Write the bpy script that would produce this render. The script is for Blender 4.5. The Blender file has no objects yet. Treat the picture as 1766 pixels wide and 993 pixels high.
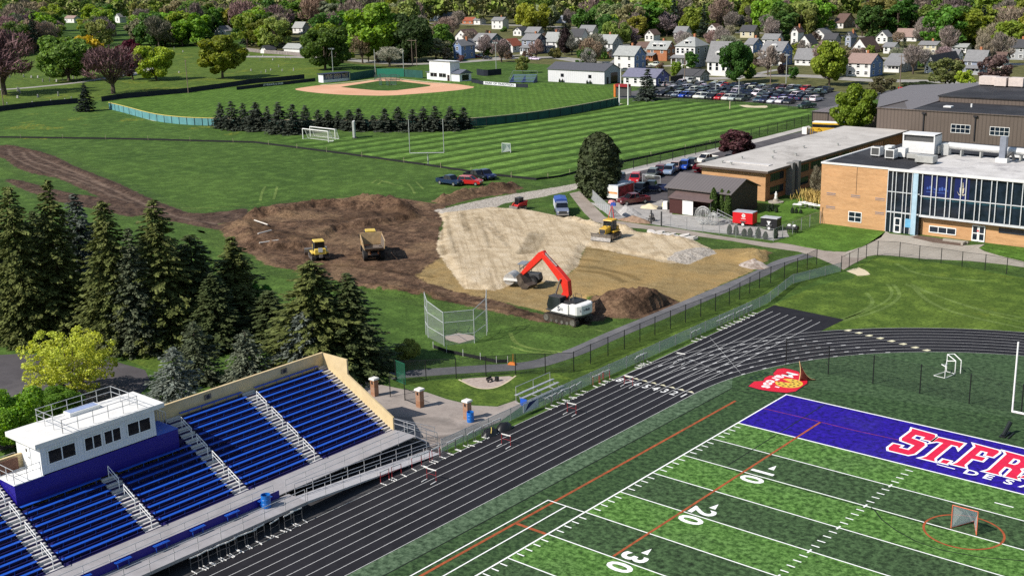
import bpy, bmesh, math, random
import numpy as np
from mathutils import Vector, Matrix, noise
from mathutils.geometry import tessellate_polygon
RND = random.Random(11)
scene = bpy.context.scene
COL = scene.collection
PI = math.pi
CP = Vector((50.66149, -89.83942, 40.35126))
YAW, PITCH, ROLL, FPX = -0.7085040, -0.2631228, -0.0255139, 2074.1077
IW, IH = 1766.0, 993.0
_cy, _sy, _cp, _sp = math.cos(YAW), math.sin(YAW), math.cos(PITCH), math.sin(PITCH)
FW = Vector((_sy * _cp, _cy * _cp, _sp))
_rt = Vector((_cy, -_sy, 0.0))
_up = _rt.cross(FW)
RT = _rt * math.cos(ROLL) + _up * math.sin(ROLL)
UP = -_rt * math.sin(ROLL) + _up * math.cos(ROLL)
def ray(u, v):
 return FW + RT * ((u - IW / 2) / FPX) - UP * ((v - IH / 2) / FPX)
def G(q, z=0.0):
 """survey: where a sight line meets the level z"""
 d = ray(q[0], q[1])
 return CP + d * ((z - CP.z) / d.z)
def PX(p):
 d = Vector(p) - CP
 zz = d.dot(FW)
 return (IW / 2 + FPX * d.dot(RT) / zz, IH / 2 - FPX * d.dot(UP) / zz)
def HT(base, q):
 """height over ground point base of sight point q"""
 lo, hi = 0.0, 60.0
 for _ in range(40):
  m = (lo + hi) / 2
  if PX((base.x, base.y, m))[1] > q[1]:
   lo = m
  else:
   hi = m
 return lo
_T = {}
for _i, _k in enumerate('ABCDEFGHIJKLMNOP'):
 _T[_k] = ((0, 440, 880, 1316)[_i % 4], (0, 240, 490, 740)[_i // 4])
_T.update({'a': (740, 0, .1472), 'b': (990, 20, .1472), 'c': (1240, 20, .1472), 'd': (1480, 20, .1621),
           'e': (1120, 130, .1702), 'f': (1000, 280, .1249), 'g': (1200, 300, .136), 'h': (0, 0, .1702),
           'i': (280, 0, .1702), 'j': (490, 320, .15306), 'k': (730, 290, .15306), 'l': (960, 340, .2266),
           'm': (1480, 200, .1621), 'n': (600, 600, .17123)})
def K(t, x, y):
 o = _T[t]
 s = o[2] if len(o) > 2 else 450 / 1766
 return (o[0] + x * s, o[1] + y * s)
def KG(t, pts, z=0.0):
 return [G(K(t, x, y), z) for x, y in pts]
cam_d = bpy.data.cameras.new('camera')
cam = bpy.data.objects.new('camera', cam_d)
COL.objects.link(cam)
_m = Matrix.Identity(4)
for _r in range(3):
 _m[_r][0], _m[_r][1], _m[_r][2], _m[_r][3] = RT[_r], UP[_r], -FW[_r], CP[_r]
cam.matrix_world = _m
cam_d.sensor_fit = 'HORIZONTAL'
cam_d.sensor_width = 36.0
cam_d.lens = 36.0 * FPX / IW
cam_d.clip_start = 0.5
cam_d.clip_end = 9000
scene.camera = cam
scene.render.resolution_x, scene.render.resolution_y = 1024, 575
SUN_EL = math.radians(42)
SUN_AZ = math.radians(66 + 180)          # direction towards the sun, from +X
to_sun = Vector((math.cos(SUN_AZ) * math.cos(SUN_EL), math.sin(SUN_AZ) * math.cos(SUN_EL), math.sin(SUN_EL)))
sl = bpy.data.lights.new('sun', 'SUN')
sl.energy = 4.6
sl.angle = math.radians(0.5)
sl.color = (1.0, 0.94, 0.86)
sun = bpy.data.objects.new('sun', sl)
COL.objects.link(sun)
sun.rotation_euler = (-to_sun).to_track_quat('-Z', 'Y').to_euler()
sun.location = (0, 0, 200)
world = bpy.data.worlds.new('World')
scene.world = world
world.use_nodes = True
_wt = world.node_tree
_wt.nodes.clear()
_o = _wt.nodes.new('ShaderNodeOutputWorld')
_b = _wt.nodes.new('ShaderNodeBackground')
_s = _wt.nodes.new('ShaderNodeTexSky')
_s.sky_type = 'NISHITA'
_s.sun_disc = False
_s.sun_elevation = SUN_EL
_s.sun_rotation = math.atan2(to_sun.x, to_sun.y)
_s.air_density = 1.2
_s.dust_density = 0.6
_b.inputs['Strength'].default_value = 0.085
_wt.links.new(_s.outputs[0], _b.inputs[0])
_wt.links.new(_b.outputs[0], _o.inputs[0])
vs = scene.view_settings
vs.view_transform = 'Standard'
vs.look = 'None'
vs.exposure = 0.38
vs.gamma = 1.0
vs.use_curve_mapping = False
scene.render.engine = 'CYCLES'
cy = scene.cycles
cy.max_bounces = 6
cy.diffuse_bounces = 2
cy.glossy_bounces = 2
cy.transmission_bounces = 3
cy.transparent_max_bounces = 12
cy.caustics_reflective = False
cy.caustics_refractive = False
cy.use_denoising = False
cy.use_adaptive_sampling = True
cy.adaptive_threshold = 0.01
class NT:
 def __init__(s, name):
  s.m = bpy.data.materials.new(name)
  s.m.use_nodes = True
  s.t = s.m.node_tree
  s.t.nodes.clear()
  s.out = s.n('ShaderNodeOutputMaterial')
  s._geo = None
 def n(s, typ, **kw):
  nd = s.t.nodes.new(typ)
  for k, v in kw.items():
   setattr(nd, k, v)
  return nd
 def set(s, sock, v):
  if isinstance(v, bpy.types.NodeSocket):
   s.t.links.new(v, sock)
  elif isinstance(v, (int, float)):
   if sock.type == 'RGBA':
    sock.default_value = (v, v, v, 1)
   elif sock.type == 'VECTOR':
    sock.default_value = (v, v, v)
   else:
    sock.default_value = v
  else:
   v = tuple(v)
   if sock.type == 'RGBA' and len(v) == 3:
    v = v + (1,)
   sock.default_value = v
 def pos(s):
  if s._geo is None:
   s._geo = s.n('ShaderNodeNewGeometry')
  return s._geo.outputs['Position']
 def island(s):
  s.pos()
  return s._geo.outputs['Random Per Island']
 def objpos(s):
  return s.n('ShaderNodeTexCoord').outputs['Object']
 def mapping(s, vec, scale=(1, 1, 1), rot=0.0, loc=(0, 0, 0)):
  m = s.n('ShaderNodeMapping')
  s.set(m.inputs['Vector'], vec)
  m.inputs['Scale'].default_value = scale
  m.inputs['Rotation'].default_value = (0, 0, rot)
  m.inputs['Location'].default_value = loc
  return m.outputs[0]
 def noise(s, scale, detail=3.0, rough=0.55, vec=None, dist=0.0):
  nd = s.n('ShaderNodeTexNoise')
  s.set(nd.inputs['Vector'], vec if vec is not None else s.pos())
  nd.inputs['Scale'].default_value = scale
  nd.inputs['Detail'].default_value = detail
  nd.inputs['Roughness'].default_value = rough
  nd.inputs['Distortion'].default_value = dist
  return nd.outputs['Fac']
 def wave(s, scale, vec, dist=0.0, dscale=1.0, prof='SIN', detail=1.0):
  nd = s.n('ShaderNodeTexWave', wave_profile=prof)
  s.set(nd.inputs['Vector'], vec)
  nd.inputs['Scale'].default_value = scale
  nd.inputs['Distortion'].default_value = dist
  nd.inputs['Detail Scale'].default_value = dscale
  nd.inputs['Detail'].default_value = detail
  return nd.outputs['Fac']
 def vor(s, scale, vec=None, feat='F1'):
  nd = s.n('ShaderNodeTexVoronoi', feature=feat)
  s.set(nd.inputs['Vector'], vec if vec is not None else s.pos())
  nd.inputs['Scale'].default_value = scale
  return nd.outputs['Distance']
 def ramp(s, fac, stops, interp='LINEAR'):
  r = s.n('ShaderNodeValToRGB')
  r.color_ramp.interpolation = interp
  el = r.color_ramp.elements
  while len(el) > 1:
   el.remove(el[-1])
  for i, (p, c) in enumerate(stops):
   e = el[0] if i == 0 else el.new(p)
   e.position = p
   c = (c, c, c) if isinstance(c, (int, float)) else c
   e.color = tuple(c) + ((1,) if len(c) == 3 else ())
  s.set(r.inputs[0], fac)
  return r.outputs[0]
 def mix(s, a, b, fac, mode='MIX'):
  m = s.n('ShaderNodeMix', data_type='RGBA', blend_type=mode)
  s.set(m.inputs[0], fac)
  s.set(m.inputs[6], a)
  s.set(m.inputs[7], b)
  return m.outputs[2]
 def math(s, op, a, b=0.0, c=0.0):
  m = s.n('ShaderNodeMath', operation=op)
  s.set(m.inputs[0], a)
  s.set(m.inputs[1], b)
  if len(m.inputs) > 2:
   s.set(m.inputs[2], c)
  return m.outputs[0]
 def sep(s, v):
  x = s.n('ShaderNodeSeparateXYZ')
  s.set(x.inputs[0], v)
  return x.outputs
 def attr(s, name):
  a = s.n('ShaderNodeAttribute', attribute_name=name)
  return a
 def objcolor(s):
  return s.n('ShaderNodeObjectInfo').outputs['Color']
 def objrand(s):
  return s.n('ShaderNodeObjectInfo').outputs['Random']
 def hsv(s, col, h=0.5, sat=1.0, val=1.0):
  x = s.n('ShaderNodeHueSaturation')
  s.set(x.inputs['Hue'], h)
  s.set(x.inputs['Saturation'], sat)
  s.set(x.inputs['Value'], val)
  s.set(x.inputs['Color'], col)
  return x.outputs[0]
 def bump(s, h, strength=0.3, dist=0.05):
  b = s.n('ShaderNodeBump')
  b.inputs['Strength'].default_value = strength
  b.inputs['Distance'].default_value = dist
  s.set(b.inputs['Height'], h)
  return b.outputs[0]
 def pbr(s, col, rough=0.8, metal=0.0, spec=0.3, normal=None, trans=0.0):
  p = s.n('ShaderNodeBsdfPrincipled')
  s.set(p.inputs['Base Color'], col)
  s.set(p.inputs['Roughness'], rough)
  s.set(p.inputs['Metallic'], metal)
  s.set(p.inputs['Specular IOR Level'], spec)
  if trans:
   p.inputs['Transmission Weight'].default_value = trans
  if normal is not None:
   s.set(p.inputs['Normal'], normal)
  s.t.links.new(p.outputs[0], s.out.inputs[0])
  return s.m
_MC = {}
def mat(name, col, rough=0.7, metal=0.0, spec=0.3, var=0.12, scale=1.5, dirt=None, obj=False):
 """plain painted / metal / plastic surface with some wear in its colour"""
 key = (name,)
 if key in _MC:
  return _MC[key]
 t = NT(name)
 vec = t.objpos() if obj else t.pos()
 n1 = t.noise(scale, 4, .6, vec)
 c = t.mix(tuple(x * (1 - var) for x in col), tuple(min(1, x * (1 + var)) for x in col),
              t.ramp(n1, [(.3, 0), (.7, 1)]))
 if dirt:
  n2 = t.noise(scale * .35, 5, .65, vec)
  c = t.mix(c, dirt, t.ramp(n2, [(.5, 0), (.75, .7)]))
 m = t.pbr(c, rough, metal, spec)
 _MC[key] = m
 return m
def sheet_mat(name, opacity, col, glow=0):
 """woven wire / netting seen as one sheet: partly open"""
 t = NT(name)
 d = t.n('ShaderNodeBsdfPrincipled')
 d.inputs['Roughness'].default_value = .6
 t.set(d.inputs['Base Color'], t.mix(tuple(c * .8 for c in col), tuple(min(1, c * 1.2) for c in col), t.noise(.7, 4)))
 tr = t.n('ShaderNodeBsdfTransparent')
 mx = t.n('ShaderNodeMixShader')
 mx.inputs[0].default_value = opacity
 t.t.links.new(tr.outputs[0], mx.inputs[1])
 if glow:
  tl = t.n('ShaderNodeBsdfTranslucent')
  tl.inputs[0].default_value = tuple(col) + (1,)
  m2 = t.n('ShaderNodeMixShader')
  m2.inputs[0].default_value = glow
  t.t.links.new(d.outputs[0], m2.inputs[1])
  t.t.links.new(tl.outputs[0], m2.inputs[2])
  d = m2
 t.t.links.new(d.outputs[0], mx.inputs[2])
 t.t.links.new(mx.outputs[0], t.out.inputs[0])
 return t.m
class MB:
 def __init__(s):
  s.v, s.f, s.mi, s.cur, s.smooth = [], [], [], 0, []
  s.sm = False
 def add(s, vs, fs):
  b = len(s.v)
  s.v.extend([tuple(v) for v in vs])
  for f in fs:
   s.f.append(tuple(i + b for i in f))
   s.mi.append(s.cur)
   s.smooth.append(s.sm)
  return s
 def box(s, c, d, rz=0.0, m=None, taper=1.0):
  hx, hy, hz = d[0] / 2, d[1] / 2, d[2] / 2
  vs = []
  for z in (-1, 1):
   k = taper if z > 0 else 1.0
   for x, y in ((-1, -1), (1, -1), (1, 1), (-1, 1)):
    vs.append(Vector((x * hx * k, y * hy * k, z * hz)))
  if rz:
   r = Matrix.Rotation(rz, 3, 'Z')
   vs = [r @ v for v in vs]
  if m is not None:
   vs = [m @ v for v in vs]
  c = Vector(c)
  s.add([v + c for v in vs], [(3, 2, 1, 0), (4, 5, 6, 7), (0, 1, 5, 4), (1, 2, 6, 5), (2, 3, 7, 6), (3, 0, 4, 7)])
  return s
 def span(s, a, b):
  """axis aligned box from corner a to corner b"""
  a, b = Vector(a), Vector(b)
  lo = [min(a[i], b[i]) for i in range(3)]
  hi = [max(a[i], b[i]) for i in range(3)]
  return s.box([(lo[i] + hi[i]) / 2 for i in range(3)], [hi[i] - lo[i] for i in range(3)])
 def tube(s, p, q, r, r2=None, n=6, cap=True):
  p, q = Vector(p), Vector(q)
  r2 = r if r2 is None else r2
  d = (q - p)
  if d.length < 1e-6:
   return s
  d.normalize()
  a = d.orthogonal().normalized()
  b = d.cross(a)
  vs = []
  for k in range(n):
   t = 2 * PI * (k + .5) / n
   o = a * math.cos(t) + b * math.sin(t)
   vs.append(p + o * r)
  for k in range(n):
   t = 2 * PI * (k + .5) / n
   o = a * math.cos(t) + b * math.sin(t)
   vs.append(q + o * r2)
  fs = [(k, (k + 1) % n, n + (k + 1) % n, n + k) for k in range(n)]
  if cap:
   fs += [tuple(range(n - 1, -1, -1)), tuple(range(n, 2 * n))]
  return s.add(vs, fs)
 def path(s, pts, r, n=5):
  for a, b in zip(pts[:-1], pts[1:]):
   s.tube(a, b, r, n=n)
  return s
 def poly(s, pts, z=None):
  pts = [Vector((p[0], p[1], p[2] if (z is None and len(p) > 2) else (z or 0))) for p in pts]
  tri = tessellate_polygon([pts])
  fs = []
  for t in tri:
   a, b, c = (pts[i] for i in t)
   nn = (b - a).cross(c - a)
   if abs(nn.z) > 1e-9 and nn.z < 0:
    t = (t[0], t[2], t[1])
   fs.append(tuple(t))
  return s.add(pts, fs)
 def prism(s, pts, z0, z1):
  """pts: 2d outline; closed solid from z0 to z1"""
  n = len(pts)
  ar = sum(pts[i][0] * pts[(i + 1) % n][1] - pts[(i + 1) % n][0] * pts[i][1] for i in range(n))
  if ar < 0:
   pts = list(reversed(pts))
  vs = [(p[0], p[1], z0) for p in pts] + [(p[0], p[1], z1) for p in pts]
  fs = [(i, (i + 1) % n, n + (i + 1) % n, n + i) for i in range(n)]
  tri = tessellate_polygon([[Vector((p[0], p[1], 0)) for p in pts]])
  for t in tri:
   a, b, c = (Vector(pts[i]).to_2d() for i in t)
   if (b - a).cross(c - a) < 0:
    t = (t[0], t[2], t[1])
   fs.append(tuple(n + i for i in t))
   fs.append((t[2], t[1], t[0]))
  return s.add(vs, fs)
 def extr(s, prof, p0, ax, ay, az, length):
  """profile (list of 2d in plane ax,ay) extruded along az by length from p0"""
  p0, ax, ay, az = Vector(p0), Vector(ax), Vector(ay), Vector(az)
  n = len(prof)
  a = [p0 + ax * q[0] + ay * q[1] for q in prof]
  b = [v + az * length for v in a]
  fs = [(i, (i + 1) % n, n + (i + 1) % n, n + i) for i in range(n)]
  tri = tessellate_polygon([[Vector((q[0], q[1], 0)) for q in prof]])
  for t in tri:
   fs.append(tuple(t))
   fs.append(tuple(n + i for i in reversed(t)))
  return s.add(a + b, fs)
 def quad(s, a, b, c, d):
  return s.add([a, b, c, d], [(0, 1, 2, 3)])
 def lathe(s, prof, c=(0, 0, 0), n=16, ax='Z'):
  vs, fs = [], []
  for r, z in prof:
   for k in range(n):
    t = 2 * PI * k / n
    x, y = r * math.cos(t), r * math.sin(t)
    if ax == 'Z':
     p = (c[0] + x, c[1] + y, c[2] + z)
    elif ax == 'Y':
     p = (c[0] + x, c[1] + z, c[2] + y)
    else:
     p = (c[0] + z, c[1] + x, c[2] + y)
    vs.append(p)
  for i in range(len(prof) - 1):
   for k in range(n):
    fs.append((i * n + k, i * n + (k + 1) % n, (i + 1) * n + (k + 1) % n, (i + 1) * n + k))
  fs.append(tuple(range(n)))
  fs.append(tuple((len(prof) - 1) * n + k for k in range(n)))
  return s.add(vs, fs)
 def mesh(s, name, mats):
  me = bpy.data.meshes.new(name)
  me.from_pydata(s.v, [], s.f)
  if not isinstance(mats, (list, tuple)):
   mats = [mats]
  for m in mats:
   me.materials.append(m)
  if len(mats) > 1:
   me.polygons.foreach_set('material_index', s.mi)
  if any(s.smooth):
   me.polygons.foreach_set('use_smooth', s.smooth)
  me.update()
  return me
 def build(s, name, mats, parent=None, loc=(0, 0, 0), rz=0.0, fix=True, bevel=0.0):
  me = s.mesh(name, mats)
  if fix and s.f:
   bm = bmesh.new()
   bm.from_mesh(me)
   bmesh.ops.recalc_face_normals(bm, faces=bm.faces)
   if bevel:
    es = [e for e in bm.edges if len(e.link_faces) == 2 and e.calc_face_angle(0) > .6]
    bmesh.ops.bevel(bm, geom=es, offset=bevel, segments=1, affect='EDGES', clamp_overlap=True)
   bm.to_mesh(me)
   bm.free()
  o = bpy.data.objects.new(name, me)
  COL.objects.link(o)
  o.location = loc
  o.rotation_euler = (0, 0, rz)
  if parent is not None:
   o.parent = parent
  return o
def tag(o, label=None, cat=None, group=None, kind=None):
 if label:
  o['label'] = label
 if cat:
  o['category'] = cat
 if group:
  o['group'] = group
 if kind:
  o['kind'] = kind
 return o
def thing(name, label, cat, loc=(0, 0, 0), rz=0.0, group=None):
 o = bpy.data.objects.new(name, None)
 o.empty_display_size = .3
 COL.objects.link(o)
 o.location = loc
 o.rotation_euler = (0, 0, rz)
 return tag(o, label, cat, group)
KIDS = {}
def dup(root, loc, rz=None, label=None, group=None, scale=None, swap=None, color=None):
 kids = KIDS.get(root.name)
 if kids is None:
  kids = KIDS[root.name] = [c for c in bpy.data.objects if c.parent == root]
  for k in kids:
   KIDS[k.name] = [c for c in bpy.data.objects if c.parent == k]
 r = root.copy()
 COL.objects.link(r)
 r.location = loc
 if rz is not None:
  r.rotation_euler = (0, 0, rz)
 if scale is not None:
  r.scale = scale if isinstance(scale, (tuple, list)) else (scale,) * 3
 if label:
  r['label'] = label
 if group:
  r['group'] = group
 def fixm(o):
  if color is not None:
   o.color = color
  if swap and o.type == 'MESH':
   for i, sl_ in enumerate(o.material_slots):
    mm = o.data.materials[i]
    if mm and mm.name in swap:
     sl_.link = 'OBJECT'
     sl_.material = swap[mm.name]
 fixm(r)
 for ch in kids:
  c = ch.copy()
  COL.objects.link(c)
  c.parent = r
  fixm(c)
  for gch in KIDS.get(ch.name, []):
   d = gch.copy()
   COL.objects.link(d)
   d.parent = c
   fixm(d)
 return r
def struct(name, mb, m, **kw):
 return tag(mb.build(name, m, **kw), kind='structure')
def curve_mesh(polys, offset=0.0):
 """filled flat mesh of closed 2d outlines, grown by offset: (verts, faces)"""
 cu = bpy.data.curves.new('outline', 'CURVE')
 cu.dimensions = '2D'
 cu.fill_mode = 'FRONT'
 for pts in polys:
  sp = cu.splines.new('POLY')
  sp.points.add(len(pts) - 1)
  for i, p in enumerate(pts):
   sp.points[i].co = (p[0], p[1], 0, 1)
  sp.use_cyclic_u = True
 cu.offset = offset
 return _cm(cu)
def _cm(cu):
 ob = bpy.data.objects.new('outline', cu)
 COL.objects.link(ob)
 dg = bpy.context.evaluated_depsgraph_get()
 me = bpy.data.meshes.new_from_object(ob.evaluated_get(dg))
 vs_ = [v.co.copy() for v in me.vertices]
 fs = [tuple(p.vertices) for p in me.polygons]
 bpy.data.objects.remove(ob)
 bpy.data.curves.remove(cu)
 bpy.data.meshes.remove(me)
 return vs_, fs
def text_mesh(txt, size=1.0, offset=0.0, spacing=1.0):
 cu = bpy.data.curves.new('lettering', 'FONT')
 cu.body = txt
 cu.size = size
 cu.align_x = 'CENTER'
 cu.align_y = 'CENTER'
 cu.offset = offset
 cu.space_character = spacing
 cu.fill_mode = 'FRONT'
 cu.resolution_u = 3
 return _cm(cu)
def put(mb, vf, o, ax, ay, sx=1.0, sy=1.0):
 """place flat lettering: origin o, right vector ax, up vector ay"""
 o, ax, ay = Vector(o), Vector(ax), Vector(ay)
 nn = ax.cross(ay)
 fs = vf[1]
 mb.add([o + ax * (v.x * sx) + ay * (v.y * sy) for v in vf[0]], fs)
 return mb
def resample(pts, step):
 out = []
 n = len(pts)
 for i in range(n - 1):
  a, b = Vector(pts[i]), Vector(pts[i + 1])
  k = max(1, int((b - a).length / step))
  for j in range(k):
   out.append(a.lerp(b, j / k))
 out.append(Vector(pts[-1]))
 return out
def smooth(pts, it=2, closed=False):
 pts = [Vector(p) for p in pts]
 for _ in range(it):
  o = []
  n = len(pts)
  rng = range(n) if closed else range(n - 1)
  if not closed:
   o.append(pts[0])
  for i in rng:
   a, b = pts[i], pts[(i + 1) % n]
   o.append(a.lerp(b, .25))
   o.append(a.lerp(b, .75))
  if not closed:
   o.append(pts[-1])
  pts = o
 return pts
def rough_edge(pts, amp, step):
 """closed outline with a ragged edge"""
 pts = [Vector((p[0], p[1], 0)) for p in pts]
 pts = resample(pts + [pts[0]], step)[:-1]
 return [p + Vector((noise.noise(p * .9) + .6 * noise.noise(p * 2.7), noise.noise(p * .9 + Vector((31, 7, 3))) + .6 * noise.noise(p * 2.7 + Vector((5, 9, 1))), 0)) * amp for p in pts]
def strip(mb, pts, w, z):
 """flat ribbon of width w along pts"""
 pts = [Vector((p[0], p[1], z)) for p in pts]
 L, Rr = [], []
 n = len(pts)
 for i, p in enumerate(pts):
  d = (pts[min(i + 1, n - 1)] - pts[max(i - 1, 0)])
  d.z = 0
  d.normalize()
  s_ = Vector((-d.y, d.x, 0)) * (w / 2)
  L.append(p + s_)
  Rr.append(p - s_)
 fs = [(n + i, n + i + 1, i + 1, i) for i in range(n - 1)]
 return mb.add(L + Rr, fs)
def wall(mb, pts, z0, z1, th=.05):
 """upright ribbon with thickness along pts"""
 pts = [Vector((p[0], p[1], 0)) for p in pts]
 n = len(pts)
 A, B = [], []
 for i, p in enumerate(pts):
  d = (pts[min(i + 1, n - 1)] - pts[max(i - 1, 0)]).normalized()
  s_ = Vector((-d.y, d.x, 0)) * (th / 2)
  A.append(p + s_)
  B.append(p - s_)
 up0, up1 = Vector((0, 0, z0)), Vector((0, 0, z1))
 vs_ = [a + up0 for a in A] + [a + up1 for a in A] + [b + up0 for b in B] + [b + up1 for b in B]
 fs = []
 for i in range(n - 1):
  fs += [(i, i + 1, n + i + 1, n + i), (2 * n + i + 1, 2 * n + i, 3 * n + i, 3 * n + i + 1),
               (n + i, n + i + 1, 3 * n + i + 1, 3 * n + i), (i + 1, i, 2 * n + i, 2 * n + i + 1)]
 fs += [(0, n, 3 * n, 2 * n), (n - 1, 3 * n - 1, 4 * n - 1, 2 * n - 1)]
 return mb.add(vs_, fs)
def inside(p, poly):
 x, y = p[0], p[1]
 c = False
 n = len(poly)
 j = n - 1
 for i in range(n):
  xi, yi, xj, yj = poly[i][0], poly[i][1], poly[j][0], poly[j][1]
  if (yi > y) != (yj > y) and x < (xj - xi) * (y - yi) / (yj - yi) + xi:
   c = not c
  j = i
 return c
# ================================================================ ground materials
def grass_col(t, dark, light, fine=1.0, yellow=.0):
 dark, light = tuple(x * k for x, k in zip(dark, (1.6, 1.36, 1.15))), tuple(x * k for x, k in zip(light, (1.6, 1.36, 1.15)))
 big = t.noise(.035, 4, .6)
 mid = t.noise(.35, 5, .65)
 fin = t.noise(2.6 * fine, 4, .7)
 c = t.mix(dark, light, t.ramp(big, [(.3, 0), (.7, 1)]))
 c = t.mix(c, tuple(x * 1.7 for x in light), t.ramp(mid, [(.46, 0), (.72, .85)]))
 c = t.mix(c, tuple(x * .45 for x in dark), t.ramp(fin, [(.32, .85), (.52, 0)]))
 if yellow:
  y = t.math('MULTIPLY', t.ramp(t.noise(.06, 3), [(.56, 0), (.64, 1)]), t.ramp(t.noise(.9, 4, .7), [(.48, 0), (.6, 1)]))
  c = t.mix(c, (.30, .27, .03), t.math('MULTIPLY', y, yellow))
 return c
def soft(t, c, amt=.5):
 """blades: rough surface with fine relief"""
 return t.pbr(c, .95, 0, .12, t.bump(t.noise(3.2, 5, .75), amt, .18))
def m_grass(name, dark, light, yellow=0.0, stripes=None, fine=1.0):
 t = NT(name)
 c = grass_col(t, dark, light, fine, yellow)
 if stripes:
  for (ang, period, lo, hi, dist, sharp) in stripes:
   v = t.mapping(t.pos(), (1, 1, 1), ang)
   w = t.wave(PI / (10 * period) * 2, v, dist, .15, 'SIN', 2)
   c = t.mix(t.hsv(c, .5, 1, lo), t.hsv(c, .5, 1, hi), t.ramp(w, [(.5 - sharp, 0), (.5 + sharp, 1)]))
 return soft(t, c)
GD, GL = (.022, .054, .012), (.044, .092, .021)
M_ground = m_grass('field_grass', GD, GL, .0)
M_lawnwild = m_grass('meadow_grass', (.022, .056, .012), (.045, .095, .021), .75)
M_cem = m_grass('cemetery_grass', (.030, .062, .012), (.060, .105, .020), .5)
M_yard = m_grass('yard_grass', (.042, .055, .024), (.080, .090, .042), .0)
def m_ground_stripes():
 t = NT('mown_grass')
 c = grass_col(t, (.022, .058, .012), (.044, .095, .021))
 p = t.pos()
 v = t.mapping(p, (1, 1, 1), -1.474)
 s = t.sep(v)
 a = t.math('ADD', s[1], t.math('MULTIPLY', t.noise(.05, 2), 3.0))
 saw = t.math('FRACT', t.math('DIVIDE', a, 6.6))
 band = t.ramp(saw, [(.0, 0), (.08, .1), (.42, .25), (.5, 1), (.92, 1), (1.0, 0)])
 x = t.sep(p)
 fade = t.ramp(t.math('DIVIDE', t.math('ADD', x[0], 230), 110), [(.1, 0), (.75, 1)])
 lit = t.mix(t.hsv(c, .5, 1.05, .62), t.hsv(c, .495, 1.0, 1.75), band)
 c = t.mix(c, lit, fade)
 return soft(t, c)
M_mown = m_ground_stripes()
M_outfield = m_grass('outfield_grass', (.030, .074, .012), (.050, .108, .020), 0,
                     [(-.72, 3.4, .93, 1.08, 1.5, .3), (.9, 6.0, .93, 1.1, 1.5, .25)])
M_infield = m_grass('infield_grass', (.018, .050, .010), (.032, .075, .016), 0)
M_lawn = m_grass('lawn_grass', (.030, .080, .012), (.055, .125, .022), 0, [(.62, 1.5, .72, 1.25, .5, .3)])
M_bank = m_grass('bank_grass', (.018, .045, .010), (.045, .085, .016), 0)
M_hill = m_grass('hill_grass', (.026, .062, .012), (.060, .105, .020), .15)  # lighter lawn with sparse yellow flecks
def m_soilmix():
 t = NT('site_soil')
 z = t.attr('zone')
 r = t.n('ShaderNodeSeparateColor')
 t.set(r.inputs[0], z.outputs['Color'])
 rut = t.attr('rut').outputs['Fac']
 p = t.pos()
 nb = t.noise(.5, 5, .65)
 nf = t.noise(2.4, 5, .7)
 ns = t.noise(.12, 4, .6)
 edge = t.math('ADD', t.math('MULTIPLY', t.math('SUBTRACT', nb, .5), .7), t.math('MULTIPLY', t.math('SUBTRACT', nf, .5), .5))
 def w(x):
  return t.ramp(t.math('ADD', x, edge), [(.42, 0), (.58, 1)])
 grass = grass_col(t, (.020, .048, .011), (.042, .084, .019))
 mud = t.ramp(t.math('ADD', t.math('MULTIPLY', nb, .55), t.math('MULTIPLY', nf, .45)),
                 [(.34, (.016, .009, .006)), (.45, (.066, .039, .024)), (.55, (.150, .090, .055)), (.68, (.26, .168, .105))])
 cl = t.noise(7.0, 3, .75)
 mud = t.mix(mud, t.hsv(mud, .5, 1, .45), t.ramp(cl, [(.36, .9), (.5, 0)]))
 clay = t.ramp(nf, [(.35, (.10, .062, .036)), (.65, (.27, .175, .10))])
 mud = t.mix(mud, clay, t.ramp(ns, [(.5, 0), (.62, .8)]))
 lines = t.noise(1.0, 4, .6, t.mapping(t.mapping(p, (1, 1, 1), .1), (.08, 1.0, 1)), .8)
 tan = t.ramp(t.math('ADD', t.math('MULTIPLY', nb, .5), t.math('MULTIPLY', nf, .5)),
                 [(.3, (.155, .105, .045)), (.5, (.265, .19, .085)), (.7, (.36, .27, .14))])
 tan = t.mix(tan, t.hsv(tan, .5, 1, .72), t.ramp(lines, [(.5, 0), (.66, .8)]))
 orange = t.ramp(ns, [(.42, 0), (.6, 1)])
 tan = t.mix(tan, (.40, .26, .10), t.math('MULTIPLY', orange, .55))
 l2 = t.noise(1.0, 4, .6, t.mapping(t.mapping(p, (1, 1, 1), .77), (.06, 1.3, 1)), .9)
 l3 = t.noise(1.0, 4, .6, t.mapping(t.mapping(p, (1, 1, 1), .48), (.07, 1.0, 1)), .7)
 sand = t.ramp(t.math('ADD', t.math('MULTIPLY', nb, .78), t.math('MULTIPLY', nf, .22)),
                  [(.34, (.36, .275, .17)), (.5, (.51, .41, .275)), (.66, (.60, .50, .36))])
 sand = t.mix(sand, (.235, .17, .095), t.ramp(l2, [(.50, 0), (.64, .42)]))
 sand = t.mix(sand, (.28, .21, .13), t.ramp(l3, [(.52, 0), (.66, .35)]))
 grav = t.ramp(t.vor(2.6), [(.1, (.19, .165, .14)), (.35, (.31, .275, .235)), (.6, (.42, .38, .33))])
 c = t.mix(grass, mud, w(r.outputs[0]))
 c = t.mix(c, tan, w(r.outputs[1]))
 c = t.mix(c, sand, w(r.outputs[2]))
 c = t.mix(c, grav, w(z.outputs['Alpha']))
 c = t.mix(c, t.hsv(c, .5, 1.05, .55), t.math('MULTIPLY', rut, t.ramp(nf, [(.3, .4), (.6, 1)])))
 b = t.math('ADD', t.math('MULTIPLY', nb, .5), t.math('MULTIPLY', nf, .5))
 b = t.math('ADD', b, t.math('MULTIPLY', cl, .35))
 return t.pbr(c, .95, 0, .15, t.bump(b, .7, .4))
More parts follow.
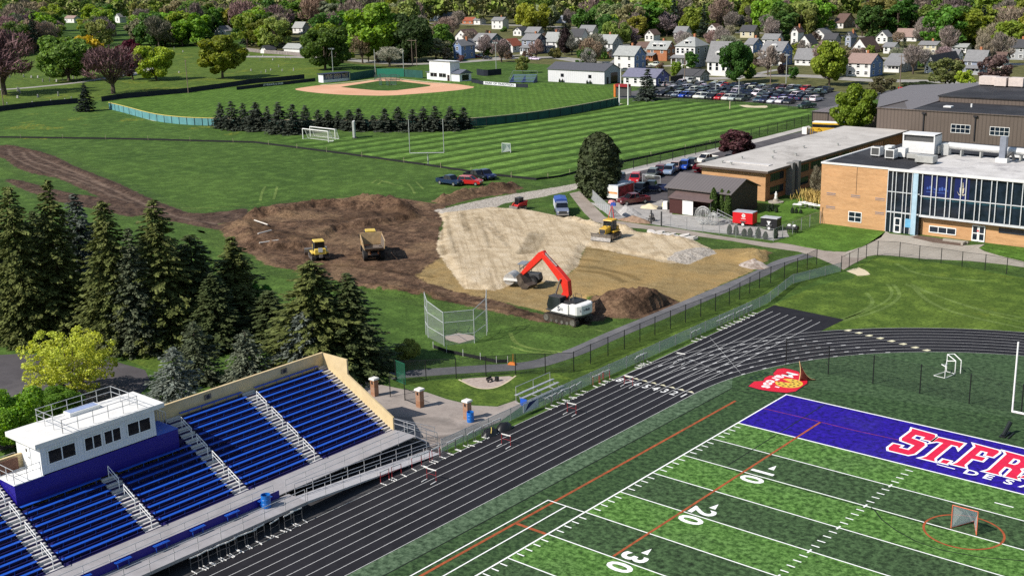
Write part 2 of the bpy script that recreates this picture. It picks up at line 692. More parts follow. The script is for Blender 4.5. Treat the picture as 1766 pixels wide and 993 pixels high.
def m_hard(name, dark, light, stain=None, scale=.5, rough=.85, joints=None, speck=0.0):
 t = NT(name)
 c = t.mix(dark, light, t.ramp(t.noise(scale, 5, .6), [(.3, 0), (.7, 1)]))
 if stain:
  c = t.mix(c, stain, t.ramp(t.noise(scale * .5, 6, .7, None, .6), [(.52, 0), (.68, .75)]))
 c = t.mix(c, t.hsv(c, .5, 1, .72), t.ramp(t.noise(4.0, 3, .7), [(.32, .6), (.5, 0)]))
 if joints:
  br = t.n('ShaderNodeTexBrick')
  t.set(br.inputs['Vector'], t.pos())
  br.offset = 0
  br.inputs['Scale'].default_value = 1.0
  br.inputs['Brick Width'].default_value = joints
  br.inputs['Row Height'].default_value = joints
  br.inputs['Mortar Size'].default_value = .02
  br.inputs['Color1'].default_value = (1, 1, 1, 1)
  br.inputs['Color2'].default_value = (.94, .94, .94, 1)
  br.inputs['Mortar'].default_value = (.55, .53, .5, 1)
  c = t.mix(c, br.outputs[0], 1.0, 'MULTIPLY')
 return t.pbr(c, rough, 0, .3)
M_asphalt = m_hard('asphalt', (.030, .030, .033), (.055, .053, .056), (.085, .082, .080), .4)
M_drive = m_hard('purple_asphalt', (.060, .054, .058), (.088, .080, .084), (.12, .11, .11), .35)
M_pathasph = m_hard('path_asphalt', (.105, .105, .112), (.145, .142, .148), (.19, .18, .18), .5)
M_lot = m_hard('lot_asphalt', (.055, .055, .060), (.095, .092, .095), (.15, .14, .135), .2)
M_street = m_hard('street_concrete', (.26, .245, .225), (.36, .34, .31), (.2, .19, .18), .3)
M_conc = m_hard('concrete', (.33, .295, .245), (.42, .38, .325), (.30, .27, .225), .25, .85, 1.8)
M_walk = m_hard('worn_concrete', (.27, .225, .19), (.36, .31, .265), (.19, .155, .125), .3, .85, 2.2)
M_plaza = m_hard('stained_concrete', (.26, .22, .195), (.36, .315, .28), (.11, .095, .085), .28)
M_mulch = m_hard('mulch', (.09, .06, .045), (.16, .11, .085), None, 2.5)
M_pea = m_hard('pea_gravel', (.30, .235, .20), (.46, .385, .335), None, 3.0)
M_gravel = m_hard('grey_gravel', (.27, .255, .24), (.40, .38, .355), (.20, .18, .16), .8)
M_clay = m_hard('infield_clay', (.56, .30, .18), (.66, .38, .24), (.60, .36, .24), .1, .95)
M_chalk = m_hard('sandy_edge', (.50, .42, .28), (.62, .53, .37), None, .4)
# ================================================================ ground and lawns
g = MB()
S_ = 4200
N_ = 12
for i in range(N_):
 for j in range(N_):
  a = -S_ + 2 * S_ * i / N_
  b = -S_ + 2 * S_ * j / N_
  w_ = 2 * S_ / N_
  g.quad((a, b, 0), (a + w_, b, 0), (a + w_, b + w_, 0), (a, b + w_, 0))
struct('ground', g, M_ground)
def zone(name, pts, m, lvl=1, amp=0.0, step=1.0, sm=0):
 pts = [Vector((p[0], p[1], 0)) for p in pts]
 if sm:
  pts = smooth(pts, sm, True)
 if amp:
  pts = rough_edge(pts, amp, step)
 b = MB()
 b.poly(pts, .004 * lvl)
 return struct(name, b, m)
def Q(*pts):
 return [G(p) for p in pts]
zone('neighborhood_ground', Q((700, 118), (760, 100), (950, 112), (1075, 140), (1190, 156), (1480, 166), (1766, 172), (1900, 120), (1950, 20), (900, 12), (560, 30), (420, 60), (430, 95)), M_yard, 1)
zone('cemetery_lawn', Q((-60, 205), (0, 189), (60, 184), (135, 177), (178, 173), (290, 163), (450, 146), (540, 139), (560, 120), (555, 100), (420, 86), (300, 82), (150, 90), (-60, 100)), M_cem, 2)
zone('meadow', Q((-60, 215), (0, 196), (60, 188), (185, 184), (250, 205), (369, 218), (520, 236), (600, 246), (735, 286), (440, 248), (0, 239), (-60, 240)), M_lawnwild, 1)
zone('practice_field', Q((470, 243), (520, 232), (690, 238), (812, 222), (880, 213), (957, 203), (1034, 191), (1069, 183), (1105, 172), (1180, 176), (1390, 187), (1402, 202), (1160, 264), (1000, 297), (930, 311), (820, 300), (735, 286), (600, 262)), M_mown, 2)
of_fence_pts = [K('A', 740, 740), K('A', 850, 767), K('A', 1040, 822), K('A', 1240, 846), K('A', 1450, 853), (440, 219.5), (530, 222), (640, 222.5), (740, 221.5), (814, 219), K('C', 0, 835), K('C', 300, 795), K('C', 600, 740), K('C', 740, 710)]
zone('outfield', Q(*of_fence_pts, (1064, 165), (1045, 149), (938, 143), (860, 148), (812, 141), (735, 137), (640, 136), (547, 142), (400, 151), (290, 163), (183, 175)), M_outfield, 3)
zone('infield_dirt', KG('B', [(252, 606), (330, 592), (440, 578), (540, 574), (680, 560), (815, 540), (985, 540), (1110, 555), (1230, 566), (1350, 568), (1430, 580), (1500, 592), (1400, 609), (1250, 624), (1100, 636), (900, 650), (700, 647), (500, 638), (350, 623)]), M_clay, 4, 0, 1, 1)
zone('home_plate_area', KG('B', [(800, 552), (815, 534), (860, 527), (940, 527), (985, 534), (1000, 549), (900, 560)]), M_clay, 5, 0, 1, 1)
zone('infield_lawn', KG('B', [(580, 590), (700, 571), (800, 555), (830, 550), (980, 550), (1000, 554), (1100, 566), (1190, 577), (1180, 585), (1060, 601), (960, 613), (900, 616), (820, 614), (700, 603), (600, 593)]), M_infield, 6)
wb = MB()
strip(wb, KG('B', [(440, 578), (640, 557), (815, 536)]), 1.2, .026)
strip(wb, KG('B', [(985, 536), (1140, 553), (1330, 570)]), 1.2, .026)
struct('base_line', wb, M_chalk)
wt_ = MB()
strip(wt_, resample(Q(*[(u, v - 2) for u, v in of_fence_pts[9:]]), 4), 2.2, .018)
strip(wt_, resample(Q(*[(u, v - 1) for u, v in of_fence_pts[:5]]), 4), .8, .018)
struct('warning_track', wt_, M_chalk)
st = MB()
strip(st, smooth(Q((420, 98), (560, 99), (690, 112), (790, 108), (850, 103), (900, 100), (960, 99), (1010, 107)), 2), 9, 0.0095)
strip(st, smooth(Q((980, 112), (1040, 106), (1075, 113), (1140, 115), (1180, 112)), 2), 6, 0.0110)
strip(st, smooth(Q((1170, 133), (1240, 137), (1300, 130), (1400, 131), (1500, 140), (1620, 140), (1766, 150)), 2), 9, 0.0125)
strip(st, smooth(Q((1295, 131), (1330, 122), (1370, 117)), 1), 3.2, 0.0140)
strip(st, smooth(Q((845, 103), (870, 97), (905, 95)), 1), 4, 0.0155)
strip(st, smooth(Q((600, 70), (760, 72), (900, 68), (1100, 80), (1300, 90), (1500, 100), (1766, 112)), 2), 9, 0.0170)
strip(st, smooth(Q((700, 40), (900, 44), (1100, 52), (1400, 60), (1766, 75)), 2), 10, 0.0185)
struct('street', st, M_street)
cp_ = MB()
strip(cp_, smooth(KG('h', [(-60, 910), (120, 905), (400, 880), (700, 850), (980, 810), (1250, 760), (1420, 735), (1560, 690)]), 2), 4.5, .014)
cp_.poly(KG('h', [(1330, 770), (1400, 730), (1440, 665), (1520, 680), (1550, 715), (1500, 735)]), .018)
struct('cemetery_path', cp_, M_street)
zone('far_parking_lot', Q((1060, 172), (1074, 160), (1128, 152), (1190, 144), (1260, 150), (1360, 153), (1475, 160), (1485, 190), (1445, 192), (1390, 186), (1300, 177), (1180, 170), (1105, 168)), M_lot, 3)
zone('church_parking_lot', Q((1480, 168), (1560, 150), (1640, 150), (1766, 165), (1766, 185), (1560, 178)), M_lot, 3)
zone('shed_parking_lot', Q((1040, 318), (1062, 297), (1220, 264), (1345, 236), (1410, 220), (1440, 228), (1330, 265), (1225, 290), (1160, 330), (1155, 350), (1155, 362), (1120, 352), (1085, 358), (1065, 350), (1040, 345)), M_drive, 3)
zone('gravel_yard', KG('l', [(250, 40), (420, 60), (460, 40), (700, 60), (800, 20), (880, 60), (880, 130), (1050, 145), (1160, 150), (1330, 170), (1360, 200), (1500, 220), (1600, 250), (1750, 250), (1766, 300), (1650, 330), (1390, 290), (1240, 275), (1000, 250), (860, 225), (700, 205), (520, 185), (430, 160)]), M_gravel, 4, .2, .8)
zone('gravel_lane', Q((1064, 296), (1120, 283), (1225, 258), (1320, 236), (1395, 217), (1400, 221), (1325, 241), (1228, 265), (1122, 291), (1068, 303)), m_hard('pale_lane', (.36, .33, .31), (.48, .45, .42), None, .3), 5, .1, 2)
zone('bare_patch', KG('e', [(900, 305), (980, 302), (1060, 312), (1200, 308), (1180, 330), (1060, 330), (960, 322)]), M_chalk, 4, .6, 1.5)
zone('concrete_walk', KG('G', [(385, 350), (455, 335), (520, 405), (640, 525), (700, 550), (900, 580), (1100, 602), (1400, 652), (1766, 705)]) + KG('H', [(100, 700), (250, 722), (420, 757), (560, 764), (660, 740), (700, 800), (600, 850), (545, 885), (500, 860), (430, 830), (360, 800), (240, 762), (0, 728)]) + KG('G', [(1500, 690), (1250, 655), (900, 607), (700, 590), (560, 556), (500, 500), (430, 410)]), M_walk, 5)
zone('school_plaza', KG('H', [(832, 624), (860, 640), (1000, 656), (1040, 650), (1340, 720), (1400, 718), (1500, 712), (1460, 738), (1500, 760), (1640, 800), (1766, 830), (1766, 868), (1640, 850), (1400, 825), (1100, 812), (850, 788), (760, 785), (640, 805), (560, 800), (560, 764), (690, 722)]), M_conc, 6)
zone('front_lawn', KG('H', [(100, 695), (260, 625), (400, 575), (430, 572), (640, 602), (832, 622), (800, 665), (700, 718), (600, 752), (480, 762), (300, 735)]), M_lawn, 6)
zone('planting_bed', KG('H', [(1000, 665), (1050, 652), (1200, 672), (1370, 690), (1400, 700), (1350, 725), (1150, 700)]), M_mulch, 7)
zone('corner_lawn', KG('H', [(1465, 740), (1520, 708), (1650, 722), (1766, 738), (1900, 760), (1900, 840), (1766, 820), (1600, 790)]), M_lawn, 7)
zone('courtyard_lawn', KG('g', [(740, 560), (870, 470), (1000, 380), (1250, 330), (1400, 300), (1480, 330), (1560, 400), (1590, 440), (1370, 520), (1100, 610)]), M_lawn, 5)
zone('track_side_lawn', [(-15.9, 34.5), (-15.9, 47), (-13.5, 53)] + KG('H', [(640, 850), (790, 790), (1000, 815), (1300, 850), (1640, 920), (1766, 940)]) + [(30, 60), (60, 55), (60, 30)] + [(24.38 + 40.1 * math.cos(a), 4 + 40.1 * math.sin(a)) for a in [x * .05 for x in range(10, 45)]] + [(-6.6, 30.2)], M_hill, 1)
zone('dirt_patch', KG('H', [(560, 890), (650, 868), (700, 890), (735, 915), (640, 925), (590, 905)]), M_chalk, 3, .3, .5)
zone('access_drive', Q((-80, 700), (-80, 605), (0, 612), (30, 610), (120, 615), (195, 622), (250, 638), (262, 660), (230, 690), (150, 720), (60, 760), (-80, 800)), M_drive, 2, .1, 1.5)
zone('shaded_drive', Q((330, 580), (400, 560), (440, 562), (430, 590), (370, 600)), M_drive, 2)
zone('needle_bed', Q((-60, 470), (120, 560), (200, 600), (300, 605), (380, 590), (480, 600), (560, 640), (640, 660), (640, 600), (560, 560), (420, 520), (200, 460), (0, 420)), m_hard('needle_litter', (.035, .026, .018), (.075, .055, .038), (.03, .045, .015), .8), 1, .8, 1.5)
zone('verge_lawn', Q((195, 606), (240, 598), (285, 602), (300, 620), (280, 645), (255, 636), (215, 620)), M_hill, 3, .2, .8)
zone('entry_plaza', Q((625, 655), (660, 664), (700, 672), (735, 676), (770, 688), (815, 699), (858, 701), (890, 690), (900, 700), (860, 728), (800, 752), (757, 775), (720, 790), (640, 800), (560, 780), (600, 700)), M_plaza, 4)
zone('sand_bed', KG('n', [(1115, 318), (1250, 302), (1450, 292), (1690, 280), (1600, 350), (1490, 402), (1380, 415), (1270, 398)]), M_pea, 5, 0, 1, 1)
eb = MB()
strip(eb, smooth(KG('n', [(1115, 318), (1270, 398), (1380, 415), (1490, 402), (1600, 350), (1690, 280)]), 2), .18, .03)
struct('bed_edging', eb, M_chalk)
pa = MB()
path_c = smooth(Q((672, 648), (700, 645), (750, 641), (800, 637.5), (850, 634.5), (885, 633), (930, 627), (965, 616), (1005, 602), (1058, 577), (1135, 546), (1250, 497), (1305, 475), (1330, 462), (1352, 450), (1395, 440)), 2)
strip(pa, path_c, 2.3, .016)
struct('asphalt_path', pa, M_pathasph)
zone('path_verge', [Vector((-16.9, -11, 0)), Vector((-16.9, 55, 0))] + Q((1395, 452), (1330, 485), (1250, 515), (1135, 566), (1005, 625), (930, 640), (850, 645), (780, 660)), M_bank, 1)
zone('gate_lawn', Q((700, 660), (760, 655), (850, 652), (960, 645), (985, 652), (880, 690), (858, 699), (815, 697), (770, 686), (735, 674)), M_hill, 3)
zone('bleacher_pad', [(-32, -21.5), (-15.75, -20.6), (-15.75, -70), (-32, -70)], M_asphalt, 5)
tm = MB()
for pts, w_ in ((KG('L', [(880, 0), (930, 60), (900, 120), (760, 190), (540, 248)]), .5), (KG('L', [(840, 0), (880, 50), (850, 110), (720, 175), (560, 235)]), .4),
    (KG('L', [(960, 0), (1150, 70), (1450, 170), (1766, 230)]), .5), (KG('L', [(1000, 0), (1200, 90), (1500, 190), (1766, 260)]), .4),
    (KG('L', [(700, 60), (760, 130), (640, 200), (520, 240)]), .5), (KG('L', [(1020, 20), (1100, 110), (1300, 200), (1766, 300)]), .6), (KG('H', [(900, 840), (1000, 900), (1200, 940), (1500, 960)]), .6),
    (KG('F', [(790, 300), (830, 270), (900, 300), (1000, 320)]), .45), (KG('F', [(830, 310), (860, 280), (930, 300)]), .45), (KG('F', [(1030, 300), (1060, 330), (1080, 370)]), .45), (KG('F', [(1090, 290), (1140, 340)]), .45),
    (KG('K', [(0, 330), (30, 400), (150, 440), (350, 460)]), .5), (KG('K', [(0, 420), (120, 460), (330, 470)]), .4), (KG('K', [(250, 270), (450, 290), (640, 320)]), .4),
    (KG('F', [(35, 420), (45, 360), (70, 320)]), .5), (KG('F', [(125, 410), (140, 360), (150, 320)]), .5),
    (KG('E', [(430, 150), (700, 250), (1050, 430), (1250, 480), (1766, 440)]), .45), (KG('E', [(470, 170), (730, 275), (1060, 440)]), .4)):
 strip(tm, smooth(pts, 2), w_, .013 + .0007 * (len(tm.v) % 13))
struct('tyre_tracks', tm, m_grass('flattened_grass', (.048, .095, .026), (.085, .14, .04)))
# ================================================================ building site: one modelled sheet of soil
def sdist(poly, X, Y):
 """signed distance (positive inside) of many points to an outline"""
 P_ = np.array([(p[0], p[1]) for p in poly])
 ins = np.zeros(X.shape, bool)
 dm = np.full(X.shape, 1e9)
 n = len(P_)
 for i in range(n):
  x0, y0 = P_[i]
  x1, y1 = P_[(i + 1) % n]
  dx, dy = x1 - x0, y1 - y0
  L2 = dx * dx + dy * dy + 1e-9
  tt = np.clip(((X - x0) * dx + (Y - y0) * dy) / L2, 0, 1)
  dm = np.minimum(dm, np.hypot(X - x0 - tt * dx, Y - y0 - tt * dy))
  if abs(dy) > 1e-9:
   c = ((y0 > Y) != (y1 > Y)) & (X < dx * (Y - y0) / dy + x0)
   ins ^= c
 return np.where(ins, dm, -dm)
def ldist(pts, X, Y):
 P_ = [(p[0], p[1]) for p in pts]
 dm = np.full(X.shape, 1e9)
 if len(P_) == 1:
  return np.hypot(X - P_[0][0], Y - P_[0][1])
 for (x0, y0), (x1, y1) in zip(P_[:-1], P_[1:]):
  dx, dy = x1 - x0, y1 - y0
  tt = np.clip(((X - x0) * dx + (Y - y0) * dy) / (dx * dx + dy * dy + 1e-9), 0, 1)
  dm = np.minimum(dm, np.hypot(X - x0 - tt * dx, Y - y0 - tt * dy))
 return dm
_rs = np.random.RandomState(5)
_tabs = [_rs.rand(256, 256) for _ in range(6)]
def vnoise(X, Y, s, k=0):
 """smooth value noise in 0..1"""
 t_ = _tabs[k % 6]
 x, y = X * s + 511.3 * (k + 1), Y * s + 977.7 * (k + 1)
 xi, yi = np.floor(x).astype(int), np.floor(y).astype(int)
 fx, fy = x - xi, y - yi
 fx, fy = fx * fx * (3 - 2 * fx), fy * fy * (3 - 2 * fy)
 a, b = t_[xi & 255, yi & 255], t_[(xi + 1) & 255, yi & 255]
 c, d = t_[xi & 255, (yi + 1) & 255], t_[(xi + 1) & 255, (yi + 1) & 255]
 return (a * (1 - fx) + b * fx) * (1 - fy) + (c * (1 - fx) + d * fx) * fy
def fbm(X, Y, s, o=4, k=0):
 r, a, tot = 0, 1.0, 0
 for i in range(o):
  r = r + a * vnoise(X, Y, s * 2 ** i, k + i)
  tot += a
  a *= .55
 return r / tot
def sstep(a, b, x):
 t_ = np.clip((x - a) / (b - a), 0, 1)
 return t_ * t_ * (3 - 2 * t_)
MUD = Q((375, 388), (420, 378), (448, 360), (480, 352), (560, 345), (620, 340), (690, 343), (752, 352), (800, 336), (850, 325), (890, 320), (890, 334), (830, 341), (790, 350), (764, 360), (768, 372), (757, 400), (762, 440), (785, 480), (830, 505), (890, 530), (940, 545), (990, 552), (1040, 556), (1050, 545), (1128, 548), (1168, 527), (1172, 520), (1140, 512), (1060, 512), (1030, 525), (1010, 545), (1020, 560), (990, 566), (940, 557), (880, 545), (800, 527), (740, 514), (700, 507), (620, 497), (560, 480), (520, 470), (460, 458), (420, 432), (385, 405))
TAN = Q((745, 455), (770, 440), (790, 475), (850, 490), (905, 485), (965, 485), (992, 462), (1010, 424), (1155, 453), (1232, 430), (1300, 428), (1326, 435), (1322, 452), (1292, 470), (1172, 523), (1130, 540), (1040, 515), (1000, 540), (945, 540), (880, 524), (800, 508), (740, 490), (715, 478))
SAND = Q((753, 365), (770, 362), (800, 360), (840, 358), (910, 362), (985, 378), (1020, 388), (1060, 396), (1120, 403), (1190, 412), (1234, 434), (1195, 452), (1155, 455), (1010, 425), (996, 460), (965, 486), (905, 486), (850, 502), (800, 499), (778, 470), (752, 432), (758, 405), (766, 385))
GRAV = Q((748, 365), (790, 354), (850, 341), (905, 332), (960, 323), (1003, 315), (1010, 320), (990, 328), (930, 341), (870, 351), (848, 361), (790, 368), (762, 371))
STON = Q((1150, 452), (1165, 440), (1195, 432), (1225, 430), (1236, 437), (1210, 448), (1185, 456))
TERR = Q((430, 392), (470, 376), (560, 366), (640, 362), (715, 370), (700, 380), (650, 388), (575, 398), (560, 410), (545, 425), (480, 432), (430, 412))
RIDGES = [(Q((500, 372), (540, 362), (590, 362), (640, 368)), 1.7, 2.0), (Q((610, 361), (650, 361), (690, 366)), 2.2, 1.8), (Q((668, 371), (705, 375)), 1.7, 1.3),
          (Q((440, 378), (470, 375), (500, 380)), 1.7, 1.6), (Q((420, 392), (432, 408), (450, 425)), .9, 2.2), (Q((560, 398), (600, 392), (660, 384)), .5, 1.2),
          (Q((765, 347), (800, 339), (845, 330), (882, 325)), 1.1, 1.2), (Q((1066, 533), (1092, 532), (1120, 529)), 2.1, 2.5), (Q((1170, 447), (1195, 442)), .45, 1.6),
          (Q((985, 381), (1010, 387), (1032, 392)), .75, 1.1), (Q((1062, 398), (1080, 401)), 1.0, 1.0), (Q((1092, 405), (1140, 410), (1180, 417)), .45, .9),
          (Q((1296, 448), (1308, 442)), .9, 1.6), (Q((640, 497), (740, 512)), .25, 1.5), (Q((960, 560), (1000, 563)), .3, .8), (Q((1020, 520), (1040, 524)), .9, 1.2)]
RUTS = [(Q((556, 392), (600, 384), (660, 376), (700, 378)), 2.0), (Q((452, 372), (500, 366), (560, 360)), .9), (Q((600, 352), (650, 350), (690, 356)), 1.0), (Q((440, 392), (470, 412), (540, 420)), 1.6),
  (KG('l', [(150, 525), (300, 540), (450, 570), (560, 600), (620, 630)]), .55), (KG('l', [(170, 560), (330, 575), (430, 605), (510, 645)]), .55), (KG('l', [(160, 470), (320, 490)]), .4),
  (KG('l', [(230, 395), (400, 415), (600, 450), (800, 490), (900, 508)]), .35), (KG('k', [(1260, 760), (1180, 920), (1120, 990)]), .9), (KG('k', [(1330, 770), (1290, 860), (1230, 980)]), .9),
  (KG('k', [(200, 660), (215, 760), (205, 830)]), .35), (KG('k', [(210, 890), (250, 990)]), .5), (KG('k', [(275, 560), (285, 690), (330, 830), (380, 980)]), .3), (KG('k', [(430, 530), (440, 640), (500, 740)]), .25), (KG('k', [(460, 540), (480, 650), (540, 740)]), .25), (KG('k', [(590, 580), (700, 740), (760, 930)]), .25), (KG('k', [(640, 580), (760, 720), (900, 850)]), .2), (KG('k', [(730, 600), (860, 750), (960, 920)]), .2),
  (KG('F', [(640, 650), (860, 600), (1010, 570)]), .4), (KG('F', [(850, 620), (1000, 590)]), .3), (KG('F', [(400, 860), (640, 860), (900, 900), (1200, 940)]), .5), (KG('K', [(0, 160), (130, 200), (250, 250)]), .5), (KG('J', [(800, 10), (1000, 60), (1300, 120), (1766, 190)]), .5)]
def site_height(X, Y):
 h = np.zeros_like(X)
 n1, n2 = fbm(X, Y, .45, 4, 0), fbm(X, Y, 1.3, 3, 2)
 for pts, hh, wd in RIDGES:
  d = ldist(pts, X, Y) + (n1 - .5) * wd * 1.1
  f = np.clip(1 - np.maximum(d, 0) / (wd * 1.9), 0, 1)
  f = f * f * (3 - 2 * f)
  h = np.maximum(h, hh * f * (.45 + 1.1 * n1) + f * (n2 - .5) * 1.1)
 terr = sstep(-.7, .5, sdist(TERR, X, Y) + (n1 - .5) * 2.2)
 h = np.maximum(h, terr * (.8 + .5 * (n1 - .5)))
 gz = sstep(.4, -.6, sdist(GRAV, X, Y))
 h = h * gz
 sm_ = sstep(-.2, 1.4, sdist(SAND, X, Y) + (n1 - .5) * .7)
 h = np.maximum(h, sm_ * .38)
 mudm = sstep(-.6, .8, sdist(MUD, X, Y))
 h = h + mudm * ((n1 - .5) * .36 + (n2 - .45) * .24 + .1)
 for pts, wd in RUTS[4:]:
  d = ldist(smooth(pts, 1), X, Y)
  h = h - .09 * sstep(wd, wd * .4, d) * (h > .05) + .05 * sstep(wd * 1.8, wd * 1.2, d) * sstep(wd * .7, wd * 1.1, d) * (h > .05)
 return h
def site_z(x, y):
 a = np.array([[float(x)]])
 b = np.array([[float(y)]])
 return float(np.maximum(site_height(a, b), 0)[0, 0]) + .03
def soil_sheet(name, x0, x1, y0, y1, res, layers, hfun, clip, ruts=(), mats=None):
 nx, ny = int((x1 - x0) / res), int((y1 - y0) / res)
 X, Y = np.meshgrid(np.linspace(x0, x1, nx), np.linspace(y0, y1, ny), indexing='ij')
 keep = sdist(clip[0], X, Y)
 for c in clip[1:]:
  keep = np.maximum(keep, sdist(c, X, Y))
 H = np.maximum(hfun(X, Y), 0) + .03
 if hfun is site_height:
  pk = sstep(1.3, 2.6, ldist(path_c, X, Y))
  H = H * pk + .008 * (1 - pk)
  keep = np.where(pk < .5, np.minimum(keep, -2.5), keep)
 H = np.where(keep < 0, H * sstep(-3.0, -.8, keep), H)
 H = np.where(keep < -2.2, .011, H)
 co = np.stack([X, Y, H], -1).reshape(-1, 3)
 idx = np.arange(nx * ny).reshape(nx, ny)
 q = np.stack([idx[:-1, :-1], idx[1:, :-1], idx[1:, 1:], idx[:-1, 1:]], -1).reshape(-1, 4)
 kk = keep.reshape(-1)[q].max(1) > -3.2
 q = q[kk]
 used = np.unique(q)
 rem = np.full(nx * ny, -1)
 rem[used] = np.arange(len(used))
 q = rem[q]
 me = bpy.data.meshes.new(name)
 me.vertices.add(len(used))
 me.vertices.foreach_set('co', co[used].astype(np.float32).ravel())
 me.loops.add(len(q) * 4)
 me.loops.foreach_set('vertex_index', q.astype(np.int32).ravel())
 me.polygons.add(len(q))
 me.polygons.foreach_set('loop_start', np.arange(0, len(q) * 4, 4, dtype=np.int32))
 me.polygons.foreach_set('loop_total', np.full(len(q), 4, dtype=np.int32))
 me.polygons.foreach_set('use_smooth', np.ones(len(q), bool))
 zc = np.zeros((nx * ny, 4), np.float32)
 for ch, polys, wd in layers:
  d = np.full(X.shape, -1e9)
  if ch == 0 and hfun is site_height:
   for pts, hh, wd_ in RIDGES[:8]:
    d = np.maximum(d, wd_ * 1.75 - ldist(pts, X, Y))
  for pl in polys:
   d = np.maximum(d, sdist(pl, X, Y))
  if ch == 1 and hfun is site_height:
   d = np.minimum(d, ldist(RIDGES[7][0], X, Y) - RIDGES[7][1 + 1] * 1.75)
  zc[:, ch] = np.clip(.5 + (d + (.9 if hfun is not site_height else 0)) / wd, 0, 1).ravel()
 a = me.attributes.new('zone', 'FLOAT_COLOR', 'POINT')
 a.data.foreach_set('color', zc[used].ravel())
 rr = np.zeros(X.shape)
 for pts, wd in ruts:
  rr = np.maximum(rr, sstep(wd * 1.3, wd * .6, ldist(smooth(pts, 1), X, Y)))
 b = me.attributes.new('rut', 'FLOAT', 'POINT')
 b.data.foreach_set('value', rr.ravel()[used].astype(np.float32))
 me.materials.append(mats)
 me.update()
 me.validate()
 o = bpy.data.objects.new(name, me)
 COL.objects.link(o)
 return tag(o, kind='structure')
M_soil = m_soilmix()
soil_sheet('construction_ground', -120, -18, 2, 96, .36, [(0, [MUD, Q((1285, 455), (1290, 440), (1312, 432), (1330, 436), (1322, 452), (1300, 460))], 2.2), (1, [TAN], 2.4), (2, [SAND], 1.6), (3, [GRAV, STON], 1.4)], site_height, [MUD, TAN, SAND, GRAV], RUTS, M_soil)
ROAD1 = KG('E', [(-300, 40), (-120, 46), (0, 50), (70, 48), (150, 66), (250, 88), (340, 118), (480, 188), (640, 252), (760, 300), (900, 368), (1040, 430), (1250, 508), (1400, 512), (1520, 500), (1640, 480), (1700, 640), (1500, 610), (1250, 562), (1100, 540), (980, 500), (880, 450), (760, 418), (640, 360), (480, 286), (400, 258), (250, 232), (130, 188), (60, 132), (0, 112), (-120, 112), (-300, 105)])
ROAD2 = KG('E', [(60, 278), (110, 285), (260, 325), (480, 378), (640, 398), (760, 425), (900, 455), (1000, 505), (900, 520), (700, 475), (500, 440), (350, 400), (150, 322)])
RUT2 = [(KG('E', pts), .28) for pts in ([(60, 70), (75, 120), (200, 180), (400, 260), (620, 330), (900, 440)], [(155, 90), (180, 140), (330, 190), (520, 250), (760, 340), (1040, 470)], [(200, 90), (260, 125), (420, 190), (640, 280), (840, 380), (1050, 480), (1250, 545), (1600, 590)], [(480, 260), (640, 320), (760, 400)])]
def road_h(X, Y):
 m = np.maximum(sdist(ROAD1, X, Y), sdist(ROAD2, X, Y))
 n1, n2 = fbm(X, Y, .5, 4, 1), fbm(X, Y, 1.5, 3, 3)
 h = sstep(-.5, .8, m) * (.06 + (n1 - .5) * .25 + (n2 - .5) * .18)
 edge_ = np.exp(-((m - .3) / .7) ** 2)
 h = h + edge_ * n2 * .45
 for pts, wd in RUT2:
  d = ldist(smooth(pts, 1), X, Y)
  h = h - .1 * sstep(wd, wd * .4, d)
 return h
def m_road():
 t = NT('haul_road_soil')
 z = t.attr('zone')
 r = t.n('ShaderNodeSeparateColor')
 t.set(r.inputs[0], z.outputs['Color'])
 rut = t.attr('rut').outputs['Fac']
 nb, nf = t.noise(.5, 5, .65), t.noise(2.4, 5, .7)
 e = t.math('ADD', t.math('MULTIPLY', t.math('SUBTRACT', nb, .5), .7), t.math('MULTIPLY', t.math('SUBTRACT', nf, .5), .5))
 w = t.ramp(t.math('ADD', r.outputs[0], e), [(.42, 0), (.58, 1)])
 mud = t.ramp(t.math('ADD', t.math('MULTIPLY', nb, .5), t.math('MULTIPLY', nf, .5)), [(.36, (.016, .010, .008)), (.48, (.058, .036, .026)), (.62, (.125, .082, .058))])
 mud = t.mix(mud, (.19, .135, .10), t.math('MULTIPLY', rut, t.ramp(nb, [(.35, .3), (.6, 1)])))
 c = t.mix(grass_col(t, (.018, .046, .011), (.040, .082, .019)), mud, w)
 return t.pbr(c, .95, 0, .15, t.bump(nf, .5, .3))
soil_sheet('haul_road', -245, -75, 10, 70, .5, [(0, [ROAD1, ROAD2], 2.4)], road_h, [ROAD1, ROAD2], RUT2, m_road())
# ================================================================ running track
LANE = 1.067
XI, XO = -7.14, -7.14 - 8 * LANE
CC = Vector((24.38, 4.0, 0))
RI = CC.x - XI
def m_track():
 t = NT('track_surface')
 c = t.mix((.008, .0075, .010), (.016, .015, .019), t.ramp(t.noise(.25, 4, .6), [(.3, 0), (.7, 1)]))
 c = t.mix(c, (.023, .022, .027), t.ramp(t.noise(.9, 5, .7), [(.5, 0), (.75, .7)]))
 return t.pbr(c, .82, 0, .25, t.bump(t.noise(30, 2), .2, .01))
M_track = m_track()
M_line = mat('line_paint', (.72, .72, .70), .8, var=.1, scale=4, dirt=(.45, .45, .45))
M_cream = mat('cream_paint', (.66, .62, .42), .8, scale=4)
def arc(r, a0, a1, n, z=0.0, c=CC):
 return [Vector((c.x + r * math.cos(a0 + (a1 - a0) * i / n), c.y + r * math.sin(a0 + (a1 - a0) * i / n), z)) for i in range(n + 1)]
A0, A1 = PI, math.radians(25)
tr = MB()
tr.quad((XO, -130, .012), (XI, -130, .012), (XI, 4, .012), (XO, 4, .012))
ai, ao = arc(RI, A0, A1, 60, .012), arc(RI + 8 * LANE, A0, A1, 60, .012)
tr.add(ai + ao, [(i, i + 1, 61 + i + 1, 61 + i) for i in range(60)])
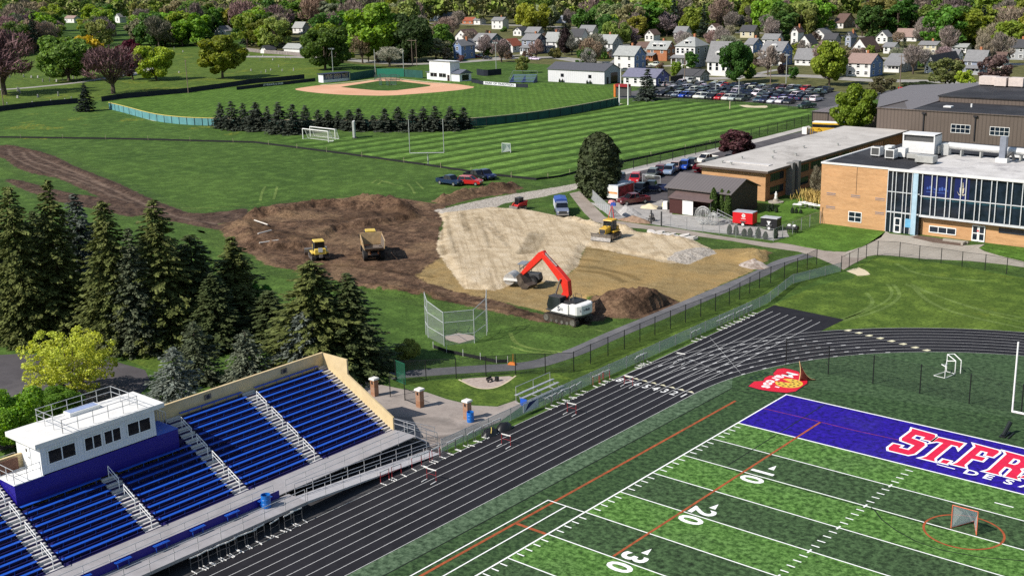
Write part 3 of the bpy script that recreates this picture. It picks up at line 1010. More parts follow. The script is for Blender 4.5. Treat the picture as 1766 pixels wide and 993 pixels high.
tr.poly([(XO, 4), (XI - .4, 4), (XI + .2, 16), (-6.7, 25), (-6.4, 35.2), (XO - .1, 36)], .016)
struct('running_track', tr, M_track)
ln = MB()
for k in range(9):
 x = XI - LANE * k
 strip(ln, [(x, -130), (x, -60), (x, 4)], .05, .021)
 strip(ln, arc(RI + LANE * k, A0, A1, 90), .05, .0215)
 if k > 0:
  strip(ln, [(x, 4), (x, 33.6 - .35 * (8 - k) * .35)], .06, .021)
 if k < 8:
  for j in range(7):
   s0 = 4.5 + j * 2.9 + (8 - k) * .4
   a = PI - s0 / (RI + LANE * k)
   for off in (.0,):
    strip(ln, arc(RI + LANE * (k + .08), a, a - .5 / RI, 2), .14, .0225)
  if k > 2:
   for yy in (20.3, 25.0):
    pass
strip(ln, [(XO, 4.45), (XI, 4.2)], .07, .0228)
strip(ln, [(-15.2, 20.4), (-6.6, 12.0)], .025, .0226)
strip(ln, [(-15.4, 13.6), (-7.8, 10.8)], .025, .0224)
struct('lane_lines', ln, mat('lane_paint', (.56, .56, .55), .8, var=.15, scale=4, dirt=(.34, .34, .34)))
cr = MB()
for k in range(8):
 x = XI - LANE * k
 cr.poly([(x - .08, 4.25), (x - LANE + .2, 4.3), (x - .55, 4.62)], .0245)
for (x, y) in KG('L', [(572, 313), (645, 330), (715, 348), (790, 366), (866, 385), (945, 405), (1026, 428), (1104, 447)]) and [(p.x, p.y) for p in KG('L', [(572, 313), (645, 330), (715, 348), (790, 366), (866, 385), (945, 405), (1026, 428), (1104, 447)])]:
 d = (Vector((x, y, 0)) - CC).normalized()
 t_ = Vector((-d.y, d.x, 0))
 o = Vector((x, y, 0))
 cr.poly([o + t_ * .45, o - d * .35, o - t_ * .5 - d * .05, o - t_ * .2 + d * .3], .0245)
struct('exchange_marks', cr, M_cream)
nb_ = MB()
for k in range(8):
 put(nb_, text_mesh(str(k + 1), 1.7, .03), (XI - LANE * (k + .52), 3.1, .0245), (1, 0, 0), (0, 1, 0), .72, .9)
struct('lane_numbers', nb_, M_line)
# ================================================================ turf
def m_turf(name, dark, light, band=False, cont=1.0):
 t = NT(name)
 n1 = t.noise(2.1, 4, .68)
 n2 = t.noise(5.5, 4, .75)
 n3 = t.noise(.12, 3, .6)
 f = t.math('ADD', t.math('MULTIPLY', n1, .78), t.math('MULTIPLY', n2, .22))
 def pal(d, l):
  return t.ramp(f, [(.36, tuple(x * .36 for x in d)), (.47, d), (.55, l), (.67, tuple(x * 1.5 for x in l))])
 c = pal(dark, light)
 if band:
  y = t.sep(t.pos())[1]
  fr = t.math('FRACT', t.math('DIVIDE', t.math('MULTIPLY', y, -1), 9.144))
  b = t.math('LESS_THAN', fr, .5)
  c = t.mix(c, pal((.050, .125, .020), (.105, .215, .048)), b)
 c = t.mix(c, t.hsv(c, .5, .8, .72), t.ramp(n3, [(.5, 0), (.7, .35)]))
 return t.pbr(c, .9, 0, .2, t.bump(n2, .4, .05))
M_apron = m_turf('apron_turf', (.025, .055, .019), (.046, .088, .032))
M_apron2 = m_turf('worn_turf', (.050, .088, .046), (.085, .132, .075))
M_dzone = m_turf('dull_turf', (.034, .068, .027), (.056, .098, .043))
M_field = m_turf('field_turf', (.030, .060, .022), (.056, .104, .040), True)
ap = MB()
ap.poly([(XI + .02, -130), (XI + .02, 4)] + [(p.x, p.y) for p in arc(RI - .02, A0, A1, 50)[1:]] + [(70, 15), (70, -130)], .006)
struct('turf_apron', ap, M_apron)
z_ = MB()
z_.poly([(XI + .05, -130), (XI + .05, 4)] + [(p.x, p.y) for p in arc(RI - .04, A0, PI - .2, 8)[1:]] + [(-5.05, 7.6), (-5.05, -130)], .010)
struct('turf_edge', z_, M_apron2)
z_ = MB()
z_.poly([(p.x, p.y) for p in arc(RI - .05, PI - .32, A1, 40)] + [(50, 14), (20, 15.8), (0, 12), (-4.2, 13.4)], .010)
struct('d_zone_turf', z_, M_dzone)
fd = MB()
fd.quad((0, -91.44, .012), (48.77, -91.44, .012), (48.77, 0, .012), (0, 0, .012))
struct('football_field', fd, M_field)
M_ez = m_turf('end_zone_turf', (.014, .004, .20), (.020, .006, .27))
ez = MB()
ez.quad((0, 0, .012), (48.77, 0, .012), (48.77, 9.144, .012), (0, 9.144, .012))
struct('end_zone', ez, M_ez)
YD5 = 4.572
M_fline = mat('field_line_paint', (.86, .86, .84), .8, var=.06, scale=3)
fl = MB()
strip(fl, [(0, -91.44), (0, -40), (0, 9.24)], .14, .018)
strip(fl, [(-.08, 9.144), (48.77, 9.144)], .18, .0185)
strip(fl, [(0, 0), (48.77, 0)], .16, .0182)
for i in range(1, 13):
 y = -YD5 * i
 strip(fl, [(.1, y), (48.77, y)], .11, .0182)
 strip(fl, [(16.26, y - .3), (16.26, y + .3)], .14, .0186)
for i in range(0, 60):
 if i % 5:
  y = -.9144 * i
  strip(fl, [(.16, y), (.80, y)], .12, .0182)
  strip(fl, [(15.95, y), (16.57, y)], .12, .0182)
strip(fl, [(23.7, -2.743), (25.1, -2.743)], .14, .0182)
strip(fl, [(-3.55, -22.9), (0, -22.9)], .11, .019)
strip(fl, [(-3.55, -22.86), (-3.55, -70)], .11, .0192)
strip(fl, [(-1.76, -22.86), (-1.76, -70)], .11, .0192)
tw = 2.0 / .73
for n in (10, 20, 30, 40):
 y = -n * .9144
 put(fl, text_mesh(str(n)[0], tw, .065), (6.95, y + .86, .019), (0, -1, 0), (1, 0, 0), .92, 1)
 put(fl, text_mesh('0', tw, .065), (6.95, y - .86, .019), (0, -1, 0), (1, 0, 0), .92, 1)
 fl.poly([(7.05, y + 1.75), (7.6, y + 1.75), (7.32, y + 2.7)], .019)
strip(fl, [(17.55, 1.62), (19.05, 1.55)], .16, .02)
struct('field_lines', fl, M_fline)
M_orange = mat('orange_paint', (.33, .075, .025), .85, var=.3, scale=2.5, dirt=(.11, .06, .025))
ol = MB()
strip(ol, [(-3.0, -70), (-3.0, -30), (-3.0, 4.8)], .24, .0165)
strip(ol, [(-3.0, -27.5), (-.1, -27.5)], .3, .0163)
strip(ol, [(5.8, -27.3), (5.8, -10), (5.8, 4.6)], .2, .0205)
cre = [Vector((23.63 + 2.74 * math.cos(a * PI / 24), -8.9 + 2.74 * math.sin(a * PI / 24), 0)) for a in range(49)]
strip(ol, cre, .16, .0207)
struct('lacrosse_lines', ol, M_orange)
ol = MB()
strip(ol, Q(K('L', 0, 840), K('L', 230, 893), K('L', 600, 985), K('P', 930, 75)), .1, .0205)
struct('faded_red_line', ol, mat('faded_red_paint', (.22, .03, .12), .85, var=.5, scale=2))
M_black = mat('black_paint', (.008, .014, .009), .9)
bl = MB()
strip(bl, [(-5.05, -130), (-5.05, -30), (-5.05, 7.55)], .11, .019)
strip(bl, [(-5.0, 7.5), (0.0, 7.4)], .09, .019)
strip(bl, [(4.1, -8.7), (4.1, -.1)], .1, .0195)
strip(bl, [(4.1, .1), (4.1, 9.0)], .1, .0195)
strip(bl, [(4.05, -9.35), (14, -9.4), (22.4, -9.3)], .12, .0162)
strip(bl, [(16.7, -9.15), (17.0, -9.3), (18.2, -10.6), (19.7, -11.6), (21.5, -12.4), (23.4, -12.6), (26, -12.0), (28.5, -10.7)], .1, .0195)
struct('black_lines', bl, M_black)
S_L = [[(0, .30), (0, .10), (.12, 0), (.86, 0), (1, .10), (1, .50), (.88, .60), (.34, .66), (.34, .80), (.66, .80), (.66, .70), (1, .70), (1, .90), (.88, 1.0), (-.06, 1.04), (.02, .92), (.02, .56), (.12, .46), (.66, .40), (.66, .20), (.34, .20), (.34, .30)]]
T_L = [[(0, 1), (1, 1), (1.02, .70), (.88, .80), (.67, .80), (.67, .12), (.80, 0), (.20, 0), (.33, .12), (.33, .80), (.12, .80), (-.02, .70)]]
F_L = [[(-.06, 1.04), (.96, 1), (1.04, .90), (1.0, .66), (.70, .66), (.66, .80), (.44, .80), (.44, .58), (.82, .58), (.82, .40), (.44, .40), (.44, .10), (.56, 0), (0, 0), (.1, .12), (.1, .92)]]
R_L = [[(-.06, 1.04), (.88, 1), (1, .88), (1, .54), (.88, .45), (1, .36), (1, .12), (1.12, 0), (.66, 0), (.66, .34), (.58, .38), (.44, .38), (.44, .1), (.54, 0), (0, 0), (.1, .12), (.1, .92)],
       [(.44, .80), (.60, .80), (.66, .74), (.66, .62), (.60, .56), (.44, .56)]]
D_L = [[(0, 0), (1, 0), (1, 1), (0, 1)]]
M_red = mat('red_field_paint', (.62, .012, .055), .85, var=.15, scale=2)
lets = [(S_L, 12.95, 2.35, 2.0, 5.75), (T_L, 15.45, 2.3, 2.0, 5.3), (D_L, 17.55, .65, 2.1, .85), (F_L, 18.45, 2.2, 2.3, 5.2), (R_L, 21.0, 2.5, 2.45, 5.0)]
ow, rd = MB(), MB()
for polys, x, w_, y, h_ in lets:
 P2 = [[(q[0] * w_, q[1] * h_) for q in pl] for pl in polys]
 put(ow, curve_mesh(P2, .15), (x, y, .0215), (1, 0, 0), (0, 1, 0))
 put(rd, curve_mesh(P2, -.05), (x, y, .0255), (1, 0, 0), (0, 1, 0))
put(ow, text_mesh('ANCIS', 6.2, .16), (30.6, 4.9, .0215), (1, 0, 0), (0, 1, 0), .78, 1)
put(rd, text_mesh('ANCIS', 6.2, .02), (30.6, 4.9, .0255), (1, 0, 0), (0, 1, 0), .78, 1)
for ch, x in zip('DESALES', (20.35, 21.7, 23.3, 24.7, 26.1, 27.5, 28.9)):
 put(ow, text_mesh(ch, 1.35, .035), (x, 1.58, .0215), (1, 0, 0), (0, 1, 0), 1.15, 1)
struct('end_zone_lettering_border', ow, M_fline)
struct('end_zone_lettering', rd, M_red)
# ================================================================ advertising banner on the turf
def z4(x, y):
 return (1270 + x * .10193, 600 + y * .10193)
bn = thing('banner', 'red pizza advertising banner lying on the turf with one corner blown upright', 'banner', (0, 0, 0))
out_ = Q(*[z4(x, y) for x, y in ((205, 648), (300, 570), (455, 560), (480, 510), (560, 470), (655, 470), (620, 440), (690, 360), (800, 345), (930, 370), (1050, 405), (1110, 500), (1200, 520), (1195, 600), (1060, 690), (1000, 735), (850, 758), (600, 735), (380, 700))])
cen = sum(out_, Vector()) / len(out_)
bb = MB()
bb.prism([tuple((cen + (p - cen) * 1.045)[:2]) for p in out_], .022, .030)
bb.build('border', mat('banner_black', (.015, .012, .012), .6), bn)
rb_ = MB()
rb_.prism([tuple(p[:2]) for p in out_], .031, .036)
rb_.build('red_panel', mat('banner_red', (.60, .010, .030), .55, var=.05), bn)
pzc = G(z4(890, 600))
pz = MB()
pz.prism([(pzc.x + 1.32 * math.cos(a), pzc.y + 1.32 * math.sin(a)) for a in [math.radians(d) for d in range(-170, 146, 9)]] + [(pzc.x + .25, pzc.y + .25)], .037, .042)
tp = pz
pz.cur = 1
for r_, n_ in ((1.0, 9), (.5, 5)):
 for i in range(n_):
  a = -2.8 + i * 5.0 / n_
  tp.prism([(pzc.x + r_ * math.cos(a) + .14 * math.cos(b * PI / 3), pzc.y + r_ * math.sin(a) + .14 * math.sin(b * PI / 3)) for b in range(6)], .043, .046)
pz.build('pizza_picture', [mat('banner_yellow', (.66, .44, .055), .55, var=.25, scale=5), mat('topping_brown', (.12, .035, .02), .6)], bn)
lt = MB()
pm, ps = G(z4(930, 450)), G(z4(515, 660))
rdir = (ps - pm).normalized()
udir = Vector((-rdir.y, rdir.x, 0))
for ch, q, sz in (('M', (893, 456), 1.5), ('a', (745, 494), 1.45), ('r', (672, 532), 1.35), ('c', (597, 572), 1.35), ('o', (548, 612), 1.4), ("'", (628, 648), 1.2), ('s', (515, 662), 1.4)):
 put(lt, text_mesh(ch, sz, .05), G(z4(*q)) + Vector((0, 0, .043)), rdir, udir, 1.2, 1.15)
lt.build('lettering', mat('banner_white', (.8, .8, .78), .6), bn)
fp = MB()
h0, h1 = G(z4(1060, 560)), G(z4(1330, 545))
nn_ = 9
rows = []
for i in range(nn_):
 s = i / (nn_ - 1)
 base = h0.lerp(h1, s)
 hh = 1.95 * (1 - s) ** 2.1 + .10
 rows.append([base + Vector((.1 * math.sin(t * 3), .35 * t * (1 - t) - .1 * t, .03 + hh * t)) for t in [j / 6 for j in range(7)]])
vs_ = [v for r in rows for v in r]
fp.sm = True
fp.add(vs_, [(i * 7 + j, (i + 1) * 7 + j, (i + 1) * 7 + j + 1, i * 7 + j + 1) for i in range(nn_ - 1) for j in range(6)])
fo = fp.build('raised_flap', mat('banner_back', (.10, .022, .016), .6, var=.6, scale=1.6), bn)
sd_ = fo.modifiers.new('thickness', 'SOLIDIFY')
sd_.thickness = .03
e2 = MB()
e2.path([rows[0][j] for j in range(7)], .045)
e2.path([rows[i][6] for i in range(nn_)], .02)
e2.build('edge_trim', mat('banner_trim', (.72, .50, .25), .6), bn)
pt = MB()
pd = (G(z4(200, 535)) - G(z4(500, 412))).normalized()
put(pt, text_mesh('PIZZA', .95, .03, 1.1), G(z4(362, 472)) + Vector((0, 0, .02)), pd, Vector((-pd.y, pd.x, 0)), 1.1, 1.0)
struct('pizza_turf_lettering', pt, mat('dark_green_paint', (.008, .028, .014), .9))
# ================================================================ posts, goals
M_white = mat('white_paint', (.80, .80, .78), .5, var=.06)
M_galv = mat('galvanised_steel', (.40, .41, .42), .45, .6, .5, .15, 3)
M_alu = mat('aluminium', (.56, .56, .57), .4, .55, .5, .12, 3)
M_blackmetal = mat('black_metal', (.012, .013, .014), .5, 0, .4)
gp = thing('goal_post', 'tall white football goal post behind the blue end zone', 'goal post', (24.38, 9.144, 0))
m_ = MB()
m_.tube((0, 2.0, 0), (0, 2.0, 2.0), .085, n=10)
m_.path([(0, 2.0, 2.0), (0, 1.8, 2.5), (0, 1.2, 2.85), (0, 0, 3.05)], .085, 10)
m_.build('gooseneck', M_white, gp)
m_ = MB()
m_.tube((-3.56, 0, 3.05), (3.56, 0, 3.05), .095, n=10)
m_.build('crossbar', M_white, gp)
for s in (-1, 1):
 m_ = MB()
 m_.tube((s * 3.56, 0, 3.0), (s * 3.56, 0, 9.15), .075, n=10)
 m_.build('upright', M_white, gp)
lg = thing('lacrosse_goal', 'lacrosse goal with orange pipes and white net standing in its painted circle', 'goal', (23.63, -8.9, 0))
m_ = MB()
M_opipe = mat('orange_pipe', (.62, .14, .07), .45)
m_.path([(-.915, 0, .02), (-.915, 0, 1.83), (.915, 0, 1.83), (.915, 0, .02)], .035, 8)
m_.path([(-.915, 0, .04), (0, 2.1, .04), (.915, 0, .04)], .03, 6)
m_.build('pipe_frame', M_opipe, lg)
m_ = MB()
M_net = sheet_mat('white_netting', .75, (.88, .88, .87), .55)
m_.add([(-.9, .02, .05), (-.9, .02, 1.82), (.9, .02, 1.82), (.9, .02, .05), (0, 2.05, .05), (-.25, .7, 1.45), (.25, .7, 1.45)],
       [(0, 1, 5, 4), (1, 2, 6, 5), (2, 3, 4, 6), (5, 6, 4)])
m_.build('net', M_net, lg)
pv = thing('training_frame', 'small white tube frame of a knocked about goal on the turf by the track', 'frame', tuple(G(K('L', 1230, 590))))
m_ = MB()
b0, b1, b2, b3 = [G(K('L', x, y)) - G(K('L', 1230, 590)) for x, y in ((1155, 618), (1230, 636), (1298, 606), (1240, 590))]
u = Vector((0, 0, 1))
m_.path([b0, b1, b2, b3, b0], .045)
m_.path([b1, b1 + u * 1.2, b3 + u * 1.1, b2 + u * 1.35, b2], .045)
m_.path([b1 + u * 1.2, b0 + u * 1.2 + Vector((.6, .3, 0)), b3 + u * .7], .045)
m_.path([b2 + u * 1.35, b3 + u * 1.8, b3], .045)
m_.path([b3 + u * 1.8, b3 + u * 1.8 + Vector((.5, .5, 0)), b2 + u * 1.35 + Vector((.4, .4, 0)), b2 + Vector((.4, .4, 0))], .045)
m_.build('tubes', M_white, pv)
bs = thing('tackling_sled', 'small black padded sled on the grass behind the blue end zone', 'sled', tuple(G((1733, 750))))
m_ = MB()
m_.box((0, 0, .08), (.5, 1.6, .08))
m_.box((.5, 0, .08), (.1, 1.6, .08))
m_.build('runner', M_blackmetal, bs)
m_ = MB()
m_.tube((0, -.5, .1), (.15, .7, 1.0), .16, .2, 8)
m_.build('pad', mat('black_vinyl', (.014, .018, .018), .45), bs)
m_ = MB()
m_.tube((0, .8, .1), (.12, .5, .85), .04)
m_.build('strut', M_galv, bs)
def fence(name, label, pts, h, step, post_r, pm_, mesh_m, rail=True, low=0.05, cat='fence', mesh_h=None, group=None, rail_r=.025):
 """wire fence: mesh panel, rail, and every post its own part"""
 pts = [Vector((p[0], p[1], 0)) for p in pts]
 o = pts[0].copy()
 f = thing(name, label, cat, tuple(o), 0, group)
 loc = [p - o for p in pts]
 if mesh_m is not None:
  m_ = MB()
  n = len(loc)
  z0, z1 = low, (mesh_h or h - .04)
  m_.add([p + Vector((0, 0, z0)) for p in loc] + [p + Vector((0, 0, z1)) for p in loc], [(i, i + 1, n + i + 1, n + i) for i in range(n - 1)])
  m_.build('mesh_panel', mesh_m, f, fix=False)
 if rail:
  m_ = MB()
  m_.path([p + Vector((0, 0, h - .03)) for p in loc], rail_r)
  m_.build('top_rail', pm_, f)
 L = [0]
 for a, b in zip(loc[:-1], loc[1:]):
  L.append(L[-1] + (b - a).length)
 n = max(1, round(L[-1] / step))
 n = min(n, 95)
 pm2 = MB().tube((0, 0, 0), (0, 0, h + .03), post_r, n=6).mesh('post', pm_)
 for k in range(n + 1):
  s = L[-1] * k / n
  i = 0
  while i < len(L) - 2 and L[i + 1] < s:
   i += 1
  t_ = (s - L[i]) / max(1e-6, L[i + 1] - L[i])
  ob = bpy.data.objects.new('post', pm2)
  COL.objects.link(ob)
  ob.location = loc[i].lerp(loc[i + 1], t_)
  ob.parent = f
 return f
M_chain = sheet_mat('chain_link', .55, (.52, .58, .60))
M_chainb = sheet_mat('black_chain_link', .30, (.012, .016, .016))
M_blacknet = sheet_mat('black_netting', .16, (.01, .012, .012))
fence('net_fence', 'row of tall black posts with thin netting across the turf behind the end zone', [(-4.1, 16.8), (0.6, 16.8), (19.0, 16.8), (38, 16.8)], 2.9, 4.62, .055, M_blackmetal, M_blacknet, True, rail_r=.01)
FX = -16.75
fence('chain_link_fence', 'waist high grey chain link fence along the outside of the track', [(FX, -21.0), (FX, 24), (-16.7, 36), (-18.6, 46), (-16.4, 55.2)], 1.25, 3.05, .045, M_galv, M_chain)
fence('path_fence', 'black chain link fence beside the curving asphalt path', Q((683, 657), K('J', 1172, 648), K('J', 1383, 637), K('J', 1582, 622), K('K', 42, 608), K('K', 230, 605), K('K', 418, 598)) + Q(K('K', 540, 540), K('K', 657, 490), K('K', 770, 440), K('K', 880, 390), K('K', 990, 340), K('K', 1190, 258), K('K', 1470, 150), K('G', 1725, 985), K('H', 225, 915), K('H', 362, 848)), 2.15, 3.1, .05, M_blackmetal, M_chainb)
fence('lawn_fence', 'black chain link fence in front of the school plaza', [(-16.4, 55.4)] + Q(K('H', 530, 900), K('H', 690, 815), K('H', 745, 788), K('H', 905, 795), K('H', 1055, 822), K('H', 1205, 842), K('H', 1358, 868), K('H', 1500, 885), K('H', 1640, 910), (1800, 490)), 2.1, 3.1, .05, M_blackmetal, sheet_mat('thin_black_mesh', .12, (.012, .016, .016)))
# ================================================================ hurdles
M_hwood = mat('hurdle_board', (.74, .73, .70), .5)
M_hred = mat('hurdle_red', (.30, .03, .035), .4)
M_hgreyshade = mat('hurdle_grey_shaded', (.10, .10, .105), .5, .2)  # grey uprights, darkened to stand in for shade below the bleacher platform
hd = thing('hurdle', 'hurdle', 'hurdle', (0, 0, 0), 0, 'hurdles around the track')
m_ = MB()
m_.box((0, .02, .97), (1.02, .03, .09))
m_.build('crossbar', M_hwood, hd)
m_ = MB()
for s in (-.48, .48):
 m_.tube((s, 0, .04), (s, 0, .96), .028)
m_.tube((-.48, 0, .55), (.48, 0, .55), .014)
m_.build('upright_frame', M_hred, hd)
for s in (-.48, .48):
 m_ = MB()
 m_.box((s, -.33, .035), (.06, .74, .05))
 m_.build('base_leg', M_hwood, hd)
HUR = [(K('M', 0, 0), 0)]
first = [True]
def hurdle(q, rz, label, grey=False, xy=None, rx=0.0):
 p = G(q) if xy is None else Vector((xy[0], xy[1], 0))
 z = .024
 if first[0]:
  first[0] = False
  KIDS[hd.name] = [c for c in bpy.data.objects if c.parent == hd]
  hd.location = (p.x, p.y, z)
  hd.rotation_euler = (0, 0, rz)
  hd['label'] = label
  return hd
 return dup(hd, (p.x, p.y, z), rz, label, 'hurdles around the track', swap={'hurdle_red': M_hgreyshade} if grey else None)
hurdle(K('N', 1695, 115), 0, 'red hurdle standing out on the track beside the brick gate pillars', xy=None) if False else None
on_track = [((744.5, 828.5), 'red and white hurdle on the black track in front of the metal ramp'),
   ((873, 768), 'red and white hurdle on the black track near the covered black heap'),
   ((986, 713), 'red and white hurdle on the black track below the small aluminium bleachers'),
   ((1084, 665), 'red and white hurdle standing on the lane numbers'),
   ((1174, 625), 'pale hurdle on the track beyond the lane numbers among the relay dashes')]
for q, lb in on_track:
 hurdle(q, .08, lb, 'pale' in lb)
edge_y = {}
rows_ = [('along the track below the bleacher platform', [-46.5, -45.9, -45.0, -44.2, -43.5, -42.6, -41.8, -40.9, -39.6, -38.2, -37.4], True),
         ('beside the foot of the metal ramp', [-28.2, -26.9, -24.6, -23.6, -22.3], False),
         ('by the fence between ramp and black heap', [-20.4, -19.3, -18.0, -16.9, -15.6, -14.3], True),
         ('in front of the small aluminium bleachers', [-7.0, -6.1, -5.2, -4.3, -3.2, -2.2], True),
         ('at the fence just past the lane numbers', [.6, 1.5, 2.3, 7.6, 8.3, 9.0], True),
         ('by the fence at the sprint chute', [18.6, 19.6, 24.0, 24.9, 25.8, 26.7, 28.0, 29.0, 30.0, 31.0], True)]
ordn = ['first', 'second', 'third', 'fourth', 'fifth', 'sixth', 'seventh', 'eighth', 'ninth', 'tenth', 'eleventh', 'twelfth', 'thirteenth', 'fourteenth', 'fifteenth', 'sixteenth', 'seventeenth', 'eighteenth', 'nineteenth', 'twentieth']
for where, ys, grey in rows_:
 for i, y in enumerate(ys):
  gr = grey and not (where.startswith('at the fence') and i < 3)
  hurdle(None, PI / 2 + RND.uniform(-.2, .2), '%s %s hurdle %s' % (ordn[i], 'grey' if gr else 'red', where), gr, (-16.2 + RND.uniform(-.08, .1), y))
# ================================================================ bleachers
M_seat = mat('blue_bench', (.012, .085, .48), .38, 0, .5, .08, 1.0)
M_deckblue = mat('navy_deck', (.012, .010, .085), .55, 0, .4, .2, 1.0)
M_deckgrey = mat('grey_deck', (.36, .345, .35), .6, .2, .4, .1, 1.2, (.28, .26, .26))
M_step = mat('pale_step', (.55, .53, .52), .6, .2, .4, .1, 2)
M_steel = mat('dark_steel', (.03, .03, .035), .6, .3)
M_bluewall = mat('blue_panel', (.012, .006, .22), .5, 0, .4, .06)
M_panel = mat('tan_wall_panel', (.62, .48, .27), .8, 0, .2, .08, 1.5, (.52, .39, .21))
XR0, TRD, RISE, Z0 = -21.6, .62, .31, 1.28
YE, YL = -22.0, -68.0
XB = XR0 - 14 * TRD
secs = [(-22.9, -30.05, 14), (-31.4, -37.65, 14), (-38.95, -45.5, 9), (-46.95, -53.25, 9), (-54.7, -60.95, 14), (-62.4, -67.9, 14)]
bl_ = thing('bleachers', 'large stand of blue bench bleachers facing the track', 'bleachers', (0, 0, 0))
dk = MB()
for i in range(14):
 x0, x1 = XR0 - TRD * i, XR0 - TRD * (i + 1)
 z = Z0 + RISE * i
 segs = [(YE - .1, YL)] if i < 9 else [(YE - .1, -39.45), (-53.35, YL)]
 for a, b in segs:
  dk.span((x0, a, z - .06), (x1 + .02, b, z))
  dk.span((x0 - .01, a, z - RISE + .02), (x0 - .035, b, z - .065))
dk.build('deck', M_deckblue, bl_)
for (a, b, n) in secs:
 for i in range(n):
  x = XR0 - TRD * i - .40
  z = Z0 + RISE * i + .40
  m_ = MB()
  m_.span((x - .14, a, z - .045), (x + .14, b, z))
  nleg = 5
  for k in range(nleg):
   y = a + (b - a) * (k + .3) / nleg
   m_.span((x - .03, y - .02, z - .40), (x + .03, y + .02, z - .046))
  m_.build('seat', M_seat, bl_, bevel=.012)
for ya in (-22.45, -30.73, -38.3, -46.23, -53.98, -61.68):
 m_ = MB()
 w_ = .42 if ya > -23 else .66
 nrow = 9 if ya in (-46.23,) else 14
 for i in range(nrow):
  for hlf in (0, 1):
   if ya in (-38.3, -53.98) and i >= 14:
    continue
   x0 = XR0 - TRD * i - .31 * hlf
   z = Z0 + RISE * i + .155 * hlf
   m_.span((x0 - .04, ya - w_, z + .004), (x0 - .25, ya + w_, z + .035))
   if hlf:
    m_.span((x0 - .04, ya - w_, z - .15), (x0 - .06, ya + w_, z + .003))
 m_.build('aisle_steps', M_step, bl_)
for ya in (-30.73, -38.3, -46.23, -53.98, -61.68):
 for k in range(4):
  i0 = .4 + k * 3.1
  if ya == -46.23 and k == 3:
   continue
  x0, z0 = XR0 - TRD * i0, Z0 + RISE * i0
  x1, z1 = XR0 - TRD * (i0 + 2.1), Z0 + RISE * (i0 + 2.1)
  m_ = MB()
  m_.path([(x0, ya, z0 - .1), (x0, ya, z0 + .88), (x1, ya, z1 + .88), (x1, ya, z1 - .1)], .03)
  m_.tube((x0, ya, z0 + .55), (x1, ya, z1 + .55), .022)
  m_.build('handrail', M_white if k else M_white, bl_)
m_ = MB()
m_.span((XB - .02, YE, 0), (XB - .17, YL, 6.6))
m_.span((XB + .0, YE, 6.58), (XB - .22, YL, 6.68))
m_.build('back_wall', M_panel, bl_)
for yy in (-26.6, -34.7, -57.0):
 m_ = MB()
 m_.box((XB + .04, yy, 6.2), (.1, .62, .42))
 m_.cur = 1
 m_.lathe([(.0, .09), (.17, .10)], (XB, yy, 6.2), 10, 'X')
 m_.build('speaker_box', [mat('speaker_tan', (.16, .13, .10), .6), M_steel], bl_)
m_ = MB()
prof = [(XB - .17, 0), (XB - .17, 6.62), (-27.1, 6.62), (-27.1, 5.25), (-26.9, 5.1), (-21.5, 2.42), (-21.5, 0)]
m_.extr(prof, (0, YE - .05, 0), (1, 0, 0), (0, 0, 1), (0, 1, 0), .17)
m_.build('end_wall', M_panel, bl_)
WX, PXO, PZ = -18.95, -16.6, 1.1
m_ = MB()
m_.span((XR0 - .02, YE + .1, 1.18), (WX, YL, 1.26))
m_.build('walkway', M_deckgrey, bl_)
m_ = MB()
m_.span((WX + .09, -36.9, 1.11), (WX + .13, YL, 1.72))
m_.build('fascia', M_bluewall, bl_)
for k in range(10):
 y = -37.8 - k * 3.05
 m_ = MB()
 m_.span((WX + .16, y, 1.60), (WX + .46, y - 1.25, 1.65))
 for yy in (y - .2, y - 1.05):
  m_.span((WX + .3, yy, PZ), (WX + .36, yy - .05, 1.595))
 m_.build('front_bench', M_seat, bl_)
m_ = MB()
m_.span((WX + .06, -36.0, PZ - .1), (PXO, YL, PZ))
m_.span((PXO, -36.0, PZ - .25), (PXO - .05, YL, PZ - .102))
m_.build('platform', M_deckgrey, bl_)
m_ = MB()
rp = [(-36.0, PZ), (-21.4, .04)]
m_.add([(PXO - 1.45, -36, PZ), (PXO, -36, PZ), (PXO, -21.4, .05), (PXO - 1.45, -21.4, .05),
  (PXO - 1.45, -36, PZ - .12), (PXO, -36, PZ - .2), (PXO, -21.4, .02), (PXO - 1.45, -21.4, .02)],
       [(0, 1, 2, 3), (1, 5, 6, 2), (0, 3, 7, 4), (4, 7, 6, 5), (0, 4, 5, 1), (3, 2, 6, 7)])
m_.build('ramp', mat('ramp_deck', (.46, .45, .46), .55, .2, .4, .08, 2), bl_)
def railing(pts, posts, nm='railing', mat_=None, h=1.05, rails=(1.05, .6), r=.026, foot=-.15, par=None):
 m_ = MB()
 P_ = [Vector(p) for p in pts]
 for hh in rails:
  m_.path([p + Vector((0, 0, hh)) for p in P_], r)
 tot = sum((b - a).length for a, b in zip(P_[:-1], P_[1:]))
 n = max(1, round(tot / posts))
 for k in range(n + 1):
  s = tot * k / n
  for a, b in zip(P_[:-1], P_[1:]):
   l = (b - a).length
   if s <= l + 1e-6:
    q = a.lerp(b, s / l)
    break
   s -= l
  m_.tube(q + Vector((0, 0, foot)), q + Vector((0, 0, h)), r * 1.15)
 return m_.build(nm, mat_ or M_alu, par or bl_)
railing([(WX + .06, -22.0, 1.26), (WX + .06, -36.2, 1.26)], 2.0)
railing([(WX + .06, -37.4, 1.26), (WX + .06, -67.5, 1.26)], 2.0)
railing([(PXO, -36.2, PZ), (PXO, -67.5, PZ)], 1.95)
railing([(PXO, -36.0, PZ), (PXO, -21.5, .05)], 1.9)
railing([(PXO - 1.45, -36.0, PZ), (PXO - 1.45, -21.5, .05)], 1.9)
railing([(XR0 + .1, -21.95, 1.26), (WX, -21.95, 1.26)], 1.2)
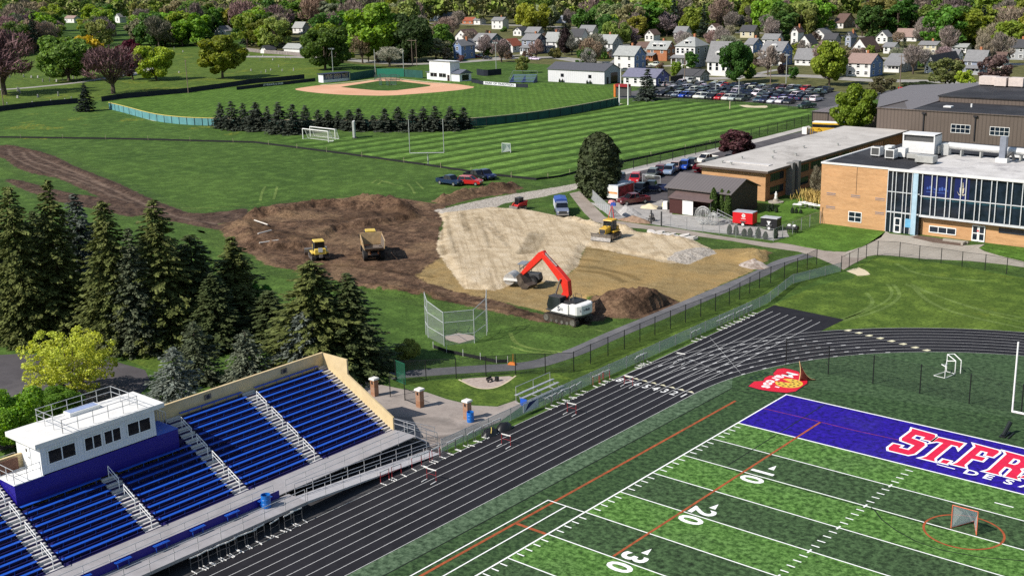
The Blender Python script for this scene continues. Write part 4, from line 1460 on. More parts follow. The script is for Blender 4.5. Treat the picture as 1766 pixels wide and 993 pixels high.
railing([(XR0, -21.9, 1.26), (-19.3, -19.2, .1)], 1.2)
railing([(WX, -21.9, 1.26), (-18.2, -20.0, .1)], 1.0)
m_ = MB()
for i in range(6):
 m_.span((XR0 + .3, -21.85 + .28 * i, 1.10 - .2 * i), (WX - .2, -21.6 + .28 * i, 1.14 - .2 * i))
m_.build('end_stairs', M_deckgrey, bl_)
m_ = MB()
for k in range(13):
 y = -23.0 - k * 3.6
 for x in (-19.3, -21.5, -24.5, -27.5, -30.0):
  zt = 1.1 if x > -21.7 else Z0 + RISE * (XR0 - x) / TRD - .4
  m_.tube((x, y, 0), (x, y, zt), .06)
 m_.tube((-19.3, y, 1.05), (-21.6, y, 1.05), .05)
 m_.tube((-21.6, y, 1.0), (-30.0, y, Z0 + RISE * 13.4 - .4), .07)
 if y < -36:
  m_.tube((-17.0, y, 0), (-17.0, y, PZ - .12), .05)
m_.build('understructure', M_steel, bl_)
m_ = MB()
m_.span((-27.52, -53.2, 3.9), (-27.58, -39.6, 5.58))
m_.span((-27.58, -53.2, 3.6), (XB + .01, -53.14, 5.58))
m_.span((-27.58, -39.66, 3.6), (XB + .01, -39.6, 5.58))
m_.build('blue_wall', M_bluewall, bl_)
m_ = MB()
m_.span((-27.5, -53.22, 5.585), (XB - .6, -50.95, 5.64))
m_.build('landing', M_white, bl_)
m_ = MB()
m_.span((-27.5, -41.5, 5.585), (XB + .01, -39.58, 5.63))
m_.build('landing', M_seat, bl_)
railing([(-27.6, -51.1, 5.64), (-27.6, -53.1, 5.64), (XB - .5, -53.1, 5.64)], 1.1, foot=0)
railing([(XB - .5, -53.1, 5.64), (XB - .5, -51.3, 5.64)], 1.1, foot=0)
railing([(-28.9, -39.7, 5.63), (XB + .1, -39.7, 5.63)], .45, foot=0, rails=(1.05,))
m_ = MB()
m_.span((XB + .2, -52.9, 5.65), (XB + .28, -51.5, 6.6))
m_.build('brown_panel', mat('brown_panel', (.13, .06, .04), .6), bl_)
pb = thing('press_box', 'white press box with dark windows standing on top of the bleachers', 'press box', (0, 0, 5.645))
def m_siding(name, col, per=.22):
 t = NT(name)
 s = t.sep(t.pos())
 a = t.math('FRACT', t.math('DIVIDE', t.math('ADD', s[0], s[1]), per))
 c = t.mix(col, tuple(x * .7 for x in col), t.ramp(a, [(.0, 1), (.08, 0), (.92, 0), (1, 1)]))
 c = t.mix(c, tuple(x * .85 for x in col), t.ramp(t.noise(.8, 4), [(.5, 0), (.8, .8)]))
 return t.pbr(c, .55, 0, .35)
M_sid = m_siding('white_siding', (.72, .73, .74))
M_glass = None
def m_glass(name='dark_glass', col=(.006, .007, .010), rough=.08):
 t = NT(name)
 c = t.mix(col, tuple(x * 2.2 for x in col), t.ramp(t.noise(.7, 3), [(.4, 0), (.7, 1)]))
 return t.pbr(c, rough, 0, .5)
M_glass = m_glass()
m_ = MB()
m_.span((-31.0, -51.0, 0), (-27.56, -41.5, 2.14))
m_.build('wall', M_sid, pb)
m_ = MB()
m_.span((-31.6, -51.42, 2.145), (-27.32, -40.7, 2.50))
rf = m_.build('roof', mat('white_roof', (.70, .69, .66), .7, var=.06), pb)
m_ = MB()
m_.span((-31.3, -46.9, 2.5), (-30.35, -44.35, 2.78))
m_.cur = 1
m_.span((-31.2, -46.8, 2.782), (-30.45, -44.45, 2.80))
m_.build('roof_hatch', [M_white, mat('skylight', (.30, .36, .55), .2)], rf)
m_ = MB()
R4 = [(-27.75, -49.0, 2.5), (-27.75, -42.7, 2.5), (-31.45, -42.7, 2.5), (-31.45, -49.0, 2.5), (-27.75, -49.0, 2.5)]
railing(R4, 1.25, 'roof_railing', M_alu, foot=0, par=pb)
for (a, b) in ((-50.5, -48.25), (-47.6, -46.12), (-45.98, -44.5), (-44.0, -41.9)):
 m_ = MB()
 for (y0, y1, z0, z1) in ((a, b, .62, .70), (a, b, 1.66, 1.74), (a, a + .08, .70, 1.66), (b - .08, b, .70, 1.66), ((a + b) / 2 - .04, (a + b) / 2 + .04, .70, 1.66)):
  m_.span((-27.555, y0, z0), (-27.49, y1, z1))
 wf = m_.build('window', M_white, pb)
 m_ = MB()
 m_.span((-27.55, a + .08, .70), (-27.53, b - .08, 1.66))
 m_.build('pane', M_glass, wf)
m_ = MB()
m_.span((-29.9, -51.003, .02), (-29.0, -51.05, 1.95))
m_.cur = 1
m_.span((-29.55, -51.051, 1.35), (-29.35, -51.06, 1.6))
dr = m_.build('door', [M_white, M_glass], pb)
m_ = MB()
m_.span((-29.1, -51.051, .95), (-29.2, -51.1, 1.02))
m_.build('handle', M_steel, dr)
def drum(loc, label, r=.32, h=.95, sz=1.0):
 d = thing('drum', label, 'barrel', loc)
 m_ = MB()
 m_.sm = False
 m_.lathe([(r * .94, 0), (r, .03), (r, h * .32), (r * 1.05, h * .345), (r, h * .37), (r, h * .64), (r * 1.05, h * .665), (r, h * .69), (r, h - .03), (r * 1.02, h), (r * .93, h), (r * .93, h - .25)], n=18)
 m_.build('body', mat('blue_drum', (.01, .14, .50), .35, 0, .5), d)
 m_ = MB()
 m_.lathe([(r * .90, h - .24), (r * .2, h - .22)], n=14)
 m_.build('liner', mat('black_liner', (.01, .01, .012), .5), d)
 return d
drum((-18.3, -38.6, PZ), 'bright blue trash drum standing on the bleacher platform', .36, 1.05)
drum(tuple(G(K('n', 1235, 742))), 'deep blue trash drum beside the brick pillar by the gate', .33, .98)
def m_brick(name, c1, c2, mort, bw=.3, bh=.1, wear=.25):
 t = NT(name)
 br = t.n('ShaderNodeTexBrick')
 p = t.sep(t.pos())
 cmb = t.n('ShaderNodeCombineXYZ')
 t.set(cmb.inputs[0], t.math('ADD', p[0], p[1]))
 t.set(cmb.inputs[1], p[2])
 t.set(br.inputs['Vector'], cmb.outputs[0])
 br.inputs['Scale'].default_value = 1
 br.inputs['Brick Width'].default_value = bw
 br.inputs['Row Height'].default_value = bh
 br.inputs['Mortar Size'].default_value = .012
 br.inputs['Color1'].default_value = tuple(c1) + (1,)
 br.inputs['Color2'].default_value = tuple(c2) + (1,)
 br.inputs['Mortar'].default_value = tuple(mort) + (1,)
 v = t.mapping(t.pos(), (.35, .35, 2.2))
 c = t.mix(br.outputs[0], tuple(x * .72 for x in c1), t.ramp(t.noise(1.1, 5, .75, v), [(.47, 0), (.62, wear * 3)]))
 c = t.mix(c, tuple(min(1, x * 1.18) for x in c1), t.ramp(t.noise(.7, 4, .6, v), [(.5, 0), (.75, .6)]))
 return t.pbr(c, .85, 0, .25)
M_pbrick = m_brick('pillar_brick', (.36, .16, .075), (.28, .11, .055), (.35, .30, .25), .22, .075)
pill = thing('gate_pillar', 'brick gate pillar', 'pillar', (0, 0, 0), 0, 'brick gate pillars')
m_ = MB()
m_.box((0, 0, .85), (.56, .56, 1.7))
m_.build('shaft', M_pbrick, pill)
m_ = MB()
m_.box((0, 0, 1.78), (.76, .76, .16), taper=.9)
m_.build('cap', mat('pillar_cap', (.66, .64, .60), .7), pill)
m_ = MB()
m_.box((0, -.30, 1.42), (.16, .06, .24))
m_.build('lantern', M_steel, pill)
pill.location = G(K('n', 728, 592))
pill['label'] = 'sunlit brick pillar with white cap at the end of the black iron gate'
dup(pill, tuple(G(K('n', 1205, 712))), 0, 'brick pillar with white cap behind the deep blue trash drum')
dup(pill, tuple(G(K('n', 272, 480))), 0, 'brick pillar in the tree shade behind the bleacher end wall')
gt = thing('iron_gate', 'low black iron picket gate standing open beside the sunlit brick pillar', 'gate', tuple(G(K('n', 575, 528))))
e_ = G(K('n', 690, 575)) - G(K('n', 575, 528))
m_ = MB()
for z in (.15, 1.25):
 m_.tube((0, 0, z), (e_.x, e_.y, z), .03)
for k in range(12):
 q = e_ * (k / 11)
 m_.tube((q.x, q.y, .1), (q.x, q.y, 1.35), .016)
m_.build('pickets', M_blackmetal, gt)
for q in (Vector((0, 0, 0)), G(K('n', 428, 490)) - G(K('n', 575, 528))):
 m_ = MB()
 m_.tube((q.x, q.y, 0), (q.x, q.y, 2.2), .05)
 m_.build('gate_post', M_blackmetal, gt)
gg = thing('green_gate', 'green mesh gate leaf standing open at the end of the path fence', 'gate', tuple(G(K('n', 490, 332))))
e_ = G(K('n', 580, 370)) - G(K('n', 490, 332))
M_green = mat('green_frame', (.012, .10, .055), .5)
m_ = MB()
m_.path([(0, 0, .05), (0, 0, 2.2), (e_.x, e_.y, 2.2), (e_.x, e_.y, .05), (0, 0, .05)], .04)
m_.tube((0, 0, 1.0), (e_.x, e_.y, 1.0), .03)
m_.build('frame', M_green, gg)
m_ = MB()
m_.quad((0, 0, .08), (e_.x, e_.y, .08), (e_.x, e_.y, 2.17), (0, 0, 2.17))
m_.build('mesh', sheet_mat('green_mesh', .55, (.012, .09, .05)), gg, fix=False)
sb = thing('small_bleachers', 'small aluminium bleachers with blue end panel behind the track fence', 'bleachers', (-17.6, -5.6, 0))
for i in range(3):
 m_ = MB()
 m_.span((-.25 - .6 * i, -2.6, .42 + .22 * i), (-.55 - .6 * i, 3.2, .46 + .22 * i))
 m_.build('bench', M_alu, sb)
m_ = MB()
for y in (-2.3, .3, 2.9):
 m_.tube((.2, y, .02), (-1.9, y, .02), .03)
 m_.tube((.1, y, .02), (-1.7, y, .84), .03)
 m_.tube((-1.8, y, 0), (-1.8, y, 1.6), .03)
m_.tube((-1.8, -2.3, 1.6), (-1.8, 2.9, 1.6), .03)
m_.build('frame', M_alu, sb)
m_ = MB()
m_.span((-.1, -2.75, .1), (-.9, -2.70, .8))
m_.build('end_panel', M_seat, sb)
hp = thing('covered_heap', 'heap under black tarps with a yellow strap beside the track fence', 'tarp', tuple(G(K('n', 1500, 850))))
m_ = MB()
m_.sm = True
for (cx, cy_, r1, r2, hh) in ((-.2, -.7, .6, 1.0, .62), (.0, 1.0, .55, 1.0, .68)):
 n = 14
 vs_ = [(cx, cy_, hh)]
 for rr, zz in ((.5, .85), (.85, .45), (1, 0)):
  for k in range(n):
   a = 2 * PI * k / n
   w = 1 + .16 * noise.noise(Vector((k * 1.3, rr * 5, cy_)))
   vs_.append((cx + r1 * rr * w * math.cos(a), cy_ + r2 * rr * w * math.sin(a), hh * zz * (1 + .2 * noise.noise(Vector((k, rr * 9, 3))))))
 fs = [(0, 1 + k, 1 + (k + 1) % n) for k in range(n)]
 for q in range(2):
  fs += [(1 + q * n + k, 1 + (q + 1) * n + k, 1 + (q + 1) * n + (k + 1) % n, 1 + q * n + (k + 1) % n) for k in range(n)]
 m_.add(vs_, fs)
m_.build('tarp', mat('black_tarp', (.012, .012, .013), .45, 0, .5), hp)
m_ = MB()
m_.path([(.3, -1.1, .35), (.1, -.8, .58), (-.2, -.5, .64)], .04)
m_.build('strap', mat('yellow_strap', (.55, .42, .12), .6), hp)
sg = thing('white_banner', 'white and blue pennant banner hung on the track fence', 'banner', (-16.68, -9.2, 0))
m_ = MB()
m_.span((-.02, -.9, .25), (.02, 1.3, 1.1))
m_.build('cloth', mat('pale_cloth', (.55, .57, .60), .7), sg)
m_ = MB()
m_.extr([(-.7, .3), (1.2, 1.05), (-.1, 1.05)], (.022, 0, 0), (0, 1, 0), (0, 0, 1), (1, 0, 0), .004)
m_.build('wedge', mat('navy_cloth', (.02, .03, .12), .7), sg)
cgp = [G(q) for q in (K('J', 1172, 362), K('J', 1280, 418), K('J', 1485, 398), K('J', 1568, 345))]
cgo = (cgp[1] + cgp[2]) / 2
dc = thing('discus_cage', 'tall white framed discus throwing cage with wire mesh around a pale ring', 'cage', tuple(cgo))
c_ = [p - cgo for p in cgp]
bkd = (Vector((c_[3].x + c_[0].x, c_[3].y + c_[0].y, 0)) * .5).normalized()
w0 = c_[0] + bkd * 1.3 + (c_[0] - c_[3]).normalized() * .2
w1 = c_[3] + bkd * 1.3 + (c_[3] - c_[0]).normalized() * .2
hs = [5.0, 4.4, 3.9, 3.9, 4.4, 5.0]
cps = [w0, c_[0], c_[1], c_[2], c_[3], w1]
M_cage = mat('cage_white', (.52, .54, .56), .45, .2)
cm_ = sheet_mat('cage_wire', .22, (.42, .45, .47))
for p, h in zip(cps, hs):
 m_ = MB()
 m_.tube((p.x, p.y, 0), (p.x, p.y, h), .045)
 m_.build('post', M_cage, dc)
m_ = MB()
for i in range(5):
 a, b = cps[i], cps[i + 1]
 for f in (.98, .68, .3):
  m_.tube((a.x, a.y, hs[i] * f), (b.x, b.y, hs[i + 1] * f), .03)
m_.build('rail', M_cage, dc)
m_ = MB()
for i in range(5):
 a, b = cps[i], cps[i + 1]
 m_.quad((a.x, a.y, .05), (b.x, b.y, .05), (b.x, b.y, hs[i + 1]), (a.x, a.y, hs[i]))
m_.build('wire_mesh', cm_, dc, fix=False)
m_ = MB()
rc = G(K('J', 1385, 368)) - cgo
hexp = Q(K('J', 1285, 355), K('J', 1375, 332), K('J', 1480, 350), K('J', 1490, 372), K('J', 1385, 400), K('J', 1290, 375))
m_.prism([tuple((p - cgo)[:2]) for p in hexp], .005, .04)
m_.build('throwing_ring', mat('ring_concrete', (.45, .36, .30), .8), dc)
oc = thing('orange_mower_deck', 'small orange implement lying beside the asphalt path', 'implement', tuple(G(K('n', 1655, 168))))
m_ = MB()
m_.box((0, 0, .15), (.9, .5, .22), .3, taper=.7)
m_.build('body', mat('safety_orange', (.75, .22, .03), .5), oc)
m_ = MB()
m_.tube((.1, 0, .2), (.15, 0, 1.2), .03)
m_.build('handle', mat('safety_orange', (.75, .22, .03)), oc)
lw = thing('silt_fence', 'low rope and stake line running from the trees to the orange implement', 'barrier', tuple(G(K('n', 860, 0))))
pts = [G(q) - G(K('n', 860, 0)) for q in (K('n', 860, 0), K('n', 995, 48), K('n', 1160, 82), K('n', 1335, 118), K('n', 1497, 152), K('n', 1610, 150))]
m_ = MB()
wall(m_, pts, .05, .4, .04)
m_.build('fabric', mat('black_fabric', (.012, .012, .014), .7), lw)
for p in pts:
 m_ = MB()
 m_.tube((p.x, p.y, 0), (p.x, p.y, .75), .03)
 m_.build('stake', M_white, lw)
bt = thing('bench', 'dark bench with a black bin standing on the pale gravel bed by the path', 'bench', tuple(G(K('n', 1450, 345))))
m_ = MB()
m_.span((-.6, -.7, .4), (-.15, .6, .45))
m_.build('seat', M_steel, bt)
m_ = MB()
m_.span((-.62, -.7, .5), (-.56, .6, .85))
m_.build('backrest', M_steel, bt)
for y in (-.5, .4):
 m_ = MB()
 m_.span((-.55, y, 0), (-.2, y + .05, .395))
 m_.build('leg', M_steel, bt)
m_ = MB()
m_.box((.3, .9, .4), (.5, .5, .8))
m_.build('bin', M_blackmetal, bt)
bt.scale = (.62, .62, .62)
# ================================================================ vehicles
def m_carpaint():
 t = NT('car_paint')
 p = t.n('ShaderNodeBsdfPrincipled')
 c = t.mix(t.objcolor(), t.hsv(t.objcolor(), .5, .9, .7), t.ramp(t.noise(1.2, 3), [(.45, 0), (.8, .5)]))
 t.set(p.inputs['Base Color'], c)
 p.inputs['Roughness'].default_value = .28
 p.inputs['Specular IOR Level'].default_value = .5
 p.inputs['Coat Weight'].default_value = .4
 p.inputs['Coat Roughness'].default_value = .08
 t.t.links.new(p.outputs[0], t.out.inputs[0])
 return t.m
M_car = m_carpaint()
M_tyre = mat('tyre_rubber', (.014, .014, .015), .85)
M_rim = mat('wheel_rim', (.42, .42, .43), .35, .7)
M_lamp = mat('lamp_lens', (.55, .55, .55), .2)
M_tail = mat('tail_lens', (.30, .01, .01), .3)
M_track_steel = mat('track_steel', (.055, .045, .038), .6, .4, .4, .4, 3, (.16, .12, .085))
M_yellow = mat('machine_yellow', (.60, .36, .025), .45, 0, .5, .1, 1.5, (.34, .22, .06))
M_yellow2 = mat('machine_pale_yellow', (.66, .47, .08), .45, 0, .5, .1, 1.5, (.45, .33, .1))
M_mgrey = mat('machine_grey', (.06, .06, .062), .55, .2)
M_exred = mat('excavator_red', (.62, .028, .016), .4, 0, .5, .08, 1.5)
M_exwhite = mat('excavator_white', (.74, .73, .71), .45, 0, .5, .05)
M_steelworn = mat('worn_steel', (.30, .28, .26), .45, .7, .5, .3, 3, (.12, .10, .085))
def wheel(par, x, y, r, w, rim=None, name='wheel'):
 m_ = MB()
 m_.lathe([(r * .62, -w / 2), (r * .95, -w / 2), (r, -w * .32), (r, w * .32), (r * .95, w / 2), (r * .62, w / 2)], (x, y, r), 16, 'Y')
 wo = m_.build(name, M_tyre, par)
 m_ = MB()
 m_.lathe([(r * .60, -w * .52), (r * .2, -w * .40), (r * .2, w * .40), (r * .60, w * .52)], (x, y, r), 12, 'Y')
 m_.build('rim', rim or M_rim, wo)
 return wo
def frustum(m_, b, t_, z0, z1, wb, wt):
 """cabin: bottom x-range b, top x-range t_, widths"""
 m_.add([(b[0], -wb, z0), (b[1], -wb, z0), (b[1], wb, z0), (b[0], wb, z0), (t_[0], -wt, z1), (t_[1], -wt, z1), (t_[1], wt, z1), (t_[0], wt, z1)],
           [(3, 2, 1, 0), (4, 5, 6, 7), (0, 1, 5, 4), (1, 2, 6, 5), (2, 3, 7, 6), (3, 0, 4, 7)])
CARS = {
 'sedan': dict(L=4.6, W=1.80, prof=[(-2.3, .34), (-2.3, .78), (-2.2, .93), (-1.5, .98), (.95, .95), (1.9, .84), (2.2, .72), (2.3, .55), (2.25, .28), (-2.2, .28)], b=(-1.75, 1.05), t=(-1.1, .2), z0=.93, z1=1.42, r=.32, wx=(1.42, -1.35)),
 'suv': dict(L=4.75, W=1.90, prof=[(-2.35, .40), (-2.38, .9), (-2.3, 1.08), (-1.5, 1.10), (.95, 1.08), (1.95, 1.0), (2.3, .86), (2.38, .6), (2.3, .34), (-2.25, .34)], b=(-2.28, 1.1), t=(-2.0, .25), z0=1.06, z1=1.70, r=.36, wx=(1.45, -1.42)),
 'pickup': dict(L=5.7, W=1.98, prof=[(-2.85, .5), (-2.85, .78), (-.9, .78), (-.9, 1.14), (1.3, 1.14), (2.4, 1.08), (2.75, .98), (2.85, .7), (2.8, .42), (-2.75, .42)], b=(-.85, 1.45), t=(-.7, .75), z0=1.12, z1=1.84, r=.40, wx=(1.85, -1.75)),
}
CAR = {}
def make_car(kind):
 d = CARS[kind]
 o = thing('parked_' + ('car' if kind == 'sedan' else kind), kind, {'sedan': 'car', 'suv': 'car', 'pickup': 'pickup truck'}[kind], (0, 0, -50))
 w = d['W'] / 2
 m_ = MB()
 m_.extr(d['prof'], (0, -w, 0), (1, 0, 0), (0, 0, 1), (0, 1, 0), 2 * w)
 t_, b = d['t'], d['b']
 z1 = d['z1']
 frustum(m_, (t_[0] - .02, t_[1] + .02), (t_[0] + .05, t_[1] - .05), z1 - .02, z1 + .05, w * .80, w * .76)
 for s in (-1, 1):       # pillars
  for xb, xt in ((b[0] + .02, t_[0] + .03), (b[1] - .02, t_[1] - .03), ((b[0] + b[1]) / 2 - .05, (t_[0] + t_[1]) / 2)):
   m_.tube((xb, s * w * .95, d['z0']), (xt, s * w * .81, z1), .045, n=4)
 if kind == 'pickup':
  for s in (-1, 1):
   m_.box((-1.88, s * (w - .07), .97), (1.94, .14, .40))
  m_.box((-2.80, 0, .97), (.10, 2 * w - .29, .40))
  m_.box((-.95, 0, .97), (.10, 2 * w - .29, .40))
 body = m_.build('body', M_car, o, bevel=.06)
 m_ = MB()
 frustum(m_, (b[0], b[1]), (t_[0], t_[1]), d['z0'] - .05, z1, w * .93, w * .79)
 m_.build('window', M_glass, o)
 for x in d['wx']:
  for s in (-1, 1):
   wheel(o, x, s * (w - .10), d['r'], .24)
 for s in (-1, 1):
  m_ = MB()
  m_.box((d['L'] / 2 - .06, s * (w - .28), .80 if kind != 'sedan' else .62), (.10, .36, .16))
  m_.build('headlight', M_lamp, o)
  m_ = MB()
  m_.box((-d['L'] / 2 + .03, s * (w - .18), .82), (.10, .22, .22))
  m_.build('tail_light', M_tail, o)
 if kind == 'pickup':
  m_ = MB()
  m_.box((-1.9, 0, .80), (1.85, 2 * w - .30, .03))
  m_.build('bed_floor', mat('bed_liner', (.02, .02, .022), .7), o)
 return o
for k_ in CARS:
 CAR[k_] = make_car(k_)
USED = set()
CC_ = dict(black=(.010, .010, .012, 1), navy=(.012, .022, .075, 1), red=(.50, .008, .012, 1), maroon=(.13, .012, .016, 1), white=(.78, .78, .77, 1), silver=(.42, .43, .45, 1), grey=(.12, .125, .13, 1), blue=(.015, .06, .40, 1), lblue=(.22, .32, .46, 1), tan=(.36, .30, .23, 1), teal=(.02, .07, .09, 1), purple=(.05, .02, .20, 1), dgreen=(.02, .05, .035, 1))
def car(kind, p, heading, colr, label, group=None):
 src = CAR[kind]
 rz = heading if isinstance(heading, float) else math.atan2(heading[1], heading[0])
 c = CC_[colr]
 c = tuple(min(1, x * RND.uniform(.85, 1.15)) for x in c[:3]) + (1,)
 z = .03
 if kind not in USED:
  USED.add(kind)
  KIDS[src.name] = [q for q in bpy.data.objects if q.parent == src]
  for k in KIDS[src.name]:
   KIDS[k.name] = [q for q in bpy.data.objects if q.parent == k]
   k.color = c
  src.location = (p[0], p[1], z)
  src.rotation_euler = (0, 0, rz)
  src['label'] = label
  if group:
   src['group'] = group
  return src
 r = dup(src, (p[0], p[1], z), rz, label, group, color=c)
 return r
def hd_(a, b):
 d = G(b) - G(a)
 return math.atan2(d.y, d.x)
gpf = 'cars on the grass by the soil heaps'
car('pickup', G(K('k', 300, 188)), hd_(K('k', 200, 170), K('k', 420, 200)), 'navy', 'dark navy pickup on the grass, its nose towards the red car', gpf)
car('suv', G(K('k', 530, 190)), hd_(K('k', 430, 180), K('k', 660, 190)), 'red', 'bright red car on the grass among dark pickups near the soil heaps', gpf)
car('pickup', G(K('k', 600, 128)), hd_(K('k', 450, 105), K('k', 690, 145)), 'black', 'black pickup on the grass close behind the bright red car', gpf)
car('pickup', G(K('k', 690, 120)), hd_(K('k', 600, 95), K('k', 800, 140)), 'navy', 'dark pickup nearest the black silt fence on the grass', gpf)
gps = 'vehicles in the small lot behind the storage shed'
E_ = 0.0
for kind, q, h, colr, lb in (
  ('suv', (560, 285), -1.0, 'black', 'black sport utility in the small lot beside the round evergreen'),
  ('suv', (765, 280), -1.1, 'red', 'red sport utility in the small lot behind the white box trailer'),
  ('pickup', (835, 425), -1.3, 'black', 'black pickup standing close behind the maroon pickup'),
  ('pickup', (990, 395), -2.8, 'navy', 'dark navy pickup by the open white gate frame'),
  ('suv', (1000, 215), -1.2, 'grey', 'grey car behind the open white gate frame'),
  ('suv', (1105, 165), -1.2, 'maroon', 'dark reddish car beside the silver sport utility'),
  ('suv', (1230, 165), -1.2, 'lblue', 'silver blue sport utility parked by the lane fence'),
  ('suv', (1315, 115), -1.2, 'tan', 'dark tan car between the silver and the blue sport utilities'),
  ('suv', (1435, 95), -1.2, 'blue', 'bright blue sport utility nearest the red leaved shrub'),
  ('suv', (1530, 70), -1.2, 'black', 'black car half behind the red leaved shrub'),):
 car(kind, G(K('f', *q)), h, colr, lb, gps)
car('pickup', G(K('f', 740, 575)), hd_(K('f', 880, 560), K('f', 570, 595)), 'maroon', 'maroon pickup in front of the white box trailer', gps)
car('pickup', G((1218, 281)), hd_((1230, 278), (1205, 283)), 'white', 'white pickup beside the purple leaved tree and the flat roofed wing', gps)
def crawler(par, L, W, h, off):
 """one crawler track: shoes around wheels"""
 m_ = MB()
 r = h / 2
 n = 10
 prof = [(L / 2 - r + r * math.sin(a), r + r * math.cos(a)) for a in [PI * i / n for i in range(n + 1)]]
 prof += [(-L / 2 + r - r * math.sin(a), r - r * math.cos(a)) for a in [PI * i / n for i in range(n + 1)]]
 m_.extr(prof, (0, off - W / 2, 0), (1, 0, 0), (0, 0, 1), (0, 1, 0), W)
 k = int(L / .22)
 for i in range(k):
  x = -L / 2 + r + (L - 2 * r) * i / (k - 1)
  m_.box((x, off, h + .02), (.12, W, .05))
 for i in range(7):
  a = PI * i / 6
  for s in (-1, 1):
   m_.box((s * (L / 2 - r + (r + .02) * math.sin(a)), off, r + (r + .02) * math.cos(a)), (.1, W, .1))
 tk = m_.build('track', M_track_steel, par)
 m_ = MB()
 for i in range(6):
  x = -L / 2 + r + (L - 2 * r) * i / 5
  rr = r * (.78 if i in (0, 5) else .42)
  zz = r if i in (0, 5) else r * .62
  for s in (-1, 1):
   m_.tube((x, off + s * (W / 2 - .02), zz), (x, off + s * (W / 2 + .05), zz), rr, n=12)
 m_.build('roller', M_steelworn, tk)
 return tk
def plane_pt(q, o, d):
 """where a sight line meets the upright plane through o along d: (distance along d, height)"""
 n = Vector((-d.y, d.x, 0))
 r_ = ray(*q)
 t_ = (o - CP).dot(n) / r_.dot(n)
 p = CP + r_ * t_
 return (p - o).dot(d), p.z
def xz(par, prof, y0, y1, name, m):
 m_ = MB()
 m_.extr(prof, (0, y0, 0), (1, 0, 0), (0, 0, 1), (0, 1, 0), y1 - y0)
 return m_.build(name, m, par, bevel=.03)
def limb(pts, ws):
 """outline of a boom along pts with widths ws (2d)"""
 U_, L_ = [], []
 P_ = [Vector(p) for p in pts]
 for i, p in enumerate(P_):
  d = (P_[min(i + 1, len(P_) - 1)] - P_[max(i - 1, 0)]).normalized()
  n = Vector((-d.y, d.x))
  U_.append(tuple(p + n * ws[i] / 2))
  L_.append(tuple(p - n * ws[i] / 2))
 return U_ + L_[::-1]
def x5(x, y):
 return (860 + x * .1813, 420 + y * .1813)
eo = G(x5(660, 745))
ed = (G((902, 537)) - eo).normalized()
erz = math.atan2(ed.y, ed.x)
ex = thing('excavator', 'white and black tracked excavator with bright red boom reaching over the sand', 'excavator', (eo.x, eo.y, .12), erz)
_pp = lambda x, y: plane_pt(x5(x, y), eo, ed)
for s in (-1, 1):
 crawler(ex, 4.9, .62, .95, s * 1.25)
m_ = MB()
m_.box((0, 0, .7), (2.2, 1.9, .45))
m_.tube((0, 0, .9), (0, 0, 1.12), .75, n=20)
m_.build('undercarriage', M_mgrey, ex)
m_ = MB()
m_.prism([(1.5, -1.45), (1.5, 1.45), (-2.3, 1.45), (-2.75, .9), (-2.85, 0), (-2.75, -.9), (-2.3, -1.45)], 1.12, 1.35)
m_.build('deck', M_mgrey, ex)
m_ = MB()
m_.prism([(-1.35, -1.48), (-1.35, 1.48), (-2.45, 1.48), (-2.85, .95), (-2.95, 0), (-2.85, -.95), (-2.45, -1.48)], 1.3, 2.55)
cw = m_.build('counterweight', M_exwhite, ex, bevel=.12)
m_ = MB()
for s in (-1, 1):
 m_.extr([(1.3, 1.36), (.9, 1.36), (-1.33, 1.36), (-1.33, 2.5), (-.3, 2.5)], (0, s * 1.46 - .12, 0), (1, 0, 0), (0, 0, 1), (0, 1, 0), .24)
m_.build('side_panel', M_exwhite, ex)
m_ = MB()
m_.box((-1.0, -.1, 2.45), (2.0, 2.3, .5), taper=.9)
m_.build('engine_hood', mat('hood_black', (.02, .02, .022), .5), ex)
m_ = MB()
for (x, y) in ((-.6, .4), (-.6, -.3), (-.9, .1)):
 m_.tube((x, y, 2.6), (x, y, 3.25), .05)
m_.path([(-.4, -.9, 2.6), (-.4, -.9, 3.2), (-1.3, -.9, 3.2), (-1.3, -.9, 2.6)], .03)
m_.build('exhaust_and_rail', M_steelworn, ex)
m_ = MB()
cabp = [(.0, 1.36), (1.75, 1.36), (1.95, 2.0), (1.6, 3.05), (.0, 3.05)]
m_.extr([(.05, 1.4), (1.70, 1.4), (1.88, 2.0), (1.55, 3.0), (.05, 3.0)], (0, .46, 0), (1, 0, 0), (0, 0, 1), (0, 1, 0), .98)
cg = m_.build('cab_glass', m_glass('cab_glass', (.015, .018, .020)), ex)
m_ = MB()
for y in (.44, 1.42):
 for a, b in zip(cabp, cabp[1:] + cabp[:1]):
  m_.tube((a[0], y, a[1]), (b[0], y, b[1]), .06, n=4)
 m_.tube((.85, y, 1.4), (.85, y, 3.0), .05, n=4)
m_.box((.82, .93, 3.08), (1.75, 1.12, .09))
m_.box((.9, .93, 1.42), (1.8, 1.1, .2))
m_.build('cab_frame', M_mgrey, ex)
m_ = MB()
m_.box((1.9, .95, 1.38), (.7, .9, .06))
m_.box((.5, -1.35, 1.45), (1.6, .3, .3))
m_.build('step', M_mgrey, ex)
bp = [(1.3, 1.75), _pp(655, 480), _pp(640, 380), _pp(580, 300), _pp(420, 110)]
bp[1] = (bp[1][0], max(bp[1][1], 2.2))
xz(ex, limb(bp, [.7, .95, 1.15, .95, .55]), -.36, .30, 'boom', M_exred)
sp_ = [_pp(440, 90), _pp(405, 120), _pp(300, 225), _pp(225, 300)]
xz(ex, limb(sp_, [.45, .85, .72, .42]), -.26, .22, 'stick', M_exred)
e0, e1 = _pp(555, 245), _pp(440, 112)
m_ = MB()
m_.tube((e0[0], .0, e0[1] + .25), (e1[0], 0, e1[1] + .15), .11, n=8)
